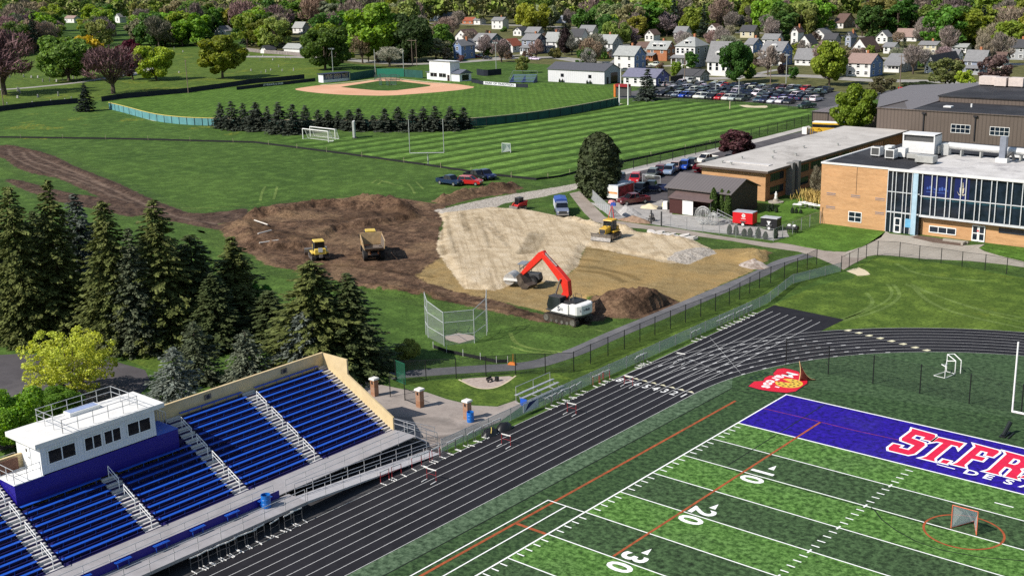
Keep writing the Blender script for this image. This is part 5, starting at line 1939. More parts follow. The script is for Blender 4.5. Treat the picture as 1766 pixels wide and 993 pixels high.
m_.tube((1.9, .42, 1.9), ((bp[3][0] + bp[2][0]) / 2, .42, (bp[3][1] + bp[2][1]) / 2), .10, n=8)
m_.tube((sp_[1][0], 0, sp_[1][1] + .2), (sp_[3][0] + .4, 0, sp_[3][1] + .55), .09, n=8)
m_.build('hydraulic_cylinder', M_steelworn, ex)
k0 = _pp(225, 310)
bc = [(k0[0] - .1, k0[1] + .35), (k0[0] + .35, k0[1] - .1), (k0[0] + .1, max(.35, k0[1] - 1.0)), (k0[0] - .5, max(.15, k0[1] - 1.5)), (k0[0] - 1.3, max(.15, k0[1] - 1.45)), (k0[0] - 1.75, max(.5, k0[1] - .9)), (k0[0] - 1.0, k0[1] - .75), (k0[0] - .5, k0[1] - .1)]
xz(ex, bc, -.75, .72, 'bucket', mat('muddy_bucket', (.075, .055, .042), .7, .2, .3, .5, 2, (.2, .15, .11)))
m_ = MB()
put(m_, text_mesh('S', .75, .02), (-.15, -1.585, 1.95), (-1, 0, 0), (0, 0, 1)) if False else None
put(m_, text_mesh('S', .8, .03), (.05, 1.583, 1.83), (-1, 0, 0), (0, 0, 1))
for i in range(3):
 m_.span((-.15, 1.582, 1.68 + .12 * i), (-.62, 1.586, 1.74 + .12 * i))
put(m_, text_mesh('Link-Belt', .48, .012), (-2.0, 1.485, 1.95), (-1, 0, 0), (0, 0, 1)) if False else None
d0 = Vector((-.40, .55, 0)).normalized()
put(m_, text_mesh('Link-Belt', .42, .012), (-2.915, .42, 1.95), (-.15, -1, 0), (0, 0, 1))
m_.build('lettering', mat('logo_navy', (.01, .015, .05), .5), ex)
def dozer(loc, rz, label, yel, z=.1):
 d = thing('bulldozer', label, 'bulldozer', (loc[0], loc[1], z), rz)
 for s in (-1, 1):
  crawler(d, 3.3, .55, .85, s * .98)
 m_ = MB()
 m_.box((.1, 0, .75), (3.0, 1.4, .55))
 m_.build('frame', M_mgrey, d)
 m_ = MB()
 m_.extr([(2.0, .95), (2.05, 1.75), (.45, 1.95), (.45, .95)], (0, -.58, 0), (1, 0, 0), (0, 0, 1), (0, 1, 0), 1.16)
 hood = m_.build('hood', yel, d, bevel=.05)
 m_ = MB()
 m_.box((2.06, 0, 1.35), (.03, .95, .7))
 m_.build('grille', M_mgrey, hood)
 m_ = MB()
 m_.tube((1.2, .35, 1.85), (1.2, .35, 2.45), .06)
 m_.build('exhaust', M_mgrey, hood)
 m_ = MB()
 frustum(m_, (-1.05, .5), (-1.0, .35), 1.25, 2.65, .72, .66)
 m_.build('cab_glass', m_glass('cab_glass2', (.012, .014, .015)), d)
 m_ = MB()
 for x0, x1 in ((-1.05, -1.0), (.5, .35), (-.3, -.3)):
  for s in (-1, 1):
   m_.tube((x0, s * .73, 1.2), (x1, s * .67, 2.66), .06, n=4)
 m_.build('cab_post', M_mgrey, d)
 m_ = MB()
 m_.box((-.32, 0, 2.74), (1.75, 1.6, .16), taper=.9)
 m_.build('cab_roof', yel, d, bevel=.04)
 m_ = MB()
 m_.box((-1.35, 0, 1.35), (.75, 1.7, .75), taper=.92)
 for s in (-1, 1):
  m_.box((-.4, s * .95, 1.12), (2.0, .5, .22))
 m_.build('rear_body', yel, d, bevel=.04)
 m_ = MB()
 m_.box((-1.73, 0, 1.62), (.04, .62, .62))
 m_.build('rear_plate', M_exwhite if yel is M_yellow2 else M_mgrey, d)
 m_ = MB()
 m_.box((-1.9, 0, .75), (.35, .5, .35))
 m_.build('hitch', M_steelworn, d)
 bl2 = thing_part = MB()
 prof_ = [(2.75, .06), (2.62, .12), (2.50, .55), (2.55, 1.0), (2.68, 1.12), (2.60, 1.16), (2.42, 1.0), (2.38, .55), (2.55, .06)]
 bl2.extr(prof_, (0, -1.65, 0), (1, 0, 0), (0, 0, 1), (0, 1, 0), 3.3)
 bl2.build('blade', M_steelworn, d)
 m_ = MB()
 for s in (-1, 1):
  m_.tube((.4, s * 1.2 if False else s * .62, .55), (2.42, s * .62, .45), .09)
  m_.tube((1.9, s * .4, 1.2), (2.42, s * .4, .8), .06)
 m_.build('push_arm', yel, d)
 return d
dozer(G(K('l', 398, 333)), hd_(K('l', 440, 300), K('l', 330, 345)), 'yellow bulldozer with a steel blade working on the pale sand pad', M_yellow, .45)
dpos = G(K('j', 395, 830))
dozer(dpos, hd_(K('j', 420, 800), K('j', 290, 640)), 'yellow bulldozer seen from behind in the brown mud by the spruces', M_yellow2, site_z(dpos.x, dpos.y) - .02)
tp0, tp1 = G(K('j', 1020, 860)), G(K('j', 960, 690))
trz = math.atan2((tp1 - tp0).y, (tp1 - tp0).x)
dto = tp0 + (tp1 - tp0).normalized() * 2.2
dt = thing('dump_truck', 'big tan and orange dump truck seen from behind with empty open bed', 'dump truck', (dto.x, dto.y, site_z(dto.x, dto.y)), trz)
M_bed = mat('bed_tan', (.52, .36, .19), .55, .1, .4, .25, 1.2, (.30, .20, .13))
M_bedin = mat('bed_inside', (.20, .165, .14), .5, .3, .4, .3, 1.5)
m_ = MB()
for s in (-1, 1):
 m_.add([(-2.9, s * 1.45, 1.9), (2.4, s * 1.45, 1.45), (2.4, s * 1.62, 3.0), (-2.7, s * 1.62, 3.0), (-2.9, s * 1.33, 1.9), (2.4, s * 1.33, 1.45), (2.4, s * 1.50, 3.0), (-2.7, s * 1.50, 3.0)],
           [(0, 1, 2, 3), (4, 7, 6, 5), (3, 2, 6, 7), (0, 3, 7, 4), (0, 4, 5, 1), (1, 5, 6, 2)])
m_.box((2.45, 0, 2.35), (.14, 3.2, 1.75))
bed = m_.build('bed', M_bed, dt)
m_ = MB()
m_.add([(-3.3, -1.3, 2.25), (-2.6, -1.3, 1.8), (2.38, -1.3, 1.42), (2.38, 1.3, 1.42), (-2.6, 1.3, 1.8), (-3.3, 1.3, 2.25),
  (-3.3, -1.3, 2.12), (-2.6, -1.3, 1.66), (2.38, -1.3, 1.28), (2.38, 1.3, 1.28), (-2.6, 1.3, 1.66), (-3.3, 1.3, 2.12)],
       [(0, 1, 4, 5), (1, 2, 3, 4), (6, 11, 10, 7), (7, 10, 9, 8), (0, 5, 11, 6), (0, 6, 7, 1), (1, 7, 8, 2), (5, 4, 10, 11), (4, 3, 9, 10)])
for s in (-1, 1):
 m_.quad((-2.85, s * 1.325, 1.92), (2.37, s * 1.325, 1.47), (2.37, s * 1.495, 2.98), (-2.68, s * 1.495, 2.98))
m_.build('bed_floor', M_bedin, bed)
m_ = MB()
m_.box((-.3, 0, 1.2), (5.0, .9, .35))
m_.box((3.5, 0, 1.1), (2.6, 1.0, .4))
m_.build('chassis', M_mgrey, dt)
m_ = MB()
m_.box((3.6, 0, 1.75), (1.5, 2.4, .9))
m_.box((2.75, 0, 3.02), (.7, 2.7, .10))
m_.box((5.1, 0, 1.55), (1.7, 1.5, .8), taper=.9)
m_.build('hood', mat('truck_orange', (.55, .17, .04), .5), dt, bevel=.05)
m_ = MB()
frustum(m_, (3.0, 4.4), (3.1, 4.1), 2.15, 3.25, 1.0, .85)
m_.build('cab_glass', M_glass, dt)
m_ = MB()
m_.box((3.55, 0, 3.34), (1.5, 1.5, .16), taper=.92)
m_.build('cab_roof', M_yellow2, dt)
m_ = MB()
for s in (-1, 1):
 m_.tube((3.2, s * 1.0, 2.6), (3.2, s * 1.55, 2.6), .04)
 m_.box((3.2, s * 1.62, 2.6), (.12, .25, .5))
m_.build('mirror', M_mgrey, dt)
for x in (-1.5, .35, 4.6):
 for s in (-1, 1):
  wheel(dt, x, s * 1.18, .82, .62, M_steelworn)
m_ = MB()
for s in (-1, 1):
 m_.box((-2.3, s * .5, 1.25), (.5, .25, .25))
m_.build('tail_light', mat('orange_lens', (.55, .16, .05), .4), dt)
ro = G((903, 494))
rr_ = thing('road_roller', 'yellow soil compactor with grey canopy parked behind the excavator bucket', 'roller', (ro.x, ro.y, .35), hd_((915, 492), (890, 490)))
m_ = MB()
m_.tube((1.6, -1.05, .75), (1.6, 1.05, .75), .75, n=28)
m_.build('drum', mat('drum_steel', (.50, .48, .45), .45, .4, .5, .2, 1.5), rr_)
m_ = MB()
for s in (-1, 1):
 m_.box((1.2, s * 1.15, .75), (2.2, .12, .3))
m_.box((.2, 0, .8), (.5, 2.3, .4))
m_.build('drum_frame', M_exwhite, rr_)
m_ = MB()
m_.box((-1.5, 0, 1.25), (2.0, 1.3, .75), taper=.85)
m_.build('engine_hood', M_mgrey, rr_, bevel=.05)
m_ = MB()
for x in (-.9, .2):
 for s in (-1, 1):
  m_.tube((x, s * .65, 1.0), (x, s * .65, 2.75), .045)
m_.build('canopy_post', M_mgrey, rr_)
m_ = MB()
m_.box((-.35, 0, 2.8), (1.6, 1.7, .12))
m_.build('canopy', mat('canopy_grey', (.20, .22, .25), .5), rr_)
for s in (-1, 1):
 wheel(rr_, -1.6, s * .85, .72, .5, M_mgrey)
so = G(K('k', 1080, 470))
sk = thing('track_loader', 'small red tracked skid loader standing on the gravel by the worn grass', 'loader', (so.x, so.y, .05), hd_(K('k', 1120, 450), K('k', 985, 480)))
for s in (-1, 1):
 crawler(sk, 1.9, .38, .62, s * .72)
m_ = MB()
m_.extr([(-1.5, .5), (-1.5, 1.35), (-.9, 1.55), (-.5, 1.2), (.8, .9), (.8, .45)], (0, -.52, 0), (1, 0, 0), (0, 0, 1), (0, 1, 0), 1.04)
m_.build('body', M_hred if False else mat('loader_red', (.50, .03, .03), .45), sk, bevel=.04)
m_ = MB()
for s in (-1, 1):
 m_.extr([(-1.45, 1.25), (-1.35, 1.55), (.7, 1.15), (1.35, .5), (1.2, .4), (.6, .95)], (0, s * .66 - .07, 0), (1, 0, 0), (0, 0, 1), (0, 1, 0), .14)
m_.build('lift_arm', mat('loader_red', (.5, .03, .03)), sk)
m_ = MB()
frustum(m_, (-.6, .6), (-.6, .45), .9, 2.0, .46, .44)
m_.build('cab_glass', M_glass, sk)
m_ = MB()
m_.box((-.1, 0, 2.05), (1.25, 1.0, .1))
for x in (-.6, .5):
 for s in (-1, 1):
  m_.tube((x, s * .47, .9), (x, s * .46, 2.03), .05, n=4)
m_.build('cab_frame', M_mgrey, sk)
m_ = MB()
m_.extr([(1.3, .12), (2.1, .06), (2.1, .10), (1.45, .2), (1.4, .75), (1.28, .78)], (0, -.95, 0), (1, 0, 0), (0, 0, 1), (0, 1, 0), 1.9)
m_.build('bucket', M_steelworn, sk)
s0, s1 = G(K('k', 1575, 560)), G(K('k', 1510, 395))
sdv = (s0 - s1).normalized()
sv0 = s0 - sdv * 3.4
sv = thing('service_truck', 'blue and white utility truck with covered body facing the sand pad', 'truck', (sv0.x, sv0.y, .03), math.atan2(sdv.y, sdv.x))
m_ = MB()
m_.extr([(3.4, .5), (3.4, 1.05), (3.25, 1.25), (1.9, 1.35), (1.9, .5)], (0, -1.0, 0), (1, 0, 0), (0, 0, 1), (0, 1, 0), 2.0)
m_.box((.95, 0, .95), (1.95, 2.0, .9))
m_.box((.9, 0, 2.12), (1.45, 1.75, .08))
m_.build('cab', mat('truck_blue_grey', (.16, .19, .27), .35), sv, bevel=.06)
m_ = MB()
frustum(m_, (.0, 1.95), (.1, 1.55), 1.38, 2.09, .97, .85)
m_.build('cab_glass', M_glass, sv)
m_ = MB()
m_.box((-1.9, 0, 1.35), (3.6, 2.15, 1.1))
m_.build('side_box', mat('truck_white', (.55, .57, .62), .4), sv)
m_ = MB()
m_.extr([(-1.02, 1.9), (-.95, 2.35), (0, 2.5), (.95, 2.35), (1.02, 1.9)], (-3.65, 0, 0), (0, 1, 0), (0, 0, 1), (1, 0, 0), 3.6)
m_.build('cover', mat('truck_blue', (.035, .085, .33), .4), sv)
m_ = MB()
m_.box((3.42, 0, .85), (.06, 1.3, .45))
m_.build('grille', M_mgrey, sv)
m_ = MB()
m_.box((3.45, 0, .5), (.14, 1.9, .22))
m_.build('bumper', M_rim, sv)
for s in (-1, 1):
 m_ = MB()
 m_.box((3.42, s * .78, .95), (.06, .25, .25))
 m_.build('headlight', M_lamp, sv)
for x in (2.5, -1.6):
 for s in (-1, 1):
  wheel(sv, x, s * .9, .42, .28)
def trailer(loc, rz, L, W, H, body, roof, label, trim=None, tongue=1.0):
 t = thing('box_trailer', label, 'trailer', (loc[0], loc[1], .03), rz)
 m_ = MB()
 m_.span((-L / 2, -W / 2, .45), (L / 2, W / 2, .45 + H))
 b_ = m_.build('body', body, t, bevel=.03)
 m_ = MB()
 m_.box((0, 0, .45 + H + .045), (L + .06, W + .06, .08), taper=.97)
 m_.build('roof', roof, t)
 m_ = MB()
 m_.box((0, -W / 2 - .012, .52), (L, .03, .14))
 m_.build('trim', M_rim, t)
 for s in (-1, 1):
  wheel(t, -.1, s * (W / 2 + .02), .36, .22, M_exwhite)
  m_ = MB()
  m_.box((-.1, s * (W / 2 + .04), .86), (.95, .26, .05))
  m_.build('fender', M_rim, t)
 m_ = MB()
 m_.path([(L / 2, -.5, .42), (L / 2 + tongue, 0, .42), (L / 2, .5, .42)], .045)
 m_.tube((L / 2 + tongue * .9, 0, 0), (L / 2 + tongue * .9, 0, .5), .035)
 m_.build('tongue', M_mgrey, t)
 return t, b_
M_trred = mat('trailer_red', (.55, .012, .018), .4, var=.06)
t1, b1 = trailer(G(K('g', 620, 655)), hd_(K('g', 500, 645), K('g', 700, 665)) + PI, 3.3, 1.9, 1.75, M_trred, mat('trailer_roof_grey', (.36, .38, .42), .5), 'bright red enclosed trailer with a white emblem on the gravel by the fence')
m_ = MB()
for a in (0, 1.26, 2.51, 3.77, 5.03):
 m_.lathe([(.0, .955), (.16, .958)], (-.15 + .16 * math.cos(a), .0, 1.72 + .16 * math.sin(a)), 10, 'Y')
m_.span((-.5, .955, 1.22), (.25, .96, 1.30))
m_.build('emblem', M_exwhite, b1)
t2, b2 = trailer(G(K('g', 950, 705)), hd_(K('g', 840, 695), K('g', 1020, 715)) + PI, 2.7, 1.7, 1.4, mat('trailer_black', (.018, .018, .02), .4), mat('trailer_roof_pale', (.42, .43, .44), .5), 'black enclosed trailer with a white emblem behind the small cone shrubs')
m_ = MB()
m_.extr([(-.35, 1.45), (.35, 1.45), (.12, 1.1), (.12, .9), (.35, .62), (-.35, .62), (-.12, .9), (-.12, 1.1)], (0, .853, 0), (1, 0, 0), (0, 0, 1), (0, 1, 0), .006)
m_.build('emblem', M_exwhite, b2)
wt0, wt1 = G(K('f', 450, 535)), G(K('f', 740, 450))
wtd = (wt1 - wt0).normalized()
wtc = wt0 + wtd * 2.6
t3, b3 = trailer(wtc, math.atan2(wtd.y, wtd.x), 5.2, 2.3, 2.25, mat('trailer_white', (.70, .69, .66), .45), mat('trailer_roof_blue', (.36, .40, .46), .5), 'white box trailer with dark red graphics behind the maroon pickup', tongue=1.2)
m_ = MB()
m_.span((-2.5, -1.158, .7), (2.45, -1.153, 2.55))
m_.build('side_graphic', mat('graphic_red', (.28, .02, .03), .45, var=.9, scale=1.1), b3)
m_ = MB()
m_.span((-2.606, -1.0, 1.25), (-2.602, 1.0, 1.6))
m_.build('rear_graphic', mat('graphic_orange', (.70, .28, .10), .5, var=.5, scale=2), b3)
gf = thing('field_gate', 'tall white framed open gate standing in the small lot', 'gate', tuple(G(K('f', 865, 325))))
ge = G(K('f', 1110, 355)) - G(K('f', 865, 325))
m_ = MB()
hz_ = HT(G(K('f', 865, 325)), K('f', 865, 165))
m_.path([(0, 0, 0), (0, 0, hz_), (ge.x, ge.y, hz_), (ge.x, ge.y, .1)], .05)
m_.path([(0, 0, .5), (ge.x, ge.y, .5)], .04)
m_.build('frame', M_cage, gf)
m_ = MB()
m_.quad((0, 0, .5), (ge.x, ge.y, .5), (ge.x, ge.y, hz_), (0, 0, hz_))
m_.build('mesh', sheet_mat('gate_wire', .08, (.5, .5, .5)), gf, fix=False)
def heap(name, label, c, rx, ry, h, m, cat='heap', seed=0, kind=None):
 m_ = MB()
 m_.sm = True
 n, k_ = 22, 7
 vs_ = [(0, 0, h)]
 for i in range(1, k_):
  f = i / (k_ - 1)
  for k in range(n):
   a = 2 * PI * k / n
   w = 1 + .3 * noise.noise(Vector((math.cos(a) * 1.5 + seed, math.sin(a) * 1.5, f)))
   z = h * (1 - f) ** .9 * (1 + .35 * noise.noise(Vector((math.cos(a) * 3 * f, math.sin(a) * 3 * f, seed))))
   vs_.append((rx * f * w * math.cos(a), ry * f * w * math.sin(a), max(z, 0) + (.0 if i == k_ - 1 else .02)))
 fs = [(0, 1 + k, 1 + (k + 1) % n) for k in range(n)]
 for q in range(k_ - 2):
  fs += [(1 + q * n + k, 1 + (q + 1) * n + k, 1 + (q + 1) * n + (k + 1) % n, 1 + q * n + (k + 1) % n) for k in range(n)]
 m_.add(vs_, fs)
 o = m_.build(name, m, None, (c[0], c[1], .02))
 if kind:
  return tag(o, label, cat, kind=kind)
 return tag(o, label, cat)
M_rockgrey = m_hard('heap_stone', (.22, .21, .20), (.48, .46, .44), None, 3)
M_soilbrown = m_hard('heap_soil', (.16, .10, .065), (.32, .22, .15), None, 2.2)
heap('gravel_heap', 'heap of grey crushed stone in the yard in front of the maroon pickup', G(K('f', 650, 715)), 2.4, 1.9, 1.5, M_rockgrey, seed=2)
heap('sand_heap', 'low heap of tan sand between the grey stone heap and the shed', G(K('f', 970, 625)), 1.9, 1.4, .7, M_chalk, seed=5)
heap('soil_heap', 'long low heap of reddish soil along the yard fence', G(K('f', 760, 815)), 3.4, 1.1, .9, M_soilbrown, seed=8)
heap('rubble_heap', 'heap of broken concrete and clods at the far corner of the tan dirt', G(K('l', 1500, 525)), 2.2, 1.5, 1.0, m_hard('rubble', (.16, .12, .09), (.50, .44, .40), (.2, .11, .06), 1.6), seed=11)
rk = None
for i, (x, y, s) in enumerate(((725, 272, .9), (755, 282, .6), (790, 272, .9), (820, 292, .8), (850, 300, .6), (880, 287, .7), (905, 298, .5), (965, 305, 1.0), (985, 300, .8), (1010, 322, 1.0), (1040, 325, .8), (780, 292, .5))):
 m_ = MB()
 vs_ = []
 n = 7
 for z in (0, .22):
  for k in range(n):
   a = 2 * PI * k / n
   w = s * (1 + .35 * noise.noise(Vector((i * 3.1, k * 1.7, z))))
   vs_.append((w * math.cos(a), .6 * w * math.sin(a), z * s + .25 * s * (math.cos(a) + 1) * .5 * (z > 0)))
 m_.add(vs_, [tuple(range(n - 1, -1, -1)), tuple(range(n, 2 * n))] + [(k, (k + 1) % n, n + (k + 1) % n, n + k) for k in range(n)])
 p = G(K('l', x, y))
 o = m_.build('concrete_slab', mat('broken_concrete', (.55, .51, .47), .85, var=.2), None, (p.x, p.y, site_z(p.x, p.y) - .03), RND.uniform(0, 3))
 tag(o, 'broken pale concrete slab lying along the edge of the sand below the walk', 'slab', 'broken concrete slabs by the sand')
for i, (a, b, lb) in enumerate((((440, 395), (463, 403), 'upper'), ((446, 417), (469, 411), 'middle'), ((448, 429), (481, 424), 'longest'))):
 p, q = G(a), G(b)
 m_ = MB()
 m_.tube((0, 0, .12), tuple(q - p + Vector((0, 0, .12))), .10, n=10)
 o = m_.build('pipe', mat('pipe_white', (.62, .58, .52), .5), None, (p.x, p.y, site_z(p.x, p.y) + .1))
 tag(o, '%s pale pipe of the three lying between the spruces and the mud' % lb, 'pipe', 'pale pipes beside the mud')
rf_ = thing('survey_frame', 'red A frame hung with blue and pink cloth at the bend of the concrete walk', 'frame', tuple(G(K('f', 445, 790))))
m_ = MB()
for (x, y) in ((-.6, -.3), (.6, -.3), (0, .6)):
 m_.tube((x, y, 0), (0, 0, 2.6), .06)
m_.build('legs', mat('frame_red', (.60, .05, .05), .5), rf_)
m_ = MB()
m_.box((.1, .2, 2.5), (.9, .5, .5), .4, taper=.8)
m_.build('blue_cloth', mat('cloth_blue', (.03, .08, .36), .7), rf_)
m_ = MB()
m_.box((-.6, .8, 2.7), (1.3, .7, .5), -.3, taper=.7)
m_.build('pink_cloth', mat('cloth_pink', (.66, .28, .28), .7, var=.4, scale=3), rf_)
wq = thing('equipment_stack', 'white and yellow equipment piled against the corner of the storage shed', 'equipment', tuple(G(K('f', 1185, 650))))
for (c, d, col, nm) in (((.0, 0, .7), (.9, .9, 1.4), M_exwhite, 'white_tank'), ((-.7, .9, .5), (1.0, .8, .9), mat('equipment_cream', (.62, .58, .25), .6), 'yellow_box'), ((.1, 1.2, 1.5), (.7, .7, 1.3), M_exwhite, 'white_box'), ((-.9, -.4, .2), (.9, .8, .4), M_mgrey, 'dark_cart')):
 m_ = MB()
 m_.box(c, d, .3, taper=.85)
 m_.build(nm, col, wq, bevel=.08)
cm = thing('concrete_mixer', 'small grey towable mixer on wheels behind the yard gate posts', 'mixer', tuple(G(K('f', 990, 815))))
m_ = MB()
m_.lathe([(.2, 0), (.42, .2), (.42, .55), (.22, .85)], (0, 0, .5), 12)
m_.build('drum', M_steelworn, cm)
m_ = MB()
m_.path([(-1.1, 0, .4), (1.0, 0, .4)], .05)
m_.path([(0, -.5, .3), (0, .5, .3), (0, .45, .9)], .05)
m_.build('frame', M_mgrey, cm)
for s in (-1, 1):
 wheel(cm, 0, s * .55, .3, .15)
M_wire = mat('pale_wire', (.60, .60, .58), .5)
for j, (x, y, r, lb) in enumerate(((90, 640, 1.45, 'tall coil of white fence wire standing in the yard beside the slim evergreens'), (215, 650, 1.0, 'smaller coil of pale fence wire between the tall coil and the metal stairs'))):
 wc = thing('wire_coil', lb, 'wire', tuple(G(K('g', x, y))))
 m_ = MB()
 for k in range(11):
  a = PI * k / 10 - .0
  for s in (0, 1):
   rr = r * (1 - .25 * s)
   pts = [(rr * math.cos(2 * PI * q / 14) * math.cos(a), rr * math.cos(2 * PI * q / 14) * math.sin(a) * .55, r + rr * math.sin(2 * PI * q / 14)) for q in range(15)]
   m_.path(pts, .022, 4)
 m_.build('loops', M_wire, wc)
 m_ = MB()
 m_.lathe([(r * .3, .03), (r * .3, .06)], (0, 0, 0), 8)
 m_.build('base', M_mgrey, wc)
ms = thing('metal_stairs', 'loose aluminium stair unit with railings lying beside the slim evergreens', 'stairs', tuple(G(K('g', 300, 640))))
m_ = MB()
e_ = G(K('g', 410, 575)) - G(K('g', 215, 545))
for s in (0, 1):
 o = Vector((0, 1.4 * s, 0))
 p0, p1 = Vector((-1.6, .6, 1.9)) + o, Vector((1.8, .2, .9)) + o
 m_.path([p0 - Vector((0, 0, 1.8)), p0, p1, p1 - Vector((0, 0, .85))], .035)
 m_.path([p0 - Vector((0, 0, .5)), p1 - Vector((0, 0, .4))], .03)
m_.build('railing', M_alu, ms)
m_ = MB()
for k in range(6):
 m_.box((-1.4 + .55 * k, 1.15, 1.2 - .2 * k), (.35, 1.3, .05))
m_.build('tread', M_alu, ms)
bbq = thing('smoker_grill', 'small black barrel grill with white lids at the corner of the mown lawn', 'grill', tuple(G(K('g', 1225, 745))))
m_ = MB()
m_.tube((-.9, 0, .75), (.9, 0, .75), .38, n=12)
m_.build('barrel', M_blackmetal, bbq)
m_ = MB()
for s in (-.5, .3):
 m_.box((s, 0, 1.15), (.55, .5, .2), taper=.7)
m_.build('lid', M_exwhite, bbq)
m_ = MB()
for x in (-.7, .7):
 for y in (-.3, .3):
  m_.tube((x, y, 0), (x, y, .6), .04)
m_.build('leg', M_blackmetal, bbq)
fence('yard_fence', 'grey chain link fence between the concrete walk and the gravel yard', Q(K('G', 1085, 595), K('G', 1200, 612), K('G', 1312, 630), K('G', 1430, 648), K('G', 1552, 668), K('G', 1680, 678)) + Q(K('H', 70, 692), K('H', 140, 662), K('H', 205, 640), K('H', 270, 612), K('H', 335, 585), K('H', 388, 572)), 1.9, 2.9, .05, M_galv, sheet_mat('thin_wire', .13, (.40, .42, .42)))
for x, lb in ((985, 'left one of the two thick grey posts at the yard opening'), (1125, 'right one of the two thick grey posts at the yard opening')):
 p = G(K('f', x, 850 if x < 1000 else 880))
 m_ = MB()
 m_.tube((0, 0, 0), (0, 0, HT(p, K('f', x, 660 if x < 1000 else 680))), .12, n=10)
 o = m_.build('gate_post', M_mgrey, None, tuple(p))
 tag(o, lb, 'post')
fence('walk_fence', 'silver chain link fence leading from the round evergreen down to the red A frame', Q(K('G', 462, 322), K('G', 540, 398), K('G', 610, 468), K('G', 680, 532)), 1.9, 1.6, .05, M_galv, sheet_mat('silver_link', .5, (.55, .57, .58)))
sf = Q((-30, 238), (0, 238), (220, 241), (440, 247), (590, 266), (735, 286), (840, 302), (925, 311), (965, 306), (1000, 297), (1160, 262), (1245, 245))
so_ = sf[0].copy()
sfo = thing('silt_fence', 'long low black silt fence zigzagging across the grass fields', 'fence', tuple(so_))
m_ = MB()
wall(m_, [p - so_ for p in sf], .02, .45, .05)
m_.build('fabric', mat('black_fabric', (.012, .012, .014)), sfo)
stk = MB().tube((0, 0, 0), (0, 0, 1.1), .045, n=5).mesh('stake', mat('wood_stake', (.45, .38, .25), .7))
for a, b in zip(sf[:-1], sf[1:]):
 n = int((b - a).length / 16) + 1
 for k in range(n):
  p = a.lerp(b, (k + .5) / n) - so_
  o = bpy.data.objects.new('stake', stk)
  COL.objects.link(o)
  o.location = p
  o.parent = sfo
# ================================================================ school
M_sbrick = m_brick('school_brick', (.53, .295, .14), (.46, .24, .105), (.50, .34, .20), .42, .13, .22)
M_sbrick2 = m_brick('wing_brick', (.34, .16, .075), (.28, .125, .06), (.32, .22, .14), .42, .13, .3)
M_fascia = mat('white_fascia', (.66, .65, .63), .6, var=.08, scale=1)
M_roofblk = m_hard('black_roof', (.018, .018, .021), (.034, .033, .038), (.06, .06, .065), .2)
M_roofwht = m_hard('weathered_white_roof', (.46, .44, .42), (.62, .60, .58), (.20, .19, .20), .35, .8)
M_roofgry = m_hard('ballast_roof', (.40, .375, .345), (.52, .49, .455), (.26, .24, .22), .25, .9)
M_mull = mat('mullion_white', (.62, .64, .66), .4, .2)
M_cglass = m_glass('curtain_glass', (.007, .012, .020), .06)
M_teal = m_glass('teal_glass', (.012, .045, .065), .15)
M_conc2 = mat('pier_concrete', (.20, .195, .19), .8, var=.15, dirt=(.12, .115, .11))
def m_ribs(name, col, per, axis=0, rough=.5, depth=.6):
 t = NT(name)
 s = t.sep(t.pos())
 a = t.math('FRACT', t.math('DIVIDE', s[axis], per))
 c = t.mix(col, tuple(x * depth for x in col), t.ramp(a, [(.0, 1), (.16, .1), (.5, 0), (.84, .1), (1, 1)]))
 c = t.mix(c, tuple(x * .8 for x in col), t.ramp(t.noise(.3, 4), [(.5, 0), (.8, .8)]))
 return t.pbr(c, rough, .2, .4)
M_gymsid = m_ribs('brown_ribbed_siding', (.135, .105, .088), .75)
M_ribroof = m_ribs('ribbed_roof', (.20, .17, .165), .9, 0, .45, .62)
sc = thing('school_building', 'orange brick school block with a tall dark glass curtain wall', 'school', (0, 0, 0))
YF = 81.25
m_ = MB()
m_.span((-32.4, YF + .15, 0), (-21.72, 99.5, 9.4))
m_.span((-16.6, 82.25, 0), (34, 99.5, 2.95))
m_.span((-32.4, 99.5, 0), (-20, 112, 8.4))
m_.build('brick_wall', M_sbrick, sc)
m_ = MB()
m_.span((-21.70, YF + .2, .0), (-16.62, 99.4, 9.3))
m_.span((-16.60, YF + .25, 2.95), (34, 99.4, 9.3))
m_.build('glass_block', M_cglass, sc)
m_ = MB()
m_.span((-32.5, YF + .05, 9.40), (-21.6, YF + .45, 9.66))
m_.span((-32.5, YF + .46, 9.40), (-32.1, 99.6, 9.66))
m_.span((-21.6, YF - .12, 9.28), (34, YF + .5, 9.62))
m_.build('fascia', M_fascia, sc)
m_ = MB()
m_.span((-32.1, YF + .46, 9.405), (-19.0, 99.4, 9.50))
m_.build('black_roof', M_roofblk, sc)
m_ = MB()
m_.span((-18.95, YF + .52, 9.405), (34, 99.4, 9.53))
m_.build('white_roof', M_roofwht, sc)
m_ = MB()
m_.span((-32.5, 99.5, 8.4), (34, 118, 8.62))
m_.span((-32.5, 99.6, 8.2), (34, 99.9, 9.7))
m_.build('rear_roof', M_roofblk, sc)
m_ = MB()
m_.span((-20, 99.9, 0), (34, 118, 8.39))
m_.build('rear_wall', M_sbrick, sc)
m_ = MB()
x = -16.4
k = 0
while x < 33:
 m_.span((x - .055, YF + .0, 3.05), (x + .055, YF + .24, 9.26))
 x += (1.42, .72)[k % 2]
 k += 1
for x in (-21.62, -20.9, -20.35, -19.2, -18.65, -17.9):
 m_.span((x - .05, YF + .0, .05), (x + .05, YF + .19, 9.26))
for (x0, x1, z, t_) in ((-21.6, -16.7, 3.1, .09), (-16.6, 34, 3.0, .16), (-21.6, -16.7, 6.15, .05), (-16.6, 34, 5.95, .06)):
 m_.span((x0, YF + .02, z - t_), (x1, YF + .22, z + t_))
m_.build('mullion', M_mull, sc)
m_ = MB()
m_.span((-17.75, YF - .05, .02), (-17.0, YF + .22, 9.26))
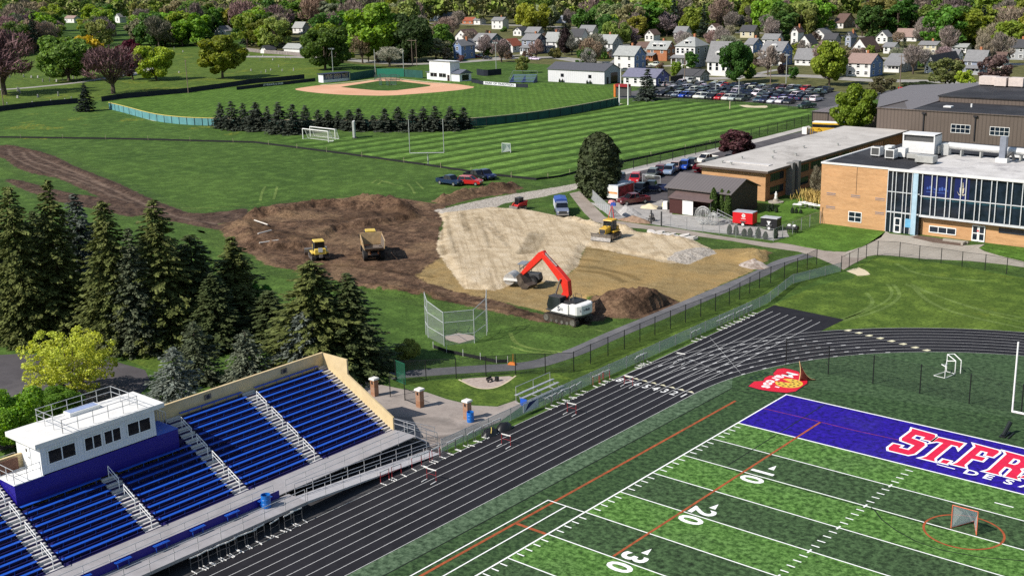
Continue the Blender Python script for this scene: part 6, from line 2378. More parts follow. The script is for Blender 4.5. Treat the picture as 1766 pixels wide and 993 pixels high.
m_.build('glass_pier', mat('pale_blue_panel', (.36, .50, .60), .3), sc)
m_ = MB()
m_.span((-16.55, YF + .225, 5.55), (34, YF + .245, 5.88))
m_.build('floor_band', M_teal, sc)
for (x0, x1) in ((-16.2, -12.35), (-11.7, -9.55)):
 m_ = MB()
 m_.span((x0, YF + .222, 6.05), (x1, YF + .246, 9.1))
 m_.cur = 1
 if x0 < -13:
  for i in range(9):
   a = x0 + .45 + i * .36
   m_.span((a, YF + .215, 7.0 + .10 * math.sin(i * 2.1)), (a + .24, YF + .221, 7.35 + .18 * math.sin(i * 1.3)))
  m_.span((x0 + .4, YF + .215, 6.62), (x0 + 3.3, YF + .221, 6.70))
 else:
  m_.cur = 2
  m_.extr([(-10.95, 7.7), (-10.3, 7.7), (-10.35, 7.0), (-10.62, 6.7), (-10.9, 7.0)], (0, YF + .215, 0), (1, 0, 0), (0, 0, 1), (0, 1, 0), .006)
  m_.extr([(-10.75, 8.5), (-10.5, 8.5), (-10.4, 7.75), (-10.85, 7.75)], (0, YF + .215, 0), (1, 0, 0), (0, 0, 1), (0, 1, 0), .006)
  m_.extr([(-11.35, 7.2), (-11.0, 6.75), (-10.25, 6.75), (-9.9, 7.2), (-10.25, 6.6), (-11.0, 6.6)], (0, YF + .214, 0), (1, 0, 0), (0, 0, 1), (0, 1, 0), .006)
 m_.build('window_banner', [mat('banner_blue', (.008, .015, .085), .4), mat('banner_light_blue', (.05, .10, .34), .4), mat('banner_gold', (.50, .46, .34), .4)], sc)
def door(par, x0, x1, y, z0, z1, leaves=1, m=None, name='door'):
 m_ = MB()
 w = (x1 - x0) / leaves
 for i in range(leaves):
  a, b = x0 + w * i, x0 + w * (i + 1)
  m_.span((a + .02, y - .06, z0), (a + .16, y + .06, z1))
  m_.span((b - .16, y - .06, z0), (b - .02, y + .06, z1))
  for z, h in ((z0, .22), ((z0 + z1) / 2 - .06, .12), (z1 - .14, .14)):
   m_.span((a + .161, y - .06, z), (b - .161, y + .06, z + h))
 d = m_.build(name, m or M_white, par)
 m_ = MB()
 m_.span((x0 + .1, y - .02, z0 + .1), (x1 - .1, y + .02, z1 - .1))
 m_.build('glass', M_cglass, d)
 m_ = MB()
 m_.span(((x0 + x1) / 2 - .22, y - .075, (z0 + z1) / 2 + .25), ((x0 + x1) / 2 - .17 + .25, y - .062, (z0 + z1) / 2 + .5))
 m_.build('notice', mat('red_notice', (.5, .08, .08), .6) if leaves == 2 else M_steel, d)
 return d
door(sc, -20.25, -19.25, YF - .02, .05, 2.35, 1)
door(sc, -9.0, -7.1, 82.15, .05, 2.4, 2)
m_ = MB()
m_.span((-18.6, YF - .04, 1.05), (-17.05, YF - .012, 2.35))
m_.build('poster', mat('poster_blue', (.13, .36, .55), .5), sc)
def win(par, x0, x1, y, z0, z1, nx=2, nz=2, fr=.07, m=None, g_=None, name='window', axis='x', out=-1):
 """framed window on a wall; axis x: wall along x at y facing -y (out=-1); axis y: wall along y at x=y facing +x (out=1)"""
 m_ = MB()
 def S(a0, a1, d0, d1, b0, b1):
  if axis == 'x':
   m_.span((a0, y + out * d0, b0), (a1, y + out * d1, b1))
  else:
   m_.span((y + out * d0, a0, b0), (y + out * d1, a1, b1))
 S(x0 - fr, x1 + fr, .0, .07, z0 - fr, z0)
 S(x0 - fr, x1 + fr, .0, .06, z1, z1 + fr)
 S(x0 - fr, x0, .0, .06, z0, z1)
 S(x1, x1 + fr, .0, .06, z0, z1)
 for i in range(1, nx):
  a = x0 + (x1 - x0) * i / nx
  S(a - fr * .4, a + fr * .4, .012, .05, z0, z1)
 for i in range(1, nz):
  b = z0 + (z1 - z0) * i / nz
  for j in range(nx):
   a0 = x0 + (x1 - x0) * j / nx + (fr * .4 if j else 0)
   a1 = x0 + (x1 - x0) * (j + 1) / nx - (fr * .4 if j < nx - 1 else 0)
   S(a0, a1, .012, .05, b - fr * .4, b + fr * .4)
 w = m_.build(name, m or M_white, par)
 m_ = MB()
 S(x0, x1, .004, .010, z0, z1)
 m_.build('pane', g_ or M_cglass, w)
 return w
win(sc, -27.55, -25.6, YF + .15, .95, 2.35, 2, 2, .1)
win(sc, -15.2, -11.4, 82.25, .62, 1.42, 3, 1, .12)
win(sc, -5.2, 6, 82.25, 1.75, 2.35, 7, 1, .06, M_mgrey)
m_ = MB()
for (x0, x1, z) in ((-31.4, -29.9, 4.9), (-27.4, -25.9, 4.95), (-23.5, -22.0, 4.9), (-31.4, -29.9, 2.8), (-23.4, -22.0, 2.75)):
 m_.span((x0, YF + .11, z - .05), (x1, YF + .149, z + .07))
 m_.span((x0, YF + .11, z - .28), (x1, YF + .149, z - .21))
m_.build('wall_vent', mat('vent_grey', (.22, .20, .23), .6), sc)
m_ = MB()
m_.span((-26.62, YF + .13, 5.2), (-26.56, YF + .149, 9.3))
m_.path([(-32.2, YF + .05, .1), (-31.9, YF + .05, 2.6)], .03)
m_.build('drain_pipe', M_steel, sc)
m_ = MB()
m_.span((-12.3, 79.9, .01), (-8.7, 80.3, .35))
m_.span((-9.2, 78.6, .01), (-8.9, 79.89, .4))
m_.build('planter_curb', M_conc, sc)
M_hv = mat('hvac_white', (.66, .66, .65), .5, var=.08)
M_hvg = mat('hvac_grey', (.40, .40, .38), .5, .2)
M_louv = m_ribs('louvre', (.10, .10, .10), .12, 2, .5, .4)
def unit(loc, d, label, col=None, grille=True, rz=0.0, name='roof_unit', cat='air conditioner'):
 o = thing(name, label, cat, loc, rz)
 m_ = MB()
 m_.span((-d[0] / 2, -d[1] / 2, .22), (d[0] / 2, d[1] / 2, d[2]))
 b = m_.build('casing', col or M_hv, o, bevel=.04)
 m_ = MB()
 for s in (-1, 1):
  m_.span((s * d[0] * .42 - .08, -d[1] / 2, 0), (s * d[0] * .42 + .08, d[1] / 2, .215))
 m_.span((-d[0] * .42 + .081, -.06, .05), (d[0] * .42 - .081, .06, .15))
 m_.build('skid', M_mgrey, o)
 if grille:
  m_ = MB()
  m_.span((-d[0] * .4, -d[1] / 2 - .02, .4), (d[0] * .4, -d[1] / 2 - .002, d[2] - .15))
  m_.build('grille', M_louv, b)
  m_ = MB()
  m_.tube((0, 0, d[2]), (0, 0, d[2] + .08), min(d[:2]) * .36, n=14)
  m_.build('fan_cover', M_mgrey, b)
 return o
RZ = 9.5
unit((-27.9, 91.3, RZ), (1.5, 1.5, 1.6), 'left one of two pale condenser units with dark grilles on the black roof')
unit((-25.0, 90.0, RZ), (1.5, 1.5, 1.6), 'right one of two pale condenser units with dark grilles on the black roof')
unit((-26.7, 93.3, RZ), (1.2, 1.4, 1.6), 'plain white unit between and behind the two condenser units', grille=False)
unit((-24.0, 92.0, RZ), (1.3, 1.3, 1.6), 'plain white unit just right of the right condenser', grille=False)
unit((-19.0, 88.9, RZ), (2.8, 1.9, 1.25), 'low grey box unit at the seam of the black and the white roof', M_hvg, False)
unit((-22.0, 91.6, RZ), (1.8, 1.5, .95), 'smaller grey box unit beside the low grey box unit', M_hvg, False)
bg = thing('air_handler', 'largest white air handling unit with an open dark top louvre on the school roof', 'air conditioner', (-23.2, 97.0, RZ))
m_ = MB()
m_.span((-2.6, -1.0, .3), (2.6, 1.9, 2.1))
m_.span((-2.6, -1.0, 2.1), (-2.4, 1.9, 3.3))
m_.span((2.4, -1.0, 2.1), (2.6, 1.9, 3.3))
m_.span((-2.6, -1.05, 3.1), (2.6, 1.9, 3.32))
m_.span((-2.4, 1.7, 2.1), (2.4, 1.9, 3.1))
m_.build('casing', M_hv, bg)
m_ = MB()
m_.span((-2.39, -.7, 2.11), (2.39, 1.69, 3.08))
m_.build('louvre', M_louv, bg)
m_ = MB()
for s in (-2.3, 0, 2.3):
 m_.span((s - .1, -.9, 0), (s + .1, 1.8, .3))
m_.build('skid', M_mgrey, bg)
du = thing('roof_duct', 'long silver air duct running across the school roof', 'duct', (-14, 98.2, RZ))
m_ = MB()
m_.tube((-5.2, .2, 1.5), (14, -1.0, 1.5), .55, n=12)
m_.box((-5.6, .2, .9), (1.2, 1.3, 1.8))
m_.build('pipe', mat('duct_silver', (.62, .62, .61), .35, .3), du)
m_ = MB()
for x in (-3, 0, 3, 6, 9, 12):
 m_.span((x - .1, -.6, 0), (x + .1, .5, .96))
m_.build('support', M_hvg, du)
m_ = MB()
m_.extr([(-6.2, 1.6), (-6.2, .3), (-9.0, .1), (-9.0, .5)], (0, -1.4, 0), (1, 0, 0), (0, 0, 1), (0, 1, 0), 1.2)
m_.build('elbow', M_hvg, du)
ch = thing('roof_stack', 'tall square metal exhaust stack on the white school roof', 'chimney', (-9.9, 95.6, RZ))
m_ = MB()
m_.box((0, 0, 2.3), (.9, .9, 3.2))
m_.build('stack', mat('stack_grey', (.24, .26, .31), .4, .3), ch)
m_ = MB()
m_.box((0, 0, .35), (1.7, 1.3, .7))
m_.build('base', M_hv, ch)
m_ = MB()
m_.path([(.4, 0, .7), (1.2, .3, 1.6), (1.6, .3, .4)], .22, 8)
m_.build('fan_duct', M_mgrey, ch)
rw = thing('roof_wedge', 'large sloping white roof hood behind the tall exhaust stack', 'roof hood', (-8, 106, 8.62))
m_ = MB()
m_.extr([(-6, 0), (14, 0), (14, 5.2), (8, 4.6)], (0, 0, 0), (1, 0, 0), (0, 0, 1), (0, 1, 0), 4)
m_.build('hood', M_hv, rw)
m_ = MB()
m_.span((2.5, -.05, .8), (5.0, -.01, 2.6))
m_.build('louvre', M_louv, rw)
wg = thing('classroom_wing', 'low orange brick classroom wing with flat pale roof beside the storage shed', 'school wing', (0, 0, 0))
m_ = MB()
m_.span((-60.5, 92.3, 0), (-47.9, 92.5, 5.0))
m_.build('end_wall', M_sbrick, wg)
m_ = MB()
m_.span((-60.5, 92.5, 0), (-47.9, 150, 5.0))
m_.build('wall', M_sbrick2, wg)
m_ = MB()
m_.span((-61.1, 91.5, 5.0), (-47.1, 150.3, 5.38))
rfo = m_.build('roof', M_roofgry, wg)
m_ = MB()
m_.span((-61.12, 91.45, 4.95), (-47.05, 91.49, 5.3))
m_.span((-47.08, 91.5, 4.95), (-47.04, 150.3, 5.3))
m_.build('roof_edge', mat('dark_roof_edge', (.10, .075, .06), .6), wg)
m_ = MB()
m_.span((-58, 96.2, 5.39), (-49.5, 97.6, 5.52))
m_.build('roof_curb', M_roofwht, rfo)
for i, (x, y) in enumerate(((-58, 95), (-55.8, 94.3), (-57.5, 101), (-53, 104), (-56, 110), (-51, 109), (-54, 118), (-50, 124))):
 m_ = MB()
 m_.tube((x, y, 5.38), (x, y, 5.75), .16)
 m_.tube((x, y, 5.75), (x, y, 5.85), .26)
 m_.build('roof_vent', M_hvg, rfo)
for y0, y1 in ((94.0, 98.6), (103.4, 108), (109, 113.5), (115, 120), (121.5, 126), (128, 133), (135, 140)):
 for z0 in (.9, 3.2):
  win(wg, y0, y1, -47.9, z0, z0 + 1.2, 6, 1, .06, M_mgrey, name='window', axis='y', out=1)
m_ = MB()
m_.span((-47.9, 99.6, 0), (-46.7, 100.6, 5.7))
m_.span((-47.9, 101.8, 0), (-46.7, 102.8, 5.7))
m_.build('entry_pier', M_conc2, wg)
gy = thing('gymnasium', 'big gymnasium with brown ribbed siding and black flat roof', 'gymnasium', (0, 0, 0))
m_ = MB()
m_.span((-54, 150.4, 3.6), (12, 205, 9.5))
m_.build('siding', M_gymsid, gy)
m_ = MB()
m_.span((-54.05, 150.35, 0), (12, 204.9, 3.59))
m_.build('brick_base', M_sbrick, gy)
m_ = MB()
m_.span((-54.2, 150.2, 9.5), (12.1, 150.6, 9.66))
m_.span((-54.2, 150.6, 9.5), (-53.9, 166, 9.66))
m_.build('roof_trim', M_gymsid, gy)
m_ = MB()
m_.span((-47, 150.7, 9.505), (12, 166.9, 9.58))
m_.build('low_roof', M_roofblk, gy)
m_ = MB()
m_.span((-47.6, 167, 9.5), (12, 205, 10.6))
m_.build('upper_wall', M_gymsid, gy)
m_ = MB()
m_.span((-47.8, 166.8, 10.6), (12.2, 205.2, 10.85))
m_.build('upper_roof', M_roofblk, gy)
m_ = MB()
m_.add([(-54.2, 150.7, 9.52), (-47.1, 150.7, 9.52), (-47.9, 205, 10.4), (-66, 196, 9.6), (-64.8, 176, 9.3), (-54.2, 150.7, 9.3), (-47.1, 150.7, 9.3), (-47.9, 205, 9.4), (-66, 196, 9.2), (-64.8, 176, 9.0)],
       [(0, 1, 2, 3, 4), (5, 9, 8, 7, 6), (0, 4, 9, 5), (4, 3, 8, 9), (3, 2, 7, 8), (0, 5, 6, 1), (1, 6, 7, 2)])
m_.build('ribbed_roof', M_ribroof, gy)
m_ = MB()
m_.add([(-54.0, 151, 3), (-64.6, 176.2, 3), (-65.8, 196, 3), (-54, 151, 9.25), (-64.6, 176.2, 8.95), (-65.8, 196, 9.1), (-53, 204, 3), (-53, 204, 9.1)], [(0, 1, 4, 3), (1, 2, 5, 4), (2, 6, 7, 5)])
m_.build('side_wall', M_gymsid, gy)
for x0, x1 in ((-38.3, -34.6), (-30.6, -27.0), (-20, -16)):
 win(gy, x0, x1, 150.4, 5.6, 7.15, 4, 2, .08, M_white, M_cglass)
for x in (-44.0, -33.6, -23.4):
 m_ = MB()
 m_.span((x - .09, 150.15, 4.2), (x + .09, 150.38, 9.0))
 m_.span((x - .4, 150.0, 8.9), (x + .4, 150.38, 9.2))
 m_.build('downspout', M_steel, gy)
m_ = MB()
m_.box((-42, 158, 9.7), (1.6, 1.6, .3))
m_.tube((-38, 160, 9.5), (-38, 160, 10.3), .2)
m_.build('roof_vent', M_hv, gy)
for i, (x, y, w_, lb) in enumerate(((-45.6, 191.5, 3.8, 'left most pinkish box unit of the three on the black gymnasium roof'), (-42.2, 190, 2.6, 'middle pinkish box unit of the three on the black gymnasium roof'), (-39.0, 190.5, 3.2, 'right most pinkish box unit of the three on the black gymnasium roof'), (-37.0, 198.5, 4.4, 'pinkish box unit behind the three others on the black gymnasium roof'))):
 unit((x, y, 10.85), (w_, 2.6, 2.1), lb, mat('pinkish_casing', (.56, .48, .44), .6), False)
sb2 = thing('brown_annex', 'small brown sided annex on a brick base behind the round school tree', 'annex', (0, 0, 0))
m_ = MB()
m_.span((-83, 179.5, 1.0), (-66, 196, 4.1))
m_.build('siding', M_gymsid, sb2)
m_ = MB()
m_.span((-83.05, 179.45, 0), (-66, 196, .99))
m_.build('brick_base', M_sbrick, sb2)
m_ = MB()
m_.add([(-83.4, 179.1, 4.1), (-65.8, 179.1, 4.1), (-65.8, 196.4, 4.1), (-83.4, 196.4, 4.1), (-76, 188, 5.6), (-68, 188, 5.6)], [(0, 1, 5, 4), (1, 2, 5), (2, 3, 4, 5), (3, 0, 4), (3, 2, 1, 0)])
m_.build('roof', M_ribroof, sb2)
m_ = MB()
for p in ((-83.05, 179.4), (-79, 179.4)):
 m_.span((p[0], p[1], .2), (p[0] + .15, p[1] + .04, 4.05))
m_.build('downspout', M_steel, sb2)
bus = thing('school_bus', 'yellow school bus with a pale roof parked behind the round school tree', 'bus', (-74.5, 172.3, .03), math.radians(12))
m_ = MB()
m_.span((-4.2, -1.2, .6), (4.2, 1.2, 1.6))
m_.span((4.21, -1.0, .6), (5.4, 1.0, 1.5))
m_.span((-4.2, -1.2, 2.3), (4.2, 1.2, 2.7))
m_.build('body', M_yellow, bus, bevel=.05)
m_ = MB()
m_.span((-4.15, -1.17, 1.605), (4.15, 1.17, 2.295))
m_.build('window', M_glass, bus)
m_ = MB()
m_.span((-4.2, -1.15, 2.705), (4.2, 1.15, 2.85))
m_.build('roof', M_white, bus)
for x in (-2.6, 4.3):
 for s in (-1, 1):
  wheel(bus, x, s * 1.05, .48, .28)
dg = thing('dumpster_pen', 'white and yellow steel frames stacked by the lane at the end of the wing', 'frames', tuple(G(K('e', 1640, 600))))
m_ = MB()
m_.box((-1.6, 0, .8), (1.2, .8, 1.6))
m_.build('white_cabinet', M_exwhite, dg)
m_ = MB()
for y in (-.5, .5):
 m_.path([(0, y, 0), (0, y, 1.5), (1.8, y, 1.5), (1.8, y, 0)], .07)
m_.tube((0, -.5, 1.5), (0, .5, 1.5), .06)
m_.tube((1.8, -.5, 1.5), (1.8, .5, 1.5), .06)
m_.build('yellow_frame', M_yellow, dg)
sh = thing('storage_shed', 'dark brown metal storage shed with ribbed roof and a lean-to with white door', 'shed', (-52.1, 82, 0))
M_shroof = m_ribs('shed_roof', (.165, .145, .14), .6, 0, .45, .72)
M_shwall = m_ribs('shed_wall', (.055, .048, .046), .5, 0, .5, .7)
M_shend = mat('shed_end', (.032, .031, .033), .6)  # gable ends: dark grey with their shade put into the colour
M_maroon = mat('maroon_siding', (.060, .022, .020), .5, var=.08)
m_ = MB()
m_.span((-5.9, -4.4, 0), (5.9, 4.4, 3.75))
m_.build('wall', M_shwall, sh)
m_ = MB()
m_.extr([(-4.4, 0), (4.4, 0), (4.4, 3.8), (0, 5.45), (-4.4, 3.8)], (5.905, 0, 0), (0, 1, 0), (0, 0, 1), (1, 0, 0), .06)
m_.build('gable_wall', M_shend, sh)
m_ = MB()
m_.extr([(-4.4, 0), (4.4, 0), (4.4, 3.8), (0, 5.45), (-4.4, 3.8)], (-5.965, 0, 0), (0, 1, 0), (0, 0, 1), (1, 0, 0), .06)
m_.build('gable_wall', M_shend, sh)
m_ = MB()
m_.extr([(-4.85, 3.68), (0, 5.5), (4.85, 3.68), (4.85, 3.8), (0, 5.64), (-4.85, 3.8)], (-6.35, 0, 0), (0, 1, 0), (0, 0, 1), (1, 0, 0), 12.7)
m_.build('roof', M_shroof, sh)
m_ = MB()
m_.span((-4.1, -6.7, 0), (-1.6, -4.41, 2.5))
m_.span((.45, -4.6, 0), (3.6, -4.41, 2.5))
m_.span((-1.6, -4.7, 0), (.45, -4.41, 2.5))
m_.build('lean_to', M_maroon, sh)
m_ = MB()
m_.extr([(-6.9, 2.5), (-4.41, 3.25), (-4.41, 3.37), (-6.9, 2.62)], (-4.3, 0, 0), (0, 1, 0), (0, 0, 1), (1, 0, 0), 8.1)
m_.build('lean_to_roof', mat('lean_to_brown', (.125, .088, .082), .5), sh)
m_ = MB()
m_.span((-1.6, -6.7, .05), (.4, -6.62, 2.45))
m_.build('white_door', M_exwhite, sh)
m_ = MB()
for k in range(12):
 x = .5 + k * .27
 m_.span((x, -6.68, .05), (x + .1, -6.62, 1.4))
m_.span((.45, -6.7, 1.3), (3.7, -6.64, 1.4))
m_.tube((3.7, -6.65, 0), (3.7, -6.65, 2.5), .07)
m_.build('slat_gate', M_mgrey, sh)
for i, (x, y) in enumerate(((1290, 425), (1360, 400), (1430, 415), (1490, 430), (1555, 440))):
 p = G(K('g', x, y + 12))
 o = thing('folded_cover', '%s white draped table of the row on the courtyard lawn' % ordn[i], 'table', tuple(p), 0, 'white draped tables on the courtyard lawn')
 m_ = MB()
 m_.box((0, 0, .68), (1.5, .9, .1), .2)
 m_.box((.2, .1, .79), (.7, .5, .12), .6, taper=.6)
 m_.build('cover', M_exwhite, o)
 m_ = MB()
 for a in (-.6, .6):
  for b in (-.3, .3):
   m_.tube((a, b, 0), (a, b, .63), .04)
 m_.build('leg', M_galv, o)
stt = thing('statue', 'small white statue on a round stone base at the corner of the wing', 'statue', tuple(G(K('g', 1015, 362))))
m_ = MB()
m_.lathe([(1.3, 0), (1.3, .18), (.5, .2), (.45, .55)], n=18)
m_.build('base', M_conc, stt)
m_ = MB()
m_.sm = True
m_.lathe([(.26, .55), (.30, .75), (.22, 1.2), (.26, 1.5), (.12, 1.62), (.13, 1.75), (.10, 1.88)], n=12)
m_.build('figure', M_exwhite, stt)
# ================================================================ ball park
M_tealw = mat('teal_windscreen', (.10, .26, .28), .8, var=.2, scale=.4)
M_greenshadew = mat('dark_green_shade_windscreen', (.018, .075, .064), .8, var=.2, scale=.4)  # backstop wings' own green; on the outfield fence shade painted into the teal
M_cap = mat('yellow_fence_cap', (.55, .46, .14), .6)
M_navyw = mat('navy_windscreen', (.014, .018, .028), .8, var=.3, scale=.6)
def screen_fence(name, label, pts, h, m, cap=None, step=6.0, post=M_steel, off=.06):
 pts = [Vector((p[0], p[1], 0)) for p in pts]
 o0 = pts[0].copy()
 f = thing(name, label, 'fence', tuple(o0))
 loc = [p - o0 for p in pts]
 m_ = MB()
 wall(m_, loc, .03, h, .06)
 m_.build('windscreen', m, f)
 if cap:
  m_ = MB()
  wall(m_, loc, h + .002, h + .16, .2)
  m_.build('cap', cap, f)
 rs = resample(loc, step)
 pm = MB().tube((0, 0, 0), (0, 0, h + .02), .06, n=6).mesh('post', post)
 for p in rs[:95]:
  ob = bpy.data.objects.new('post', pm)
  COL.objects.link(ob)
  ob.location = (p.x + .09, p.y - .09, 0)
  ob.parent = f
 return f
ofp = [G(q) for q in of_fence_pts]
screen_fence('outfield_fence', 'curved sunlit teal outfield fence with a yellow cap left of the spruce row', smooth(ofp[:5], 2), 2.0, M_tealw, M_cap, 3.6)
screen_fence('outfield_fence', 'long shaded dark green outfield fence from behind the spruce row to the foul poles', smooth(ofp[4:14], 2), 2.1, M_greenshadew, M_chalk, 7)
screen_fence('boundary_fence', 'dark windscreen fence along the cemetery left of the lone spruce', KG('A', [(-80, 768), (0, 755), (250, 725), (530, 700)]), 1.7, M_navyw, None, 9)
screen_fence('boundary_fence', 'dark windscreen fence along the cemetery between the lone spruce and the dugout', KG('A', [(690, 690), (800, 672), (1000, 655), (1150, 640), (1290, 628)]) + KG('i', [(300, 935), (600, 895), (900, 850), (1200, 825), (1440, 800)]), 1.7, M_navyw, None, 9)
sgn = screen_fence('banner_fence', 'low black fence with white lettering left of the dugout', KG('i', [(755, 915), (1000, 885), (1250, 860), (1550, 825)]), 1.2, M_navyw, None, 12)
a0, a1 = KG('i', [(1000, 885), (1250, 860)])
m_ = MB()
dd = (a1 - a0)
L_ = dd.length
dd.normalize()
put(m_, text_mesh('ST FRANCIS de SALES', 1.0, .02), tuple((a0 + a1) / 2 - Vector((sgn.location.x, sgn.location.y, 0)) + Vector((dd.y * .04, -dd.x * .04, .62))), tuple(dd), (0, 0, 1), L_ * .95 / 11.2, .9)
m_.build('lettering', M_white, sgn)
screen_fence('backstop', 'bright green padded wall behind home plate', KG('B', [(822, 522), (1010, 522)]), 3.1, mat('green_pad', (.012, .15, .095), .7, var=.1), None, 12)
screen_fence('backstop_wing', 'dark green screen left of the bright green backstop', KG('B', [(645, 548), (815, 520)]), 2.8, M_greenshadew, None, 9)
screen_fence('backstop_wing', 'dark green screen right of the bright green backstop', KG('B', [(1012, 522), (1135, 531)]), 2.8, M_greenshadew, None, 9)
pkf = screen_fence('banner_fence', 'white banner fence reading park of tradition beside the press building', KG('B', [(1465, 560), (1545, 575), (1766, 592)]) + KG('C', [(120, 596)]), 1.25, M_navyw, None, 12)
a0, a1 = KG('B', [(1545, 575), (1766, 593)])
dd = (a1 - a0)
L_ = dd.length
dd.normalize()
nrm = Vector((dd.y, -dd.x, 0))
o_ = (a0 + a1) / 2 - Vector((pkf.location.x, pkf.location.y, 0)) + nrm * .05
m_ = MB()
m_.box(tuple(o_ + nrm * .01 + Vector((0, 0, .68))), (L_, .03, 1.05), math.atan2(dd.y, dd.x))
m_.build('banner', mat('banner_offwhite', (.62, .63, .65), .7), pkf)
m_ = MB()
put(m_, text_mesh('PARK OF TRADITION', 1.05, .02), tuple(o_ + nrm * .04 + Vector((0, 0, .68))), tuple(dd), (0, 0, 1), L_ * .9 / 10.4, .95)
m_.build('lettering', mat('lettering_navy', (.02, .025, .05), .7), pkf)
M_duw = mat('dugout_white', (.70, .71, .72), .6)
M_dub = mat('dugout_blue', (.035, .055, .15), .6)
d0, d1 = G(K('B', 465, 562)), G(K('B', 640, 546))
du_d = (d1 - d0).normalized()
dug = thing('dugout', 'white and blue dugout with flat dark roof on the left of the infield', 'dugout', tuple(d0), math.atan2(du_d.y, du_d.x))
dl = (d1 - d0).length
m_ = MB()
m_.span((-.15, 0, 0), (.05, 3.4, 2.9))
m_.span((dl - .1, 0, 0), (dl + .1, 3.4, 2.9))
m_.span((.05, 3.2, 0), (dl - .1, 3.4, 2.9))
m_.span((.05, 0, 0), (dl - .1, .15, .95))
m_.build('wall', M_duw, dug)
m_ = MB()
for f in (.04, .36, .68, .95):
 m_.span((dl * f, -.02, .951), (dl * f + .35, .16, 2.9))
m_.build('column', M_dub, dug)
m_ = MB()
m_.span((-.5, -.5, 2.905), (dl + .4, 3.7, 3.15))
m_.build('roof', mat('roof_navy', (.03, .035, .07), .6), dug)
m_ = MB()
m_.span((.4, 2.5, .4), (dl - .5, 2.9, .5))
m_.build('bench', M_galv, dug)
p0, p1 = G(K('B', 1183, 540)), G(K('B', 1322, 551))
pd_ = (p1 - p0).normalized()
prs = thing('ballpark_press_building', 'two storey white press building behind the infield', 'building', tuple(p0), math.atan2(pd_.y, pd_.x))
pl = (p1 - p0).length
m_ = MB()
m_.span((0, 0, 0), (pl, 4.6, 6.9))
m_.build('wall', M_duw, prs)
m_ = MB()
m_.add([(-.4, -.4, 7.1), (pl + .4, -.4, 7.1), (pl + .4, 5, 6.6), (-.4, 5, 6.6), (-.4, -.4, 6.9), (pl + .4, -.4, 6.9), (pl + .4, 5, 6.4), (-.4, 5, 6.4)], [(0, 1, 2, 3), (7, 6, 5, 4), (0, 4, 5, 1), (1, 5, 6, 2), (2, 6, 7, 3), (3, 7, 4, 0)])
m_.build('roof', mat('press_roof', (.30, .31, .33), .6), prs)
for f0, f1 in ((.02, .36), (.44, .80)):
 win(prs, pl * f0 + .2, pl * f1, 0, 1.2, 2.6, 2, 1, .1, M_duw, M_glass)
for k in range(3):
 m_ = MB()
 x0 = pl * (.10 + .28 * k)
 for (a, b, c, d) in ((x0, x0 + pl * .24, 4.5, 4.56), (x0, x0 + pl * .24, 5.7, 5.76), (x0, x0 + .06, 4.56, 5.7), (x0 + pl * .24 - .06, x0 + pl * .24, 4.56, 5.7)):
  m_.span((a, -.05, c), (b, -.005, d))
 m_.build('shutter', mat('shutter_grey', (.42, .43, .45), .6), prs)
door(prs, pl * .86, pl * .97, -.03, .05, 2.2, 1, mat('door_brown', (.12, .05, .04), .6))
m_ = MB()
m_.span((pl + .02, .4, 0), (pl + 4.6, 6, 2.7))
m_.span((-2.2, .5, 0), (-.02, 4, 2.6))
m_.build('side_shed', M_duw, prs)
m_ = MB()
m_.extr([(-.2, 2.7), (6.6, 2.7), (3.3, 4.1)], (pl + .1, .2, 0), (0, 1, 0), (0, 0, 1), (1, 0, 0), 4.9)
m_.extr([(.1, 2.6), (4.4, 2.6), (4.4, 2.5), (.1, 2.9)], (-2.5, 0, 0), (0, 1, 0), (0, 0, 1), (1, 0, 0), 2.45)
m_.build('shed_roof', mat('shed_roof_grey', (.10, .11, .14), .6), prs)
m_ = MB()
m_.span((pl + 4.605, 1.6, .3), (pl + 4.66, 4.8, 2.3))
m_.build('shed_opening', M_glass, prs)
sc0 = None
for i, (x, y) in enumerate(((830, 545), (862, 538), (900, 545), (938, 540), (968, 545), (850, 578), (895, 580), (935, 576))):
 o = thing('batting_screen', '%s dark protective screen standing %s' % (ordn[i if i < 5 else i - 5], 'around home plate' if i < 5 else 'in front of the mound on the infield grass'), 'screen', tuple(G(K('B', x, y))), RND.uniform(-.4, .4), 'dark practice screens on the infield')
 m_ = MB()
 m_.path([(-1.3, 0, .03), (-1.3, 0, 1.9), (1.3, 0, 1.9), (1.3, 0, .03), (-1.3, 0, .03)], .06)
 m_.path([(-1.3, 0, 0), (-1.3, 1.2, .03)], .05)
 m_.path([(1.3, 0, 0), (1.3, 1.2, .03)], .05)
 m_.build('frame', M_mgrey, o)
 m_ = MB()
 m_.quad((-1.28, 0, .05), (1.28, 0, .05), (1.28, 0, 1.88), (-1.28, 0, 1.88))
 m_.build('net', sheet_mat('screen_net', .5, (.02, .07, .06)), o, fix=False)
M_wood = mat('pole_wood', (.20, .15, .115), .85, var=.25, scale=2)
M_polegrey = mat('pole_grey', (.42, .44, .43), .5, .3)
def pole(q, top, label, m=None, arm=0, light=False, name='utility_pole', cat='pole', r=.15):
 b = G(q)
 h = HT(b, top)
 o = thing(name, label, cat, tuple(b))
 m_ = MB()
 m_.tube((0, 0, 0), (0, 0, h), r, r * .7, 8)
 m_.build('pole', m or M_wood, o)
 if arm:
  m_ = MB()
  m_.tube((-arm, 0, h - .5), (arm, 0, h - .5), .09)
  m_.build('crossarm', m or M_wood, o)
 if light:
  m_ = MB()
  for s in (-1, 0, 1):
   m_.box((s * arm * .8, -.25, h - .35), (.6, .5, .5))
  m_.build('floodlight', M_galv, o)
 return o
pole(K('B', 527, 485), K('B', 518, 325), 'light pole with floodlights behind the white and blue dugout', M_polegrey, 1.6, True, 'light_pole')
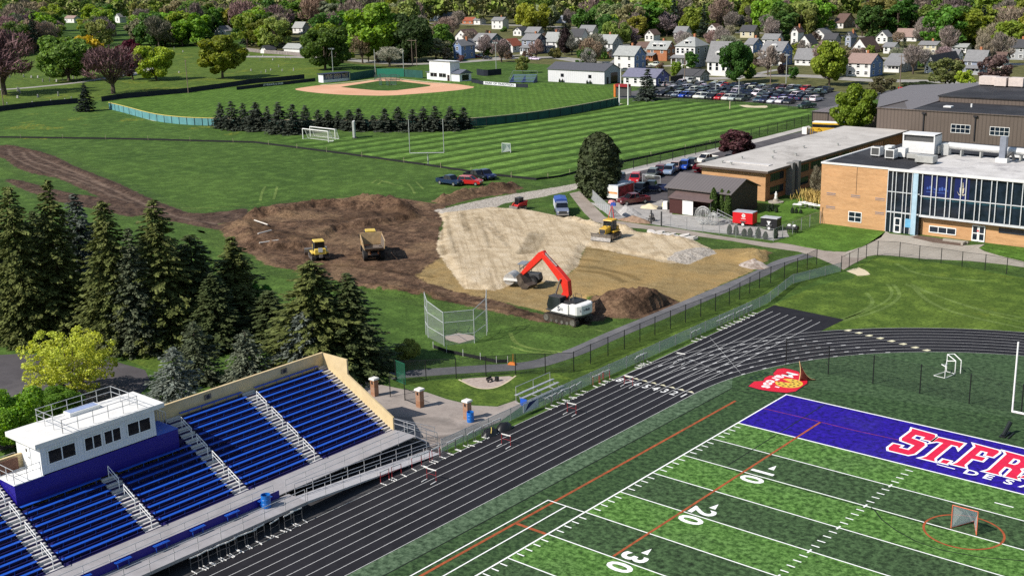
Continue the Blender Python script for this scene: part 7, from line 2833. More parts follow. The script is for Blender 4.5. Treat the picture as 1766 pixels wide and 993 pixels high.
pole(K('B', 815, 522), K('B', 810, 335), 'tall slim grey pole at the left end of the bright green backstop', M_polegrey)
pole(K('B', 1005, 475), K('B', 1000, 335), 'tall slim grey pole at the right end of the bright green backstop', M_polegrey)
pole(K('B', 1065, 450), K('B', 1060, 268), 'left wooden pole of the pair joined by a crossarm behind the backstop', None, 2.4)
pole(K('B', 1095, 450), K('B', 1092, 268), 'right wooden pole of the pair behind the backstop', None, .4)
pole(K('B', 1632, 485), K('B', 1630, 285), 'pale light pole on the grass between press building and houses', M_polegrey, 1.2, True, 'light_pole')
pole(K('A', 1275, 632), K('A', 1272, 405), 'wooden pole at the dark fence left of the round maple', None, .5)
pole(K('A', 28, 745), K('A', 10, 520), 'wooden pole at the far left end of the dark cemetery fence', None, .5)
pole(K('c', 785, 845), K('c', 815, 495), 'leaning pale pole beside the parking lot near the sunburst house', M_polegrey, .9)
pole(K('c', 600, 910), K('c', 605, 560), 'slim dark pole at the back row of the parking lot', None)
pole(K('C', 1180, 560), K('C', 1180, 345), 'slim pole behind the black roofed garage', None)
pole(K('b', 160, 360), K('b', 160, 200), 'slim wooden pole left of the brick porch house', None)
pole(K('b', 135, 605), K('b', 140, 435), 'wooden pole behind the grey barn roof', None)
pole(K('e', 905, 240), K('e', 905, 20), 'slim light pole in the middle of the parking lot', M_polegrey, .8, False, 'light_pole')
pole(K('e', 672, 190), K('e', 672, 40), 'slim light pole in the left half of the parking lot', M_polegrey, .8, False, 'light_pole')
pole(K('d', 440, 860), K('d', 440, 460), 'wooden utility pole in front of the grey house with white porch', None, .9)
pole(K('d', 1400, 660), K('d', 1400, 540), 'slim pole right of the grey blue house', None)
pole(K('e', 815, 340), K('e', 815, 262), 'pale yellow marker post at the edge of the mown field', M_chalk, name='marker_post')
for q, t_, lb in ((K('C', 738, 715), K('C', 740, 575), 'white foul pole nearest the spruce, left of the pair'), (K('C', 797, 712), K('C', 797, 560), 'white foul pole of the pair, closest to the spruce')):
 pole(q, t_, lb, M_white, 0, False, 'foul_pole', r=.2)
pole(K('C', 748, 570), K('C', 745, 455), 'slim white pole at the corner of the grey barn', M_white)
op = thing('scoreboard', 'orange edged scoreboard with red roof by the foul poles', 'scoreboard', tuple(G(K('C', 760, 660))))
m_ = MB()
m_.span((-3.2, -.2, 0), (-2.5, .2, 3.8))
m_.build('orange_post', mat('post_orange', (.55, .16, .03), .6), op)
m_ = MB()
m_.span((-2.5, 0, .4), (3.0, .3, 3.2))
m_.build('panel', mat('panel_dark', (.06, .06, .06), .6), op)
m_ = MB()
m_.span((-2.4, -.6, 3.21), (2.2, 1.2, 4.0))
m_.build('red_roof', mat('red_awning', (.25, .015, .02), .6), op)
cbf = thing('windscreen_panel', 'dark folded windscreen panels standing on the lawn behind the press building', 'fence', tuple(G(K('a', 560, 880))))
m_ = MB()
e1, e2, e3 = [G(q) - G(K('a', 560, 880)) for q in (K('a', 640, 893), K('a', 690, 893), K('a', 848, 878))]
wall(m_, [Vector((0, 0, 0)), e1, e2, e3], .05, 2.3, .08)
m_.build('panel', M_navyw, cbf)
fb = thing('ballpark_bleachers', 'small blue and white bleachers beside the grey barn', 'bleachers', tuple(G(K('a', 1080, 975))), .35)
for i in range(6):
 m_ = MB()
 m_.span((-4.5, .75 * i, .4 + .42 * i), (4.5, .75 * i + .45, .47 + .42 * i))
 m_.build('bench', mat('bench_pale_blue', (.14, .20, .45), .5), fb)
m_ = MB()
for x in (-4.4, 0, 4.4):
 m_.extr([(0, 0), (4.4, 0), (4.4, 2.4), (0, .35)], (x, 0, 0), (0, 1, 0), (0, 0, 1), (1, 0, 0), .08)
m_.build('frame', M_dub, fb)
m_ = MB()
m_.path([(-4.5, 0, .4), (-4.5, 0, 1.4), (-4.5, 4.4, 3.8), (4.5, 4.4, 3.8), (4.5, 4.4, 2.4)], .05)
m_.build('railing', M_galv, fb)
M_barn = m_siding('barn_siding', (.60, .60, .62), .9)
def gable_house(name, label, cat, corner, w, d, h, roof_h, axis, wall_m, roof_m, side_m=None, over=.35, group=None):
 """corner = near right corner of the lit front; body reaches w towards -x and d towards +y"""
 o = thing(name, label, cat, tuple(corner), 0, group)
 m_ = MB()
 m_.span((-w, 0, 0), (0, d, h))
 if axis == 'x':
  m_.cur = 0
  m_.extr([(0, h), (d, h), (d / 2, h + roof_h)], (-w, 0, 0), (0, 1, 0), (0, 0, 1), (1, 0, 0), w)
 elif axis == 'y':
  m_.extr([(-w, h), (0, h), (-w / 2, h + roof_h)], (0, 0, 0), (1, 0, 0), (0, 0, 1), (0, 1, 0), d)
 wo = m_.build('wall', wall_m, o)
 if side_m is not None:
  m_ = MB()
  if axis == 'x':
   m_.extr([(.02, .02), (d - .02, .02), (d - .02, h), (d / 2, h + roof_h - .02), (.02, h)], (.004, 0, 0), (0, 1, 0), (0, 0, 1), (1, 0, 0), .05)
  else:
   m_.span((.004, .02, .02), (.05, d - .02, h - .02))
  m_.build('side_wall', side_m, o)
 m_ = MB()
 t_ = .16
 if axis == 'x':
  s = roof_h / (d / 2)
  m_.extr([(-over, h - over * s + .02), (d / 2, h + roof_h + .02), (d + over, h - over * s + .02), (d + over, h - over * s + t_ + .02), (d / 2, h + roof_h + t_ + .02), (-over, h - over * s + t_ + .02)], (-w - over, 0, 0), (0, 1, 0), (0, 0, 1), (1, 0, 0), w + 2 * over)
 elif axis == 'y':
  s = roof_h / (w / 2)
  m_.extr([(-w - over, h - over * s + .02), (-w / 2, h + roof_h + .02), (over, h - over * s + .02), (over, h - over * s + t_ + .02), (-w / 2, h + roof_h + t_ + .02), (-w - over, h - over * s + t_ + .02)], (0, -over, 0), (1, 0, 0), (0, 0, 1), (0, 1, 0), d + 2 * over)
 else:
  k = min(w, d) * .36
  a = over
  m_.add([(-w - a, -a, h), (a, -a, h), (a, d + a, h), (-w - a, d + a, h), (-w + k, d / 2, h + roof_h), (-k, d / 2, h + roof_h)],
               [(0, 1, 5, 4), (1, 2, 5), (2, 3, 4, 5), (3, 0, 4), (3, 2, 1, 0)])
 ro_ = m_.build('roof', roof_m, o)
 return o, ro_
def shingle(name, col):
 if name in _MC:
  return _MC[name]
 t = NT(name)
 c = t.mix(tuple(x * .8 for x in col), tuple(x * 1.2 for x in col), t.ramp(t.noise(1.5, 5, .7), [(.3, 0), (.7, 1)]))
 s = t.sep(t.pos())
 c = t.mix(c, tuple(x * .72 for x in col), t.ramp(t.math('FRACT', t.math('MULTIPLY', s[2], 3.2)), [(0, .8), (.2, 0)]))
 _MC[name] = t.pbr(c, .9, 0, .2)
 return _MC[name]
R_grey = shingle('grey_shingle', (.20, .20, .205))
R_lgrey = shingle('pale_grey_shingle', (.30, .31, .30))
R_dark = shingle('dark_shingle', (.065, .065, .07))
R_brown = shingle('brown_shingle', (.13, .085, .07))
R_red = shingle('red_shingle', (.28, .085, .05))
R_pink = shingle('pinkish_shingle', (.27, .19, .165))
R_blue = shingle('blue_grey_shingle', (.15, .15, .21))
def siding(name, col):
 if name in _MC:
  return _MC[name]
 t = NT(name)
 s = t.sep(t.pos())
 c = t.mix(col, tuple(x * .82 for x in col), t.ramp(t.math('FRACT', t.math('MULTIPLY', s[2], 4.0)), [(0, 1), (.2, 0)]))
 c = t.mix(c, tuple(x * .85 for x in col), t.ramp(t.noise(.5, 4), [(.45, 0), (.75, .7)]))
 _MC[name] = t.pbr(c, .7, 0, .3)
 return _MC[name]
W_white = siding('house_white', (.70, .69, .67))
W_cream = siding('house_cream', (.55, .50, .36))
W_blue_shade = siding('house_blue_and_shade', (.16, .24, .42))  # blue walls; on the sides of white houses it is painted shade
W_bluegrey = siding('house_blue_grey', (.24, .27, .34))
W_grey_shade = siding('house_grey_and_shade', (.34, .35, .36))  # grey walls, also the shade coloured into white houses' sides
W_navy = siding('house_navy', (.05, .055, .09))
W_teal = siding('house_teal', (.07, .14, .15))
W_purple = siding('garage_purple_blue', (.13, .14, .30))
W_lbrown = siding('house_brown', (.26, .20, .16))
M_obrick = m_brick('house_brick', (.42, .16, .07), (.34, .12, .05), (.30, .2, .14), .5, .15)
bc_ = G(K('C', 637, 573))
bw = abs((bc_ - G(K('C', 232, 556))).x)
bar, _ = gable_house('barn', 'long pale grey metal barn with a dark grey roof beside the ball field', 'barn', bc_, bw, 9.5, 4.4, 2.0, 'x', M_barn, mat('barn_roof', (.085, .085, .095), .5), mat('barn_end', (.30, .32, .36), .6))
m_ = MB()
m_.span((.056, 3.6, .02), (.10, 7.6, 3.6))
m_.build('big_door', M_glass, bar)
m_ = MB()
m_.span((.056, 1.2, .02), (.10, 2.3, 2.3))
m_.build('door', M_steel, bar)
for x in (-bw * .74, -bw * .25):
 win(bar, x - .6, x + .6, 0, 1.9, 2.9, 1, 1, .06, M_steel, M_glass)
 for s in (-.75, .55):
  m_ = MB()
  m_.lathe([(.28, 0), (.36, .5), (.2, 1.0), (.05, 1.3)], (x + s, -.6, 0), 8)
  tag(m_.build('shrub', mat('shrub_dark', (.012, .022, .010), .9), None, tuple(bc_)), '%s small dark shrub under the %s barn window' % ('left' if s < 0 else 'right', 'left' if x < -bw * .5 else 'right'), 'shrub')
HN = [0]
HOUSES = []
def mper(c):
 """metres per sight pixel along x and y, and up, at ground point c"""
 a = Vector(PX(c))
 return 1 / abs((Vector(PX(c + Vector((1, 0, 0)))) - a).x), 1 / abs((Vector(PX(c + Vector((0, 1, 0)))) - a).x), 1 / abs((Vector(PX(c + Vector((0, 0, 1)))) - a).y)
def house(t, x, y, wp, dp, hp, rp, axis, wm, rm, label, side=None, nwin=3, storeys=2, porch=None, dormer=0, chimney=True, name='house', cat='house', fwin=True, garage=False):
 q = K(t, x, y) if t else (x, y)
 c = G(q)
 mx, my, mz = mper(c)
 w, d, h = wp * mx, max(6.0, dp * my), hp * mz
 rh = rp * mz
 o, ro_ = gable_house(name, label, cat, c, w, d, h, rh, axis, wm, rm, side, .45)
 HOUSES.append((c, w, d, h + rh))
 sh_ = h / storeys
 ww = min(1.1, w / (nwin * 2.0))
 if fwin:
  for st_ in range(storeys):
   for k in range(nwin):
    xx = -w + w * (k + .5) / nwin
    if porch and st_ == 0:
     continue
    z0 = sh_ * st_ + sh_ * .34
    win(o, xx - ww / 2, xx + ww / 2, 0, z0, z0 + sh_ * .46, 1, 2, .14, M_white, M_glass)
 if garage:
  m_ = MB()
  m_.span((-w * .8, -.06, .05), (-w * .2, -.01, h * .8))
  m_.build('garage_door', M_cage, o)
 ns = 2
 if dp > 8:
  for st_ in range(storeys):
   for k in range(ns):
    yy = d * (k + .5) / ns
    z0 = sh_ * st_ + sh_ * .34
    win(o, yy - .5, yy + .5, .055, z0, z0 + sh_ * .46, 1, 2, .14, M_white, M_glass, axis='y', out=1)
  if axis == 'x' and rh > 1.6:
   win(o, d / 2 - .4, d / 2 + .4, .055, h + rh * .22, h + rh * .22 + .9, 1, 1, .12, M_white, M_glass, axis='y', out=1)
 if axis == 'y' and rh > 1.4:
  win(o, -w / 2 - .6, -w / 2 + .6, 0, h + rh * .15, h + rh * .15 + 1.0, 2, 1, .12, M_white, M_glass)
 if porch:
  pm, prm, pw0, pw1 = porch
  dd_ = 2.4
  m_ = MB()
  ph = sh_ * .95 if storeys > 1 else h * .8
  m_.span((-w * pw1, -dd_, .0), (-w * pw0, -.02, .5))
  n = 4
  for k in range(n + 1):
   xx = -w * pw1 + .12 + (w * (pw1 - pw0) - .24) * k / n
   m_.span((xx - .12, -dd_ + .05, .5), (xx + .12, -dd_ + .28, ph - .1))
  m_.span((-w * pw1, -dd_ + .06, .5), (-w * pw0, -dd_ + .16, 1.25))
  m_.build('porch', pm, o)
  m_ = MB()
  m_.extr([(-dd_ - .4, ph - .12), (-.02, ph + .75), (-.02, ph + .9), (-dd_ - .4, ph + .02)], (-w * pw1 - .3, 0, 0), (0, 1, 0), (0, 0, 1), (1, 0, 0), w * (pw1 - pw0) + .6)
  m_.build('porch_roof', prm, o)
  m_ = MB()
  m_.span((-w * .55, -.06, .5), (-w * .55 + .95, -.01, 2.5))
  m_.build('door', mat('house_door', (.10, .04, .03), .6), o)
 for k in range(dormer):
  xx = -w * (k + 1) / (dormer + 1)
  m_ = MB()
  dw = min(1.5, w * .13)
  zb = h + rh * .2
  yb = d * .12
  m_.span((xx - dw, yb, zb), (xx + dw, yb + 2.4, zb + 1.15))
  m_.extr([(xx - dw - .25, zb + 1.15), (xx + dw + .25, zb + 1.15), (xx, zb + 1.9)], (0, yb - .2, 0), (1, 0, 0), (0, 0, 1), (0, 1, 0), 2.8)
  dm = m_.build('dormer', W_white, ro_)
  m_ = MB()
  m_.span((xx - dw * .7, yb - .03, zb + .2), (xx + dw * .7, yb - .005, zb + 1.0))
  m_.build('dormer_window', M_glass, dm)
 if chimney and storeys > 1:
  m_ = MB()
  if axis == 'y':
   m_.span((-w * .5 + .1, d * .6, h + rh * .6), (-w * .5 + .9, d * .6 + .8, h + rh + 1.2))
  else:
   m_.span((-w * .45, d * .5 + .2, h + rh * .6), (-w * .45 + .8, d * .5 + 1.0, h + rh + 1.2))
  m_.build('chimney', M_obrick, ro_)
 return o
house('', 796, 103, 14, 24, 24, 9, 'y', W_blue_shade, R_grey, 'blue gabled house right behind the ballpark press building', W_blue_shade, 1)
house('', 845, 89.8, 30, 24, 19, 11, 'x', W_white, R_grey, 'white fronted house with teal side and grey roof', W_teal, 3, 2, (W_white, R_grey, .3, 1.05), 1)
house('', 884.3, 91.3, 20, 16, 12, 11, 'y', W_white, R_red, 'small white house with an orange red roof', W_white, 2, 1)
house('', 924, 94.2, 24, 18, 25, 9, 'x', W_bluegrey, R_grey, 'navy and grey house with white framed windows', W_navy, 2, 2, (W_white, R_grey, .2, .9))
house('', 960.8, 91.3, 22, 6, 20, 14, 'x', W_white, R_lgrey, 'white house half hidden behind a dark purple tree', None, 2, 2, (W_white, R_grey, .2, .7))
house('', 1003, 76, 22, 6, 13, 12, 'x', W_white, R_dark, 'white house with dark roof above the pale grey roofed one', None, 2, 1)
house('', 867, 50.8, 19, 4, 15, 5, 'x', W_white, R_grey, 'bright white two storey house among green trees', None, 2, 2)
house('', 776, 42, 20, 18, 9, 10, 'x', W_white, R_grey, 'grey roofed house with grey shaded side gable at the upper middle', W_grey_shade, 3, 1)
house('', 755.5, 37, 15, 8, 10, 6, 'x', W_white, R_lgrey, 'white house left of the grey roofed one behind the big trees', None, 2, 1)
house('', 766, 23, 18, 6, 9, 6, 'y', W_white, R_grey, 'small white gable highest up behind the big trees', None, 1, 1)
house('', 806, 73, 22, 22, 9, 12, 'y', W_white, R_brown, 'house with reddish brown roof above the blue gabled house', W_lbrown, 2, 1)
house('', 815, 42, 18, 5, 6, 5, 'x', M_obrick, R_red, 'low red brick house with red roof', None, 2, 1)
house('', 828, 43, 11, 6, 8, 4, 'x', W_white, R_grey, 'small white house right of the red brick one', None, 1, 1)
house('', 899, 62.5, 14, 14, 9, 6, 'y', W_white, R_dark, 'little white gable house above the orange red roof', W_grey_shade, 2, 1)
house('', 928, 64, 22, 10, 8, 8, 'x', W_grey_shade, R_grey, 'grey house behind the navy and grey house', W_grey_shade, 2, 1)
house('', 975.5, 40.5, 18, 6, 17, 6, 'y', W_bluegrey, R_grey, 'blue grey house standing high among the trees', None, 2, 2)
house('', 1056, 100, 33, 18, 25, 13, 'x', W_white, R_lgrey, 'white house with a brick porch and pale grey roof', W_grey_shade, 3, 2, (M_obrick, R_grey, .05, 1.02))
house('', 1093.8, 120.9, 35, 20, 25, 14, 'x', W_white, R_lgrey, 'tall white house with blue shaded side nearest the grey barn', W_blue_shade, 2, 2)
house('', 1074, 118, 20, 5, 9, 5, 'x', W_white, R_grey, 'small white garage at the foot of the tall white house', None, 1, 1, chimney=False, name='garage', cat='garage')
house('', 1149.7, 106, 34, 15, 21, 12, 'x', M_obrick, R_lgrey, 'orange brick house with two dormers', M_obrick, 2, 2, (M_obrick, R_grey, .55, 1.0), 2)
house('', 1127, 72, 15, 4, 12, 8, 'y', W_white, R_brown, 'white gable house with brown roof behind the orange brick house', None, 2, 1)
house('', 1118, 90, 22, 12, 8, 8, 'x', W_lbrown, R_brown, 'low house with brown roof between the white and the brick house', W_lbrown, 2, 1)
house('', 1198, 117, 34, 24, 36, 15, 'hip', W_white, R_lgrey, 'largest white house with hipped pale roof and open porch', W_grey_shade, 4, 2, (W_white, R_grey, .0, 1.05), 1)
house('', 1253, 132, 34, 8, 28, 30, 'x', W_white, R_grey, 'white house under a huge grey roof left of the dark green maple', None, 3, 1, None, 1)
house('', 1207, 142, 38, 14, 11, 9, 'x', W_white, R_dark, 'white double garage with black roof at the parking lot', W_grey_shade, 2, 1, fwin=False, garage=True, chimney=False, name='garage', cat='garage')
house('', 1131, 151, 57, 23, 17, 12, 'x', W_white, R_blue, 'long white outbuilding with purple blue end behind the big spruce', W_purple, 4, 1, chimney=False, name='outbuilding', cat='building')
house('', 1298, 104, 14, 17, 27, 9, 'x', W_white, R_grey, 'house showing a tall blue shaded side right of the dark green maple', W_blue_shade, 1, 2)
house('', 1348, 114, 36, 18, 26, 14, 'x', W_white, R_grey, 'white house with blue shaded side, sunburst dormer and glazed porch', W_blue_shade, 3, 2, (W_white, R_grey, .3, 1.02), 1)
house('', 1402, 114, 32, 8, 12, 16, 'x', W_white, R_grey, 'low white bungalow right of the sunburst house', None, 3, 1)
house('', 1375.5, 77, 12, 6, 22, 8, 'y', W_white, R_brown, 'narrow white house with steep gable', None, 1, 2)
house('', 1398, 84, 24, 12, 8, 15, 'y', W_white, R_dark, 'white house with a steep black edged gable', None, 2, 1)
house('', 1421, 68.6, 20, 14, 9, 9, 'y', W_white, R_grey, 'white bungalow with grey roof and white porch gable', W_grey_shade, 2, 1)
house('', 1454, 49.5, 17, 22, 10, 14, 'x', W_white, R_brown, 'house with large red brown roof high up behind bare trees', W_lbrown, 2, 1)
house('', 1467, 82, 10, 8, 18, 8, 'y', W_bluegrey, R_grey, 'narrow blue grey house with white gable trim', None, 1, 2)
house('', 1496, 93.6, 30, 22, 7, 20, 'y', W_white, R_brown, 'cream gable house under a steep brown roof', W_lbrown, 2, 1)
house('', 1500, 133.5, 42, 22, 24, 14, 'x', W_white, R_pink, 'white house with blue shaded side and pinkish brown roof nearest the round school tree', W_blue_shade, 3, 2)
house('', 1558, 125, 33, 24, 15, 14, 'x', W_grey_shade, R_grey, 'grey bungalow with an open white porch', W_grey_shade, 2, 1, (W_white, R_grey, .1, .9))
house('', 1612, 127, 18, 44, 14, 16, 'y', W_white, R_dark, 'white house with long black roof behind the round shrub', W_grey_shade, 2, 1)
house('', 1696, 129, 34, 10, 24, 16, 'x', W_bluegrey, R_grey, 'grey blue house with two white framed windows behind the gymnasium', None, 2, 2, (W_grey_shade, R_grey, .1, .95))
house('', 1614, 93, 30, 6, 15, 5, 'x', W_cream, R_grey, 'cream yellow two storey house among bare trees', None, 3, 2)
house('', 1580, 72, 36, 6, 9, 12, 'x', W_white, R_pink, 'cream house with pinkish roof in the bare thicket', None, 3, 1)
house('', 1541, 93, 18, 6, 12, 6, 'x', W_white, R_grey, 'white house half hidden behind a small green tree', None, 2, 1)
house('', 1666, 92, 26, 6, 10, 5, 'x', W_white, R_lgrey, 'white flat looking house behind the black roof', None, 3, 1)
house('', 1766, 104, 26, 10, 22, 12, 'x', W_grey_shade, R_dark, 'dim grey house at the right edge behind bare trees', None, 2, 2)
house('', 516.6, 92, 27, 8, 8, 7, 'x', W_white, R_lgrey, 'long low white garage with pale roof at the cemetery edge', None, 2, 1, fwin=False, chimney=False, name='garage', cat='garage')
house('', 459.5, 92.7, 10, 5, 7, 6, 'y', W_white, R_dark, 'tiny white gabled garden shed at the cemetery fence', None, 1, 1, chimney=False, fwin=False, name='garden_shed', cat='shed')
house('', 522, 58, 17, 10, 10, 9, 'x', W_white, R_lgrey, 'white house with pale roof behind the big olive tree', W_grey_shade, 2, 1)
house('', 612, 69, 25, 10, 11, 10, 'x', W_white, R_brown, 'white house with brown grey roof behind the largest green tree', W_grey_shade, 2, 1)
house('', 262, 22, 8, 5, 14, 8, 'y', W_white, R_grey, 'white gable peeking out among bare branches at the upper left', None, 1, 2)
house('', 207, 40, 8, 5, 10, 6, 'y', W_white, R_grey, 'small white gable beside the tall dark conifer', None, 1, 1)
house('', 128, 40, 16, 5, 8, 4, 'x', W_white, R_pink, 'pale low house behind the yellow topped tree', None, 2, 1)
for q in ((1022, 66, 24, 8, 12, 9, 'x', W_white, R_grey, 'white house mostly hidden by trees above the brick porch house'), (1182, 68, 20, 8, 12, 9, 'x', W_white, R_grey, 'white house in the wood behind the largest hipped house'), (1236, 60, 18, 8, 10, 8, 'y', W_white, R_brown, 'white gable glimpsed high in the wood over the maple'), (1300, 66, 24, 10, 12, 9, 'x', W_cream, R_dark, 'cream house deep in the trees above the sunburst house'),
          (1340, 80, 26, 8, 12, 8, 'x', W_white, R_grey, 'white house close behind the sunburst house'), (1530, 76, 20, 8, 12, 10, 'y', W_white, R_grey, 'white gable house above the cream gable house'), (1650, 110, 22, 10, 14, 9, 'x', W_white, R_grey, 'white house between the black roof and the grey blue house'), (1730, 118, 22, 10, 16, 10, 'x', W_white, R_brown, 'white house with brown roof near the right edge'), (700, 66, 22, 8, 12, 8, 'x', W_white, R_grey, 'white house in the shade behind the huge dark green tree'), (390, 66, 20, 8, 12, 8, 'y', W_white, R_grey, 'white gable house in the wood behind the cemetery'), (1440, 78, 20, 8, 10, 9, 'x', W_grey_shade, R_dark, 'dim grey house behind the white bungalow porch gable')):
 house('', *q[:10 - 1], q[9], None, 2, 1)
yf = thing('picket_fence', 'grey wooden fence behind the cemetery lawn below the garages', 'fence', tuple(G((424, 89))))
ptsf = [G(q) - G((424, 89)) for q in ((424, 89), (460, 93), (490, 95), (522, 98))]
m_ = MB()
wall(m_, ptsf, .05, 1.8, .1)
m_.build('boards', mat('weathered_boards', (.22, .19, .18), .85, var=.3, scale=1), yf)
df = thing('board_fence', 'dark board fence between the purple blue outbuilding and the white garage', 'fence', tuple(G(K('b', 1130, 855))))
m_ = MB()
e_ = G(K('b', 1275, 830)) - G(K('b', 1130, 855))
wall(m_, [Vector((0, 0, 0)), e_], .05, 2.6, .12)
m_.build('boards', mat('dark_boards', (.035, .032, .030), .8), df)
POPS = ['black', 'black', 'navy', 'navy', 'grey', 'white', 'silver', 'grey', 'black', 'white', 'teal', 'navy', 'black', 'grey', 'dgreen', 'navy']
rows5 = [(222.6, (-156.5, -108), -PI / 2, 'front row by the mown field'), (231.6, (-158, -104), PI / 2, 'second row from the mown field'), (236.8, (-160, -104), -PI / 2, 'third row from the mown field'), (242.6, (-163, -110), PI / 2, 'middle row of the lot'), (248.2, (-170, -112), PI / 2, 'fourth row from the mown field'), (254.4, (-168, -113), -PI / 2, 'back row below the houses')]
fixed = {(0, 4): 'blue', (0, 6): 'white', (0, 9): 'red', (0, 10): 'white', (0, 17): 'white', (5, 5): 'white', (5, 7): 'red', (5, 10): 'white', (5, 15): 'maroon', (5, 18): 'red', (1, 16): 'purple', (1, 17): 'purple'}
rc_ = random.Random(4)
kn = {'sedan': 'car', 'suv': 'sport utility', 'pickup': 'pickup'}
for ri, (y, (x0, x1), hdg, nm) in enumerate(rows5):
 n = int((x1 - x0) / 2.5)
 cnt = {}
 slots = []
 for k in range(n):
  miss = rc_.random()
  kd = rc_.choice(['sedan', 'suv', 'suv', 'sedan', 'pickup'])
  cl = fixed.get((ri, k), rc_.choice(POPS))
  jx, jy, jr = rc_.uniform(-.15, .15), rc_.uniform(-.35, .35), rc_.uniform(-.04, .04)
  if miss < (.04, .04, .05, .06, .08, .22)[ri] and (ri, k) not in fixed:
   continue
  slots.append((k, kd, cl, jx, jy, jr))
 tot = {}
 for s in slots:
  tot[(s[2], s[1])] = tot.get((s[2], s[1]), 0) + 1
 for (k, kd, cl, jx, jy, jr) in slots:
  key = (cl, kd)
  cnt[key] = cnt.get(key, 0) + 1
  cn = {'navy': 'dark blue', 'lblue': 'light blue', 'dgreen': 'dark green', 'teal': 'dark teal'}.get(cl, cl)
  lb = '%s %s in the %s of the parking lot' % (cn, kn[kd], nm)
  if tot[key] > 1:
   lb = '%s %s %s from the left in the %s' % (ordn[cnt[key] - 1], cn, kn[kd], nm)
  car(kd, (x0 + 2.5 * k + jx, y + jy), hdg + jr, cl, lb, 'cars in the big parking lot')
for i, (q, kd, h, cl, lb) in enumerate((
  ((1391, 187), 'pickup', -1.9, 'dgreen', 'dark green pickup at the right corner of the parking lot'),
  ((1168, 141), 'suv', -1.4, 'silver', 'silver vehicle beside the white garage door'), ((1192, 143), 'suv', -1.4, 'silver', 'pale vehicle right in front of the white garage'),
  ((1131, 115), 'pickup', .2, 'white', 'white pickup parked beside the orange brick house'), ((1080, 124), 'sedan', .4, 'grey', 'grey car tucked behind the grey barn roof'),
  ((833, 99), 'suv', .3, 'white', 'white car parked in front of the teal sided house'), ((822, 100), 'sedan', .2, 'maroon', 'dark red car beside the blue gabled house'), ((840, 103), 'sedan', .2, 'black', 'black car in front of the white car by the teal sided house'), ((878, 100), 'sedan', .2, 'navy', 'dark car on the street before the small white house'), ((911, 103), 'sedan', .2, 'silver', 'silver car before the navy and grey house'), ((923, 104), 'sedan', .2, 'white', 'white car before the navy and grey house'),
  ((835, 92), 'pickup', -.6, 'white', 'white camper pickup under the porch of the teal sided house'),
  ((1563, 156), 'sedan', .2, 'red', 'red and white car at the left end of the row behind the gymnasium'), ((1572, 155), 'suv', .2, 'white', 'white car second in the row behind the gymnasium'), ((1583, 157), 'sedan', .2, 'red', 'red car in the middle of the row behind the gymnasium'), ((1590, 154), 'suv', .3, 'white', 'white sport utility right of the middle red car behind the gymnasium'), ((1600, 153), 'suv', .3, 'white', 'last white car of the row behind the gymnasium'), ((1684, 154), 'sedan', .1, 'silver', 'pale blue car alone on the lot behind the gymnasium roof'))):
 car(kd, G(q), h, cl, lb)
sh_m = []
M_stone = mat('headstone_granite', (.30, .29, .28), .7, var=.3, scale=.3)
for k in range(3):
 m_ = MB()
 w, hh = (.9, 1.3, .7)[k], (1.1, .9, 1.5)[k]
 m_.extr([(-w / 2, .2), (w / 2, .2), (w / 2, hh * .85), (w * .3, hh), (-w * .3, hh), (-w / 2, hh * .85)], (0, -.12, 0), (1, 0, 0), (0, 0, 1), (0, 1, 0), .25)
 m_.span((-w * .65, -.25, 0), (w * .65, .25, .2))
 sh_m.append(m_.mesh('headstone', M_stone))
gpos = [K('h', x, y) for x, y in ((435, 830), (385, 790), (505, 830), (530, 790), (575, 830), (598, 770), (635, 820), (640, 780), (745, 800), (780, 810), (320, 790), (180, 925), (205, 945), (385, 985), (590, 975), (100, 790), (240, 780), (905, 790), (850, 780), (655, 750))]
gpos += [K('A', x, y) for x, y in ((50, 725), (220, 710), (345, 695), (485, 685), (395, 650), (255, 660), (130, 620), (440, 690), (120, 665), (560, 655))]
gpos += [K('i', x, y) for x, y in ((880, 570), (950, 580), (990, 612), (1020, 575), (1120, 612), (1245, 590), (1300, 605), (1150, 585), (1330, 720), (1215, 722), (1100, 715), (1050, 735), (900, 720), (1000, 740), (120, 500), (210, 530), (170, 740), (60, 700), (1180, 680))]
for i, q in enumerate(gpos):
 o = bpy.data.objects.new('headstone', sh_m[i % 3])
 COL.objects.link(o)
 o.location = G(q)
 o.rotation_euler = (0, 0, RND.uniform(-.3, .3) - .5)
 s = 1.0 if i < 30 else .75
 o.scale = (s, s, s)
 tag(o, ['grey upright headstone under the bare purple trees at the far left', 'small pale headstone along the dark cemetery fence', 'small pale headstone on the open cemetery lawn'][0 if i < 20 else 1 if i < 30 else 2], 'headstone', ['headstones under the bare trees', 'headstones along the dark fence', 'headstones on the open lawn'][0 if i < 20 else 1 if i < 30 else 2])
def soccer(q0, q1, qh, label, dep):
 a, b = G(q0), G(q1)
 d = (b - a)
 w = d.length
 d.normalize()
 h = HT(a, qh)
 n = Vector((-d.y, d.x, 0)) * dep
 o = thing('soccer_goal', label, 'goal', tuple(a))
 e = d * w
 u = Vector((0, 0, h))
 m_ = MB()
 m_.path([Vector(), u, e + u, e], .11, 8)
 m_.path([u, n * .35 + u, n, Vector()], .07)
 m_.path([e + u, e + n * .35 + u, e + n, e], .07)
 m_.path([n, n + e], .06)
 m_.build('frame', M_white, o)
 m_ = MB()
 m_.quad(n * .35 + u, n, n + e, e + n * .35 + u)
 m_.quad(u, n * .35 + u, e + n * .35 + u, e + u)
 m_.build('net', sheet_mat('goal_net', .22, (.6, .6, .55)), o, fix=False)
 return o
soccer(K('B', 325, 942), K('B', 497, 962), K('B', 325, 872), 'white soccer goal in front of another before the spruce row', 1.6)
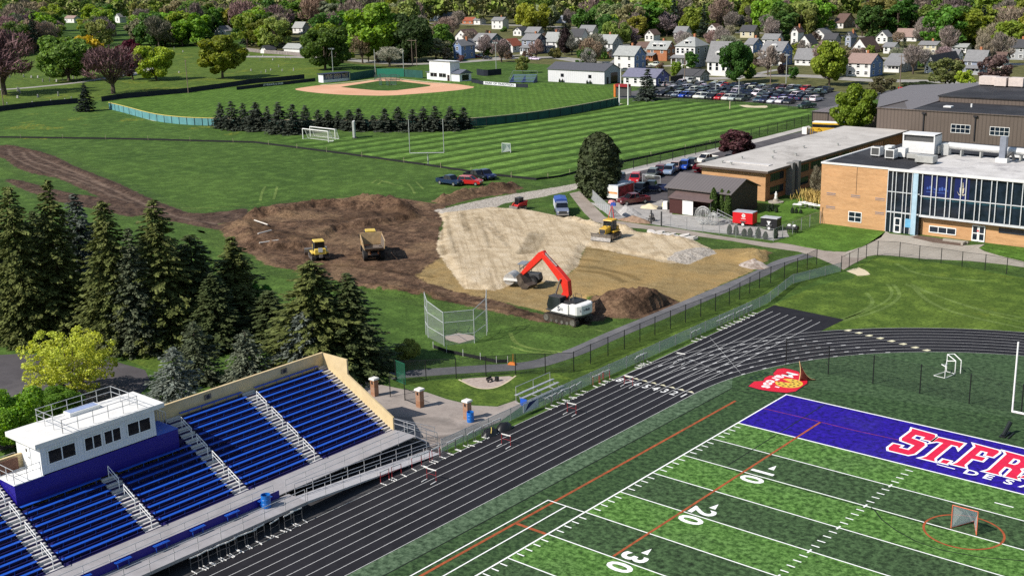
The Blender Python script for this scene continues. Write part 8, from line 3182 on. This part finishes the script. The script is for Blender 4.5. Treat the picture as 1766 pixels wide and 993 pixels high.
soccer(K('B', 375, 925), K('B', 543, 945), K('B', 373, 858), 'white soccer goal standing just behind the front one', 1.2)
kb = thing('kicking_board', 'tall pale upright board casting a black shadow beside the soccer goals', 'board', tuple(G(K('B', 668, 938))))
hk = HT(G(K('B', 668, 938)), K('B', 668, 825))
ek = Vector((.35, 2.6, 0))
m_ = MB()
m_.box((-.7, .8, hk / 2), (.45, 2.6, hk), .72)
m_.build('panel', mat('board_pale', (.58, .58, .55), .7), kb)
m_ = MB()
for y in (0, 1.6):
 m_.box((-.7 * y + .3, .8 * y, .12), (1.2, .2, .2), .72)
m_.build('foot', M_mgrey, kb)
b = G(K('F', 1172, 180))
bar_l, bar_r, = plane_pt(K('F', 1128, 78), b, Vector((.59, .81, 0)).normalized()), None
fg = thing('field_goal_post', 'grey goose neck goal post on the striped practice field', 'goal post', tuple(b))
top_z = HT(b, K('F', 1187, 88))
gd_ = Vector((.80, .60, 0))
m_ = MB()
m_.path([(0, 0, 0), (0, 0, top_z * .7), (gd_.y * .3, -gd_.x * .3, top_z * .9), (gd_.y * 1.2, -gd_.x * 1.2, top_z)], .14, 8)
m_.build('gooseneck', M_polegrey, fg)
hw = 3.56
cc_ = Vector((gd_.y * 1.2, -gd_.x * 1.2, top_z))
m_ = MB()
m_.tube(cc_ - gd_ * hw, cc_ + gd_ * hw, .10, n=8)
m_.build('crossbar', M_polegrey, fg)
for s in (-1, 1):
 m_ = MB()
 p = cc_ + gd_ * hw * s
 m_.tube(p, p + Vector((0, 0, 7.0)), .08, n=8)
 m_.build('upright', M_polegrey, fg)
lg2 = dup(lg, tuple(G(K('F', 1700, 93))), .25, 'small white lacrosse goal alone on the striped practice field', None, 1.15, swap={'orange_pipe': M_white})
fence('field_fence', 'black chain link fence on the right side of the striped practice field', Q(K('G', 740, 222), K('G', 980, 170), K('G', 1200, 120), K('G', 1330, 85)) + Q(K('e', 1180, 600), K('e', 1380, 555), K('e', 1570, 500), K('e', 1668, 465)), 2.2, 4.5, .07, M_blackmetal, M_chainb)
fence('lot_fence', 'thin chain link fence along the near edge of the far parking lot', Q((1105, 172), (1180, 175), (1300, 181), (1390, 190)), 1.3, 6, .05, M_blackmetal, sheet_mat('lot_mesh', .18, (.02, .02, .02)))
# ================================================================ trees
def m_leaf(name, var=.45, hue=.02, trans=.3, rough=.6):
 t = NT(name)
 r = t.island()
 c = t.objcolor()
 v = t.math('ADD', 1 - var, t.math('MULTIPLY', r, 2 * var))
 n = t.noise(.35, 2)
 c = t.hsv(c, t.math('ADD', .5 - hue, t.math('MULTIPLY', n, 2 * hue)), 1, v)
 d = t.n('ShaderNodeBsdfPrincipled')
 c = t.hsv(c, .5, .97, 1.22)
 t.set(d.inputs['Base Color'], c)
 d.inputs['Roughness'].default_value = rough
 d.inputs['Specular IOR Level'].default_value = .2
 tl = t.n('ShaderNodeBsdfTranslucent')
 t.set(tl.inputs[0], t.hsv(c, .49, 1.1, 1.3))
 mx = t.n('ShaderNodeMixShader')
 mx.inputs[0].default_value = trans
 t.t.links.new(d.outputs[0], mx.inputs[1])
 t.t.links.new(tl.outputs[0], mx.inputs[2])
 t.t.links.new(mx.outputs[0], t.out.inputs[0])
 return t.m
M_leaf = m_leaf('leaves', .4, .02, .38)
M_needle = m_leaf('needles', .5, .015, .12, .7)
M_twig = m_leaf('twigs', .4, .01, .0, .9)
M_bark = mat('bark', (.085, .065, .050), .95, var=.35, scale=1.2)
def quads(C, A, B, name, m, pinch=.0):
 """leaf faces: centres C, half axes A and B"""
 n = len(C)
 V = np.empty((n, 4, 3), np.float32)
 V[:, 0] = C - A
 V[:, 1] = C - B * (1 - pinch)
 V[:, 2] = C + A
 V[:, 3] = C + B
 me = bpy.data.meshes.new(name)
 me.vertices.add(n * 4)
 me.vertices.foreach_set('co', V.ravel())
 me.loops.add(n * 4)
 me.loops.foreach_set('vertex_index', np.arange(n * 4, dtype=np.int32))
 me.polygons.add(n)
 me.polygons.foreach_set('loop_start', np.arange(0, n * 4, 4, dtype=np.int32))
 me.polygons.foreach_set('loop_total', np.full(n, 4, np.int32))
 me.materials.append(m)
 me.update()
 return me
def unitv(r, n):
 v = r.normal(size=(n, 3))
 return v / np.linalg.norm(v, axis=1, keepdims=True)
def leafset(r, C, N, s, stretch=1.0, jit=.8):
 """frames around outward normals N"""
 N = N + r.normal(size=N.shape) * jit
 N /= np.linalg.norm(N, axis=1, keepdims=True)
 A = np.cross(N, unitv(r, len(N)))
 A /= np.linalg.norm(A, axis=1, keepdims=True) + 1e-9
 B = np.cross(N, A)
 k = (s * r.uniform(.55, 1.3, len(N)))[:, None]
 return A * k * stretch, B * k
def crown_pts(r, n, R, zc, rz, lobes, lr):
 L = unitv(r, lobes)
 L[:, :2] *= (1 + .35 * np.abs(L[:, 2]))[:, None]
 rad = r.uniform(.4, .85, lobes)[:, None]
 Lc = L * rad * np.array([R, R, rz]) + np.array([0, 0, zc])
 Lr = r.uniform(.75, 1.25, lobes) * lr * R
 i = r.randint(0, lobes, n)
 D = unitv(r, n)
 D = D + (Lc[i] - np.array([0, 0, zc])) / np.array([R, R, rz]) * .55
 D /= np.linalg.norm(D, axis=1, keepdims=True)
 sh = r.uniform(.5, 1.06, n) ** .6
 C = Lc[i] + D * (Lr[i] * sh)[:, None] * np.array([1, 1, .85])
 return C, D, Lc
def trunk_mb(r, H, th, rad, ends, lim=8):
 b = MB()
 b.tube((0, 0, -.1), (0, 0, th), rad * 1.15, rad * .85, 7)
 top = Vector((0, 0, th))
 b.tube(top, (r.uniform(-.3, .3), r.uniform(-.3, .3), H * .75), rad * .8, rad * .15, 6)
 for e in ends[:lim]:
  e = Vector(e)
  m_ = top.lerp(e, .5) + Vector((0, 0, -.1 * H * .3))
  b.tube(top - Vector((0, 0, th * .15)), m_, rad * .5, rad * .32, 5)
  b.tube(m_, e, rad * .32, rad * .08, 5)
 return b
def finish(name, cat, crown, tb, src):
 o = thing(name, name, cat, (0, 0, -200))
 me = tb.mesh('trunk', M_bark)
 for nm, q in (('trunk', me), (src, crown)):
  ob = bpy.data.objects.new(nm, q)
  COL.objects.link(ob)
  ob.parent = o
 return [o, crown, False]
def broad(seed, H, R, th, n, s, lobes=16, lr=.42, rz=None, name='broadleaf_tree', cat='tree'):
 r = np.random.RandomState(seed)
 rz = rz or (H - th * .7) * .5
 C, D, Lc = crown_pts(r, n, R * .92, H - rz * 1.16, rz * 1.0, lobes, lr)
 k_ = C[:, 2] > th * .55
 C, D = C[k_], D[k_]
 A, B = leafset(r, C, D, s)
 return finish(name, cat, quads(C, A, B, 'crown', M_leaf), trunk_mb(r, H, th, H * .022, [tuple(x) for x in Lc]), 'crown') + [H, R]
def conifer(seed, H, R, n_lev, per, sprays, s, base=.06, power=.9, droop=.25, name='spruce_tree', lean=0):
 r = np.random.RandomState(seed)
 Cs, As, Bs = [], [], []
 for i in range(n_lev):
  f = (i + r.uniform(-.3, .3)) / n_lev
  f = min(max(f, 0), .985)
  z = H * (base + (1 - base) * f)
  L = R * (1 - f) ** power * r.uniform(.85, 1.12) + .12
  for k in range(max(4, int(per * (.45 + .55 * (1 - f))))):
   a = r.uniform(0, 2 * PI)
   l = L * r.uniform(.55, 1.1) * (1 + .16 * math.sin(3 * a + z * 1.1 + seed) + .1 * math.sin(7 * a - z * 2))
   m = max(3, int(sprays * l / R))
   d = np.array([math.cos(a), math.sin(a), 0])
   sd = np.array([-math.sin(a), math.cos(a), 0])
   t_ = r.uniform(.12, 1, m) ** .8
   c = d * (l * t_)[:, None] + sd * (r.normal(size=m) * .13 * l * (1.15 - t_) + r.normal(size=m) * s * .35)[:, None]
   c[:, 2] = z - droop * l * t_ + .22 * droop * l * t_ ** 3 + r.normal(size=m) * s * .22
   Cs.append(c)
   ax = d + sd * (r.uniform(-.9, .9, m))[:, None] + np.array([0, 0, -.35])
   ax = ax / np.linalg.norm(ax, axis=1, keepdims=True)
   k_ = (s * r.uniform(.7, 1.3, m))[:, None]
   As.append(ax * k_)
   w = np.cross(ax, np.array([0, 0, 1.0]) + r.normal(size=(m, 3)) * .55)
   w /= np.linalg.norm(w, axis=1, keepdims=True) + 1e-9
   Bs.append(w * k_ * .45)
 C, A, B = np.concatenate(Cs), np.concatenate(As), np.concatenate(Bs)
 tb = MB()
 tb.tube((0, 0, -.1), (0, 0, H * .96), H * .017, .03, 7)
 return finish(name, 'tree', quads(C, A, B, 'crown', M_needle), tb, 'crown') + [H, R]
def evergreen(seed, H, R, n, s, name='evergreen_shrub', cat='shrub', tip=.55):
 r = np.random.RandomState(seed)
 f = r.uniform(0, 1, n) ** .85
 a = r.uniform(0, 2 * PI, n)
 prof = np.sqrt(np.clip(1 - np.abs((f - .36) / (.64 if tip < 1 else .9)) ** (2.2 if tip < .6 else 1.3), .0, 1))
 prof = np.where(f < .36, np.sqrt(np.clip(1 - ((.36 - f) / .44) ** 2, 0, 1)), prof)
 lump = 1 + .16 * np.sin(a * 5 + f * 9 + seed) * np.sin(f * 17 + a * 2)
 rr = R * prof * lump * r.uniform(.72, 1.03, n)
 C = np.stack([rr * np.cos(a), rr * np.sin(a), f * H + .05], -1)
 D = np.stack([np.cos(a), np.sin(a), .35 + 0 * a], -1)
 A, B = leafset(r, C, D, s, 1.5, .6)
 tb = MB()
 tb.tube((0, 0, 0), (0, 0, H * .6), .12, .06, 6)
 return finish(name, cat, quads(C, A, B, 'crown', M_needle), tb, 'crown') + [H, R]
def bare(seed, H, R, th, n, s, name='bare_tree'):
 r = np.random.RandomState(seed)
 C, D, Lc = crown_pts(r, n, R * .85, H - (H - th) * .45, (H - th) * .42, 22, .40)
 o = np.array([0, 0, th * .8])
 ax = C - o
 ax /= np.linalg.norm(ax, axis=1, keepdims=True)
 ax = ax + r.normal(size=ax.shape) * .45
 ax /= np.linalg.norm(ax, axis=1, keepdims=True)
 w = np.cross(ax, unitv(r, n))
 k = (s * r.uniform(.5, 1.4, n))[:, None]
 return finish(name, 'tree', quads(C, ax * k, w * k * .13, 'twigs', M_twig), trunk_mb(r, H, th, H * .028, [tuple(x) for x in Lc], 18), 'twigs') + [H, R]
def use(p, loc, label, h=None, rad=None, color=(.06, .13, .02), group=None, rz=None):
 """stand a tree of prototype p at loc with height h and radius rad"""
 sz = (h or p[3]) / p[3]
 sx = (rad / p[4]) if rad else sz
 rz = RND.uniform(0, 6.28) if rz is None else rz
 c = tuple(color) + (1,)
 tilt = (RND.uniform(-.035, .035), RND.uniform(-.035, .035), rz)
 if not p[2]:
  p[2] = True
  o = p[0]
  KIDS[o.name] = [q for q in bpy.data.objects if q.parent == o]
  for k in KIDS[o.name]:
   KIDS[k.name] = []
   k.color = c
  o.location = (loc[0], loc[1], 0)
  o.rotation_euler = tilt
  o.scale = (sx, sx, sz)
  o['label'] = label
  if group:
   o['group'] = group
  return o
 o = dup(p[0], (loc[0], loc[1], 0), rz, label, group, (sx, sx, sz), None, c)
 o.rotation_euler = tilt
 return o
def sight(p, base, top, wpx, label, color, group=None):
 """as use(), sized from sight points"""
 b = G(base)
 mx = 1 / abs(Vector(PX(b + RT)).x - PX(b)[0])
 return use(p, b, label, HT(b, (base[0], top)), wpx * mx / 2, color, group)
DF = [broad(1, 14, 6.0, 1.6, 4200, .46, 30, .30), broad(2, 15, 5.6, 1.8, 4200, .46, 38, .26), broad(3, 13, 6.2, 1.4, 4200, .48, 24, .34), broad(4, 17, 5.4, 2.0, 4400, .46, 36, .27), broad(21, 14, 6, 2.6, 2600, .42, 44, .24)]
DM = [broad(5, 14, 6.0, 1.8, 11000, .32, 40, .28), broad(6, 14, 6.0, 1.5, 11000, .32, 32, .32)]
DN = [broad(7, 8, 4.4, 1.0, 15000, .085, 260, .10), broad(8, 7, 4.2, .6, 26000, .11, 44, .28)]
BU = [broad(31, 4, 2.6, .3, 1500, .24, 16, .4, None, 'bush', 'bush'), broad(32, 3, 2.4, .2, 1300, .24, 12, .45, None, 'bush', 'bush')]
BF = [bare(9, 13, 6.0, 2.6, 3200, .85), bare(10, 14, 5.6, 3.0, 2600, .85)]
CL = [conifer(11, 15, 4.0, 58, 18, 60, .20, .03, .72), conifer(12, 15, 4.2, 54, 18, 60, .215, .03, .62, .34), conifer(13, 15, 3.7, 64, 17, 56, .19, .04, .8, .26)]
CB = [conifer(14, 6, 2.6, 32, 15, 34, .16, .02, .6, .18)]
CS = [conifer(15, 6.2, 1.9, 26, 14, 18, .24, .02, .7, .25), conifer(16, 6.2, 1.9, 28, 13, 18, .24, .02, .8, .22)]
CF = conifer(17, 16, 3.6, 26, 9, 10, .62, .08)
ER = evergreen(18, 11, 2.6, 9000, .24, 'evergreen_tree', 'tree')
ES = evergreen(19, 4, .75, 2600, .13, 'slim_evergreen', 'evergreen', .8)
EC = evergreen(20, 1.5, .5, 900, .09, 'cone_shrub', 'shrub', .9)
LIME, BRIGHT, MID, DEEP, OLIVE, GREY, PURP, RED, YEL, TWIG, PTWIG = (.27, .35, .03), (.17, .28, .025), (.095, .18, .025), (.065, .13, .025), (.18, .20, .05), (.21, .21, .11), (.075, .022, .030), (.11, .010, .018), (.40, .30, .02), (.20, .15, .12), (.125, .070, .072)
NEEDLE, NEEDLE2, BLUEN, DARKN = (.088, .104, .026), (.056, .074, .024), (.13, .15, .125), (.022, .034, .022)
gs = 'tall spruces left of the building site'
for i, (b, t_, w, p, c, lb) in enumerate((
  ((4, 566), 296, 104, 0, NEEDLE2, 'tall dark spruce cut by the left edge of the stand'),
  ((52, 588), 316, 110, 1, NEEDLE, 'tall dark spruce behind the yellow blossoming tree'),
  ((108, 580), 307, 112, 2, NEEDLE, 'tallest olive lit spruce in the left half of the stand'),
  ((150, 556), 332, 100, 0, (.075, .092, .075), 'tall greyish blue spruce between olive ones'),
  ((207, 598), 341, 108, 1, NEEDLE, 'tall spruce left of the pale lawn verge'),
  ((240, 604), 392, 92, 2, (.085, .100, .055), 'lighter spruce with a bare lower trunk above the lawn verge'),
  ((288, 590), 340, 122, 0, NEEDLE, 'tall pointed spruce in the middle of the stand'),
  ((340, 575), 402, 130, 1, NEEDLE2, 'broad dark spruce right of the tall pointed one'),
  ((410, 560), 405, 118, 2, NEEDLE, 'spruce at the muddy haul road bend'),
  ((375, 600), 470, 96, 0, NEEDLE2, 'shorter dark spruce in front of the broad one'),
  ((470, 590), 500, 100, 1, NEEDLE2, 'short dark spruce left of the giant broad one'),
  ((548, 640), 446, 158, 1, NEEDLE, 'giant broad spruce closest to the bleacher wall'),
  ((604, 640), 470, 128, 0, NEEDLE2, 'dark spruce at the right end of the stand above the lawn'),
  ((-28, 560), 330, 110, 1, NEEDLE2, 'spruce mostly outside the left edge'),
  ((80, 520), 360, 100, 1, NEEDLE2, 'dark spruce deep in the stand behind the tallest olive one'),
  ((180, 525), 380, 100, 2, NEEDLE2, 'dark spruce deep in the stand behind the greyish blue one'),
  ((258, 530), 400, 95, 0, NEEDLE2, 'dark spruce deep in the stand behind the pale trunk'),
  ((310, 530), 420, 95, 2, NEEDLE2, 'dark spruce deep in the stand right of the pointed one'))):
 sight(CL[p], b, t_, w * 1.38, lb, c, gs)
for b, t_, w, c, lb in (((304, 700), 597, 92, BLUEN, 'blue grey spruce beside the corner of the press box roof'), ((345, 658), 552, 84, (.070, .085, .045), 'olive spruce between the blue one and the bleacher back wall'),
      ((432, 664), 568, 90, (.10, .115, .075), 'ragged grey green spruce behind the middle of the bleacher back wall'), ((526, 655), 536, 98, (.12, .14, .115), 'pale blue spruce in front of the giant broad spruce')):
 sight(CB[0], b, t_, w * 1.25, lb, c)
sight(DN[1], (446, 556), 486, 66, 'small bright green maple among the dark spruces', (.075, .20, .03))
sight(DN[0], (127, 684), 550, 184, 'yellow blossoming tree beside the purple asphalt drive', (.40, .44, .055))
sight(DN[1], (22, 770), 664, 150, 'bright green leafy tree left of the press box', (.14, .26, .02))
sight(DN[1], (100, 716), 664, 96, 'bright green bushes behind the press box roof railing', (.10, .20, .02))
sight(DN[1], (705, 622), 582, 44, 'thin yellow green shrub near the discus cage', (.24, .27, .06))
for i, (t, x, y, yt, w) in enumerate([('A', 1495, 868, 695, 76), ('A', 1580, 880, 680, 104), ('A', 1660, 880, 695, 84), ('A', 1735, 885, 690, 100), ('B', 12, 885, 690, 110), ('B', 88, 885, 715, 84), ('B', 172, 905, 690, 112), ('B', 262, 910, 700, 110), ('B', 345, 895, 712, 92), ('B', 430, 872, 740, 84), ('B', 497, 872, 742, 84), ('B', 567, 872, 752, 80), ('B', 640, 880, 740, 92), ('B', 710, 886, 730, 112), ('B', 806, 885, 778, 80), ('B', 884, 890, 730, 108), ('B', 972, 886, 720, 100), ('B', 1065, 888, 735, 108), ('B', 1146, 886, 720, 98), ('B', 1226, 886, 715, 104), ('B', 1328, 882, 720, 112), ('B', 1412, 872, 722, 104)]):
 q = K(t, x, y)
 sight(CS[i % 2], q, K(t, x, yt)[1], w * .43, '%s spruce from the left in the row before the outfield fence' % (ordn + ['twenty first', 'last'])[i], (.048, .058, .042), 'row of spruces before the outfield fence')
sight(CS[0], K('A', 585, 755), K('A', 570, 560)[1], 36, 'lone dark spruce at the left end of the teal outfield fence', (.018, .026, .020))
sight(CS[1], K('C', 925, 680), K('C', 925, 462)[1], 50, 'big grey green spruce between the foul poles and the parking lot', (.055, .070, .055))
named = [(BF[0], (8, 164), 48, 150, 'big bare purple tree at the far left', PTWIG), (DM[1], (119, 140), 42, 108, 'fresh green tree with forked trunk in the cemetery', (.12, .20, .035)), (DF[2], (152, 134), 39, 66, 'tree with golden yellow top behind the fresh green one', YEL), (BF[1], (196, 162), 77, 104, 'bare purplish tree with many stems by the dark fence', PTWIG),
         (DM[0], (229, 138), 60, 56, 'dark crimson leaved tree in the cemetery', (.085, .014, .024)), (DM[1], (270, 139), 62, 70, 'lime green tree right of the crimson one', LIME), (DM[0], (384, 136), 51, 90, 'round olive green maple alone on the cemetery lawn', (.17, .20, .02)), (DM[1], (561, 121), 27, 90, 'largest deep green maple left of the ball field', (.075, .125, .02)),
         (DM[0], (462, 84), 26, 78, 'domed olive green tree behind the white garage', (.115, .135, .018)), (DM[0], (652, 108), -8, 118, 'huge bright green tree behind the backstop', BRIGHT), (DM[1], (712, 108), 4, 84, 'huge dark green tree right of the bright one', (.045, .075, .022)), (BF[1], (672, 116), 80, 54, 'pale blossoming bush behind the backstop', (.30, .29, .22)),
         (DF[4], (752, 104), 62, 60, 'grey green willow left of the blue gabled house', GREY), (DF[4], (902, 127), 93, 28, 'small thin tree between the houses and the barn', OLIVE), (DF[0], (974, 96), 43, 32, 'dark purple tree in front of the white house', (.035, .022, .022)), (DM[1], (1270, 144), 52, 66, 'dark green maple at the edge of the parking lot', (.045, .11, .018)),
         (DM[0], (1430, 148), 60, 68, 'lime green tree above the parking lot', (.20, .26, .025)), (DM[0], (1474, 236), 134, 80, 'round bright green tree in front of the gymnasium', (.155, .22, .02)), (DF[4], (1630, 152), 94, 64, 'round grey green tree behind the gymnasium roof', (.14, .16, .05)), (DF[0], (1664, 156), 118, 38, 'small lime tree behind the gymnasium roof', LIME),
         (DF[4], (1520, 164), 128, 50, 'grey brown bush right of the round bright tree', (.12, .11, .055)), (DF[1], (1585, 158), 138, 70, 'dark hedge like bush behind the gymnasium', (.04, .055, .02)), (DF[0], (1268, 272), 220, 74, 'purple brown leaved tree beside the classroom wing', (.085, .035, .038)), (DF[3], (1208, 299), 279, 28, 'bright crimson shrub at the corner of the classroom wing', (.15, .008, .018)),
         (BF[0], (1407, 347), 286, 26, 'thin bare tree beside the orange brick wall', (.17, .15, .10)), (DF[4], (1715, 150), 88, 60, 'bare pinkish brown tree at the right edge', (.15, .10, .09))]
for p, b, t_, w, lb, c in named:
 sight(p, b, t_, w, lb, c)
sight(ER, (1032, 340), 231, 72, 'tall round evergreen at the head of the concrete walk', (.040, .052, .020))
for x, y, yt, w, lb in ((1370, 524, 335, 56, 'left slim evergreen in front of the shed'), (1428, 522, 345, 44, 'middle slim evergreen in front of the shed'), (1470, 526, 352, 46, 'right slim evergreen in front of the shed')):
 sight(ES, K('G', x, y), K('G', x, yt)[1], w * .2548, lb, (.050, .085, .016))
for i, (x, y, yt) in enumerate(((425, 768, 650), (513, 775, 658), (612, 790, 700), (688, 798, 690), (792, 812, 690), (880, 828, 735), (1010, 820, 690))):
 sight(EC, K('g', x, y), K('g', x, yt)[1], 9, '%s small dark cone shrub from the left along the yard fence' % ordn[i], (.022, .034, .018), 'small cone shrubs along the yard fence')
for i, (x, y, yt) in enumerate(((920, 480, 400), (968, 475, 385), (1020, 490, 420), (1222, 500, 430), (1272, 500, 440), (1330, 505, 455))):
 sight(EC, K('g', x, y), K('g', x, yt)[1], 6, '%s small shrub from the left in the courtyard planters' % ordn[i], (.022, .036, .018), 'planter shrubs in the courtyard')
rg = np.random.RandomState(3)
n_ = 900
C_ = np.stack([rg.normal(size=n_) * 1.4, rg.normal(size=n_) * .5, rg.uniform(.2, 1.9, n_)], -1)
ax_ = rg.normal(size=(n_, 3)) * .3 + np.array([0, 0, 1])
me_ = quads(C_, ax_ * .5, np.cross(ax_, unitv(rg, n_)) * .05, 'ornamental_grass', M_twig)
og = bpy.data.objects.new('ornamental_grass', me_)
COL.objects.link(og)
og.location = G((1404, 350))
og.color = (.42, .30, .09, 1)
tag(og, 'clump of tall golden ornamental grass beside the orange brick wall', 'plant')
HB = []
for c, w, d, h in HOUSES:
 pts = [PX(c + Vector((a, b, z))) for a in (-w, 0) for b in (0, d) for z in (0, h)]
 HB.append((min(p[0] for p in pts), max(p[0] for p in pts), min(p[1] for p in pts), max(p[1] for p in pts), c.y - c.x * .75))
OPEN = [Q((-60, 205), (200, 180), (560, 150), (560, 100), (440, 88), (330, 82), (150, 90), (-60, 105)), Q((180, 180), (560, 140), (640, 108), (760, 108), (930, 112), (1075, 150), (1060, 172), (1500, 195), (1500, 150), (1290, 142), (1180, 145), (1120, 152), (1766, 168), (1900, 400), (1000, 320), (300, 240))]
rt = random.Random(21)
PAL = [('bright green', BRIGHT, DF), ('bright green', (.16, .25, .03), DF), ('mid green', MID, DF), ('mid green', (.08, .15, .03), DF), ('dark green', DEEP, DF), ('olive green', OLIVE, DF), ('grey green', GREY, DF), ('lime green', (.19, .26, .03), DF), ('bare brown', TWIG, BF), ('bare brown', TWIG, BF), ('bare purplish', (.13, .10, .085), BF), ('pale green', (.20, .24, .06), DF), ('yellow green', (.22, .27, .03), DF), ('dark', DARKN, [CF])]
LAB = {}
placed = []
def wood(u, v, hmin, hmax, dens=1.0, pal=PAL, kind='tree', ovl=.30):
 b = G((u, v))
 for pol in OPEN:
  if inside(b, pol):
   return False
 k = rt.choice(pal)
 h = rt.uniform(hmin, hmax)
 R = h * rt.uniform(.38, .50) * (1.5 if kind == 'bush' else 1) * (.55 if k[0] == 'dark' else 1)
 for c, w, d, hh in HOUSES:
  if c.x - w - 2.5 < b.x < c.x + 2.5 and c.y - 2.5 < b.y < c.y + d + 2.5:
   return False
 for q, r2 in placed:
  if (q - b).length < (R + r2) * .62 * dens:
   return False
 m = PX(b + RT * R)[0] - PX(b)[0]
 top = PX(b + Vector((0, 0, h)))[1]
 for (u0, u1, v0, v1, key) in HB:
  if b.y - b.x * .75 < key + 2:
   ou = min(u1, u + m) - max(u0, u - m)
   ov = min(v1, v) - max(v0, top)
   if ou > 0 and ov > 0 and ou * ov > ovl * (u1 - u0) * (v1 - v0):
    return False
 placed.append((b, R))
 near, best = '', 1e9
 for o in bpy.data.objects:
  if o.get('category') == 'house':
   dd = (o.location - b).length
   if dd < best:
    near, best, rel = o['label'], dd, o.location
 wd = ' '.join(near.split()[:9])
 while wd.split()[-1] in ('a', 'the', 'of', 'with', 'and', 'under', 'by', 'in', 'behind', 'at', 'right', 'left', 'an', 'two', 'among', 'half', 'its', 'above', 'pale', 'high'):
  wd = ' '.join(wd.split()[:-1])
 kind = 'conifer' if k[0] == 'dark' else kind
 pu, pr_ = PX(b), PX(rel)
 where = 'left of' if pu[0] < pr_[0] - 25 else 'right of' if pu[0] > pr_[0] + 12 else ('behind' if pu[1] < pr_[1] else 'before')
 lb = ' '.join(('%s %s %s the %s' % (k[0], kind, where, wd)).split()[:15])
 n = LAB[lb] = LAB.get(lb, 0) + 1
 if n > 1:
  lb = '%s %s' % (('second', 'third', 'fourth', 'fifth', 'sixth', 'seventh', 'eighth', 'ninth', 'tenth', 'further', 'another', 'distant', 'remote', 'hidden', 'farther')[min(n - 2, 14)], lb)
 use(rt.choice(k[2]), b, lb, h, R, tuple(x * rt.uniform(.85, 1.15) for x in k[1]), '%s of the wooded neighbourhood' % ('bushes' if kind == 'bush' else 'trees'))
 return True
for v0, v1, n, h0, h1, de in ((70, 100, 420, 15, 23, .8), (96, 138, 130, 5, 10, .8), (46, 72, 420, 17, 25, .75), (34, 50, 300, 18, 26, .72)):
 for _ in range(n):
  if len(placed) > 270:
   break
  wood(rt.uniform(-30, 1800), rt.uniform(v0, v1), h0, h1, de)
for _ in range(160):
 if len(placed) < 312:
  wood(rt.uniform(-30, 760), rt.uniform(34, 66), 17, 25, .75)
for _ in range(70):      # the taller wood behind the cemetery
 wood(rt.uniform(240, 470), rt.uniform(62, 84), 16, 23, .6, PAL[:5] + [PAL[12]])
for _ in range(60):
 wood(rt.uniform(-30, 250), rt.uniform(60, 92), 14, 20, .7, PAL[5:7] + PAL[8:11] + [PAL[12]])
for _ in range(400):
 if len(placed) < 430:
  wood(rt.uniform(420, 1790), rt.uniform(52, 136), 2.2, 5.5, .5, [('low grey green', (.12, .13, .06), BU), ('low olive', (.14, .15, .04), BU), ('low green', (.09, .16, .03), BU), ('low brownish', (.17, .12, .085), BU), ('low brownish', (.15, .11, .08), BU)], 'bush')
AIRY = [('bare brown', (.21, .165, .13), BF), ('bare grey', (.19, .17, .14), BF), ('leafless pale', (.25, .21, .17), BF)]
for _ in range(260):
 if len(placed) < 520:
  wood(rt.uniform(430, 1790), rt.uniform(46, 134), 7, 14, .55, AIRY, 'tree', .6)
fw = np.random.RandomState(8)
Cc, Nn, Ss = [], [], []
for i in range(560):
 b = G((fw.uniform(-60, 1830), fw.uniform(5, 43)))
 h = fw.uniform(15, 24)
 n = 260
 C, D, _l = crown_pts(fw, n, h * .40, h * .6, h * .36, 9, .48)
 Cc.append(C + np.array([b.x, b.y, 0]))
 Nn.append(D)
C, D = np.concatenate(Cc), np.concatenate(Nn)
A, B = leafset(fw, C, D, 1.5)
t = NT('far_leaves')
cl = t.ramp(t.noise(.028, 3, .7), [(.30, (.07, .11, .025)), (.42, (.16, .22, .035)), (.52, (.20, .19, .09)), (.62, (.22, .30, .035)), (.72, (.21, .165, .125))])
t.pbr(t.hsv(cl, .5, 1, t.math('ADD', .6, t.math('MULTIPLY', t.island(), .8))), .8, 0, .1)
fo_ = bpy.data.objects.new('far_woods', quads(C, A, B, 'far_woods', t.m))
COL.objects.link(fo_)
tag(fo_, 'distant wood closing the view behind the neighbourhood', 'woods', None, 'stuff')
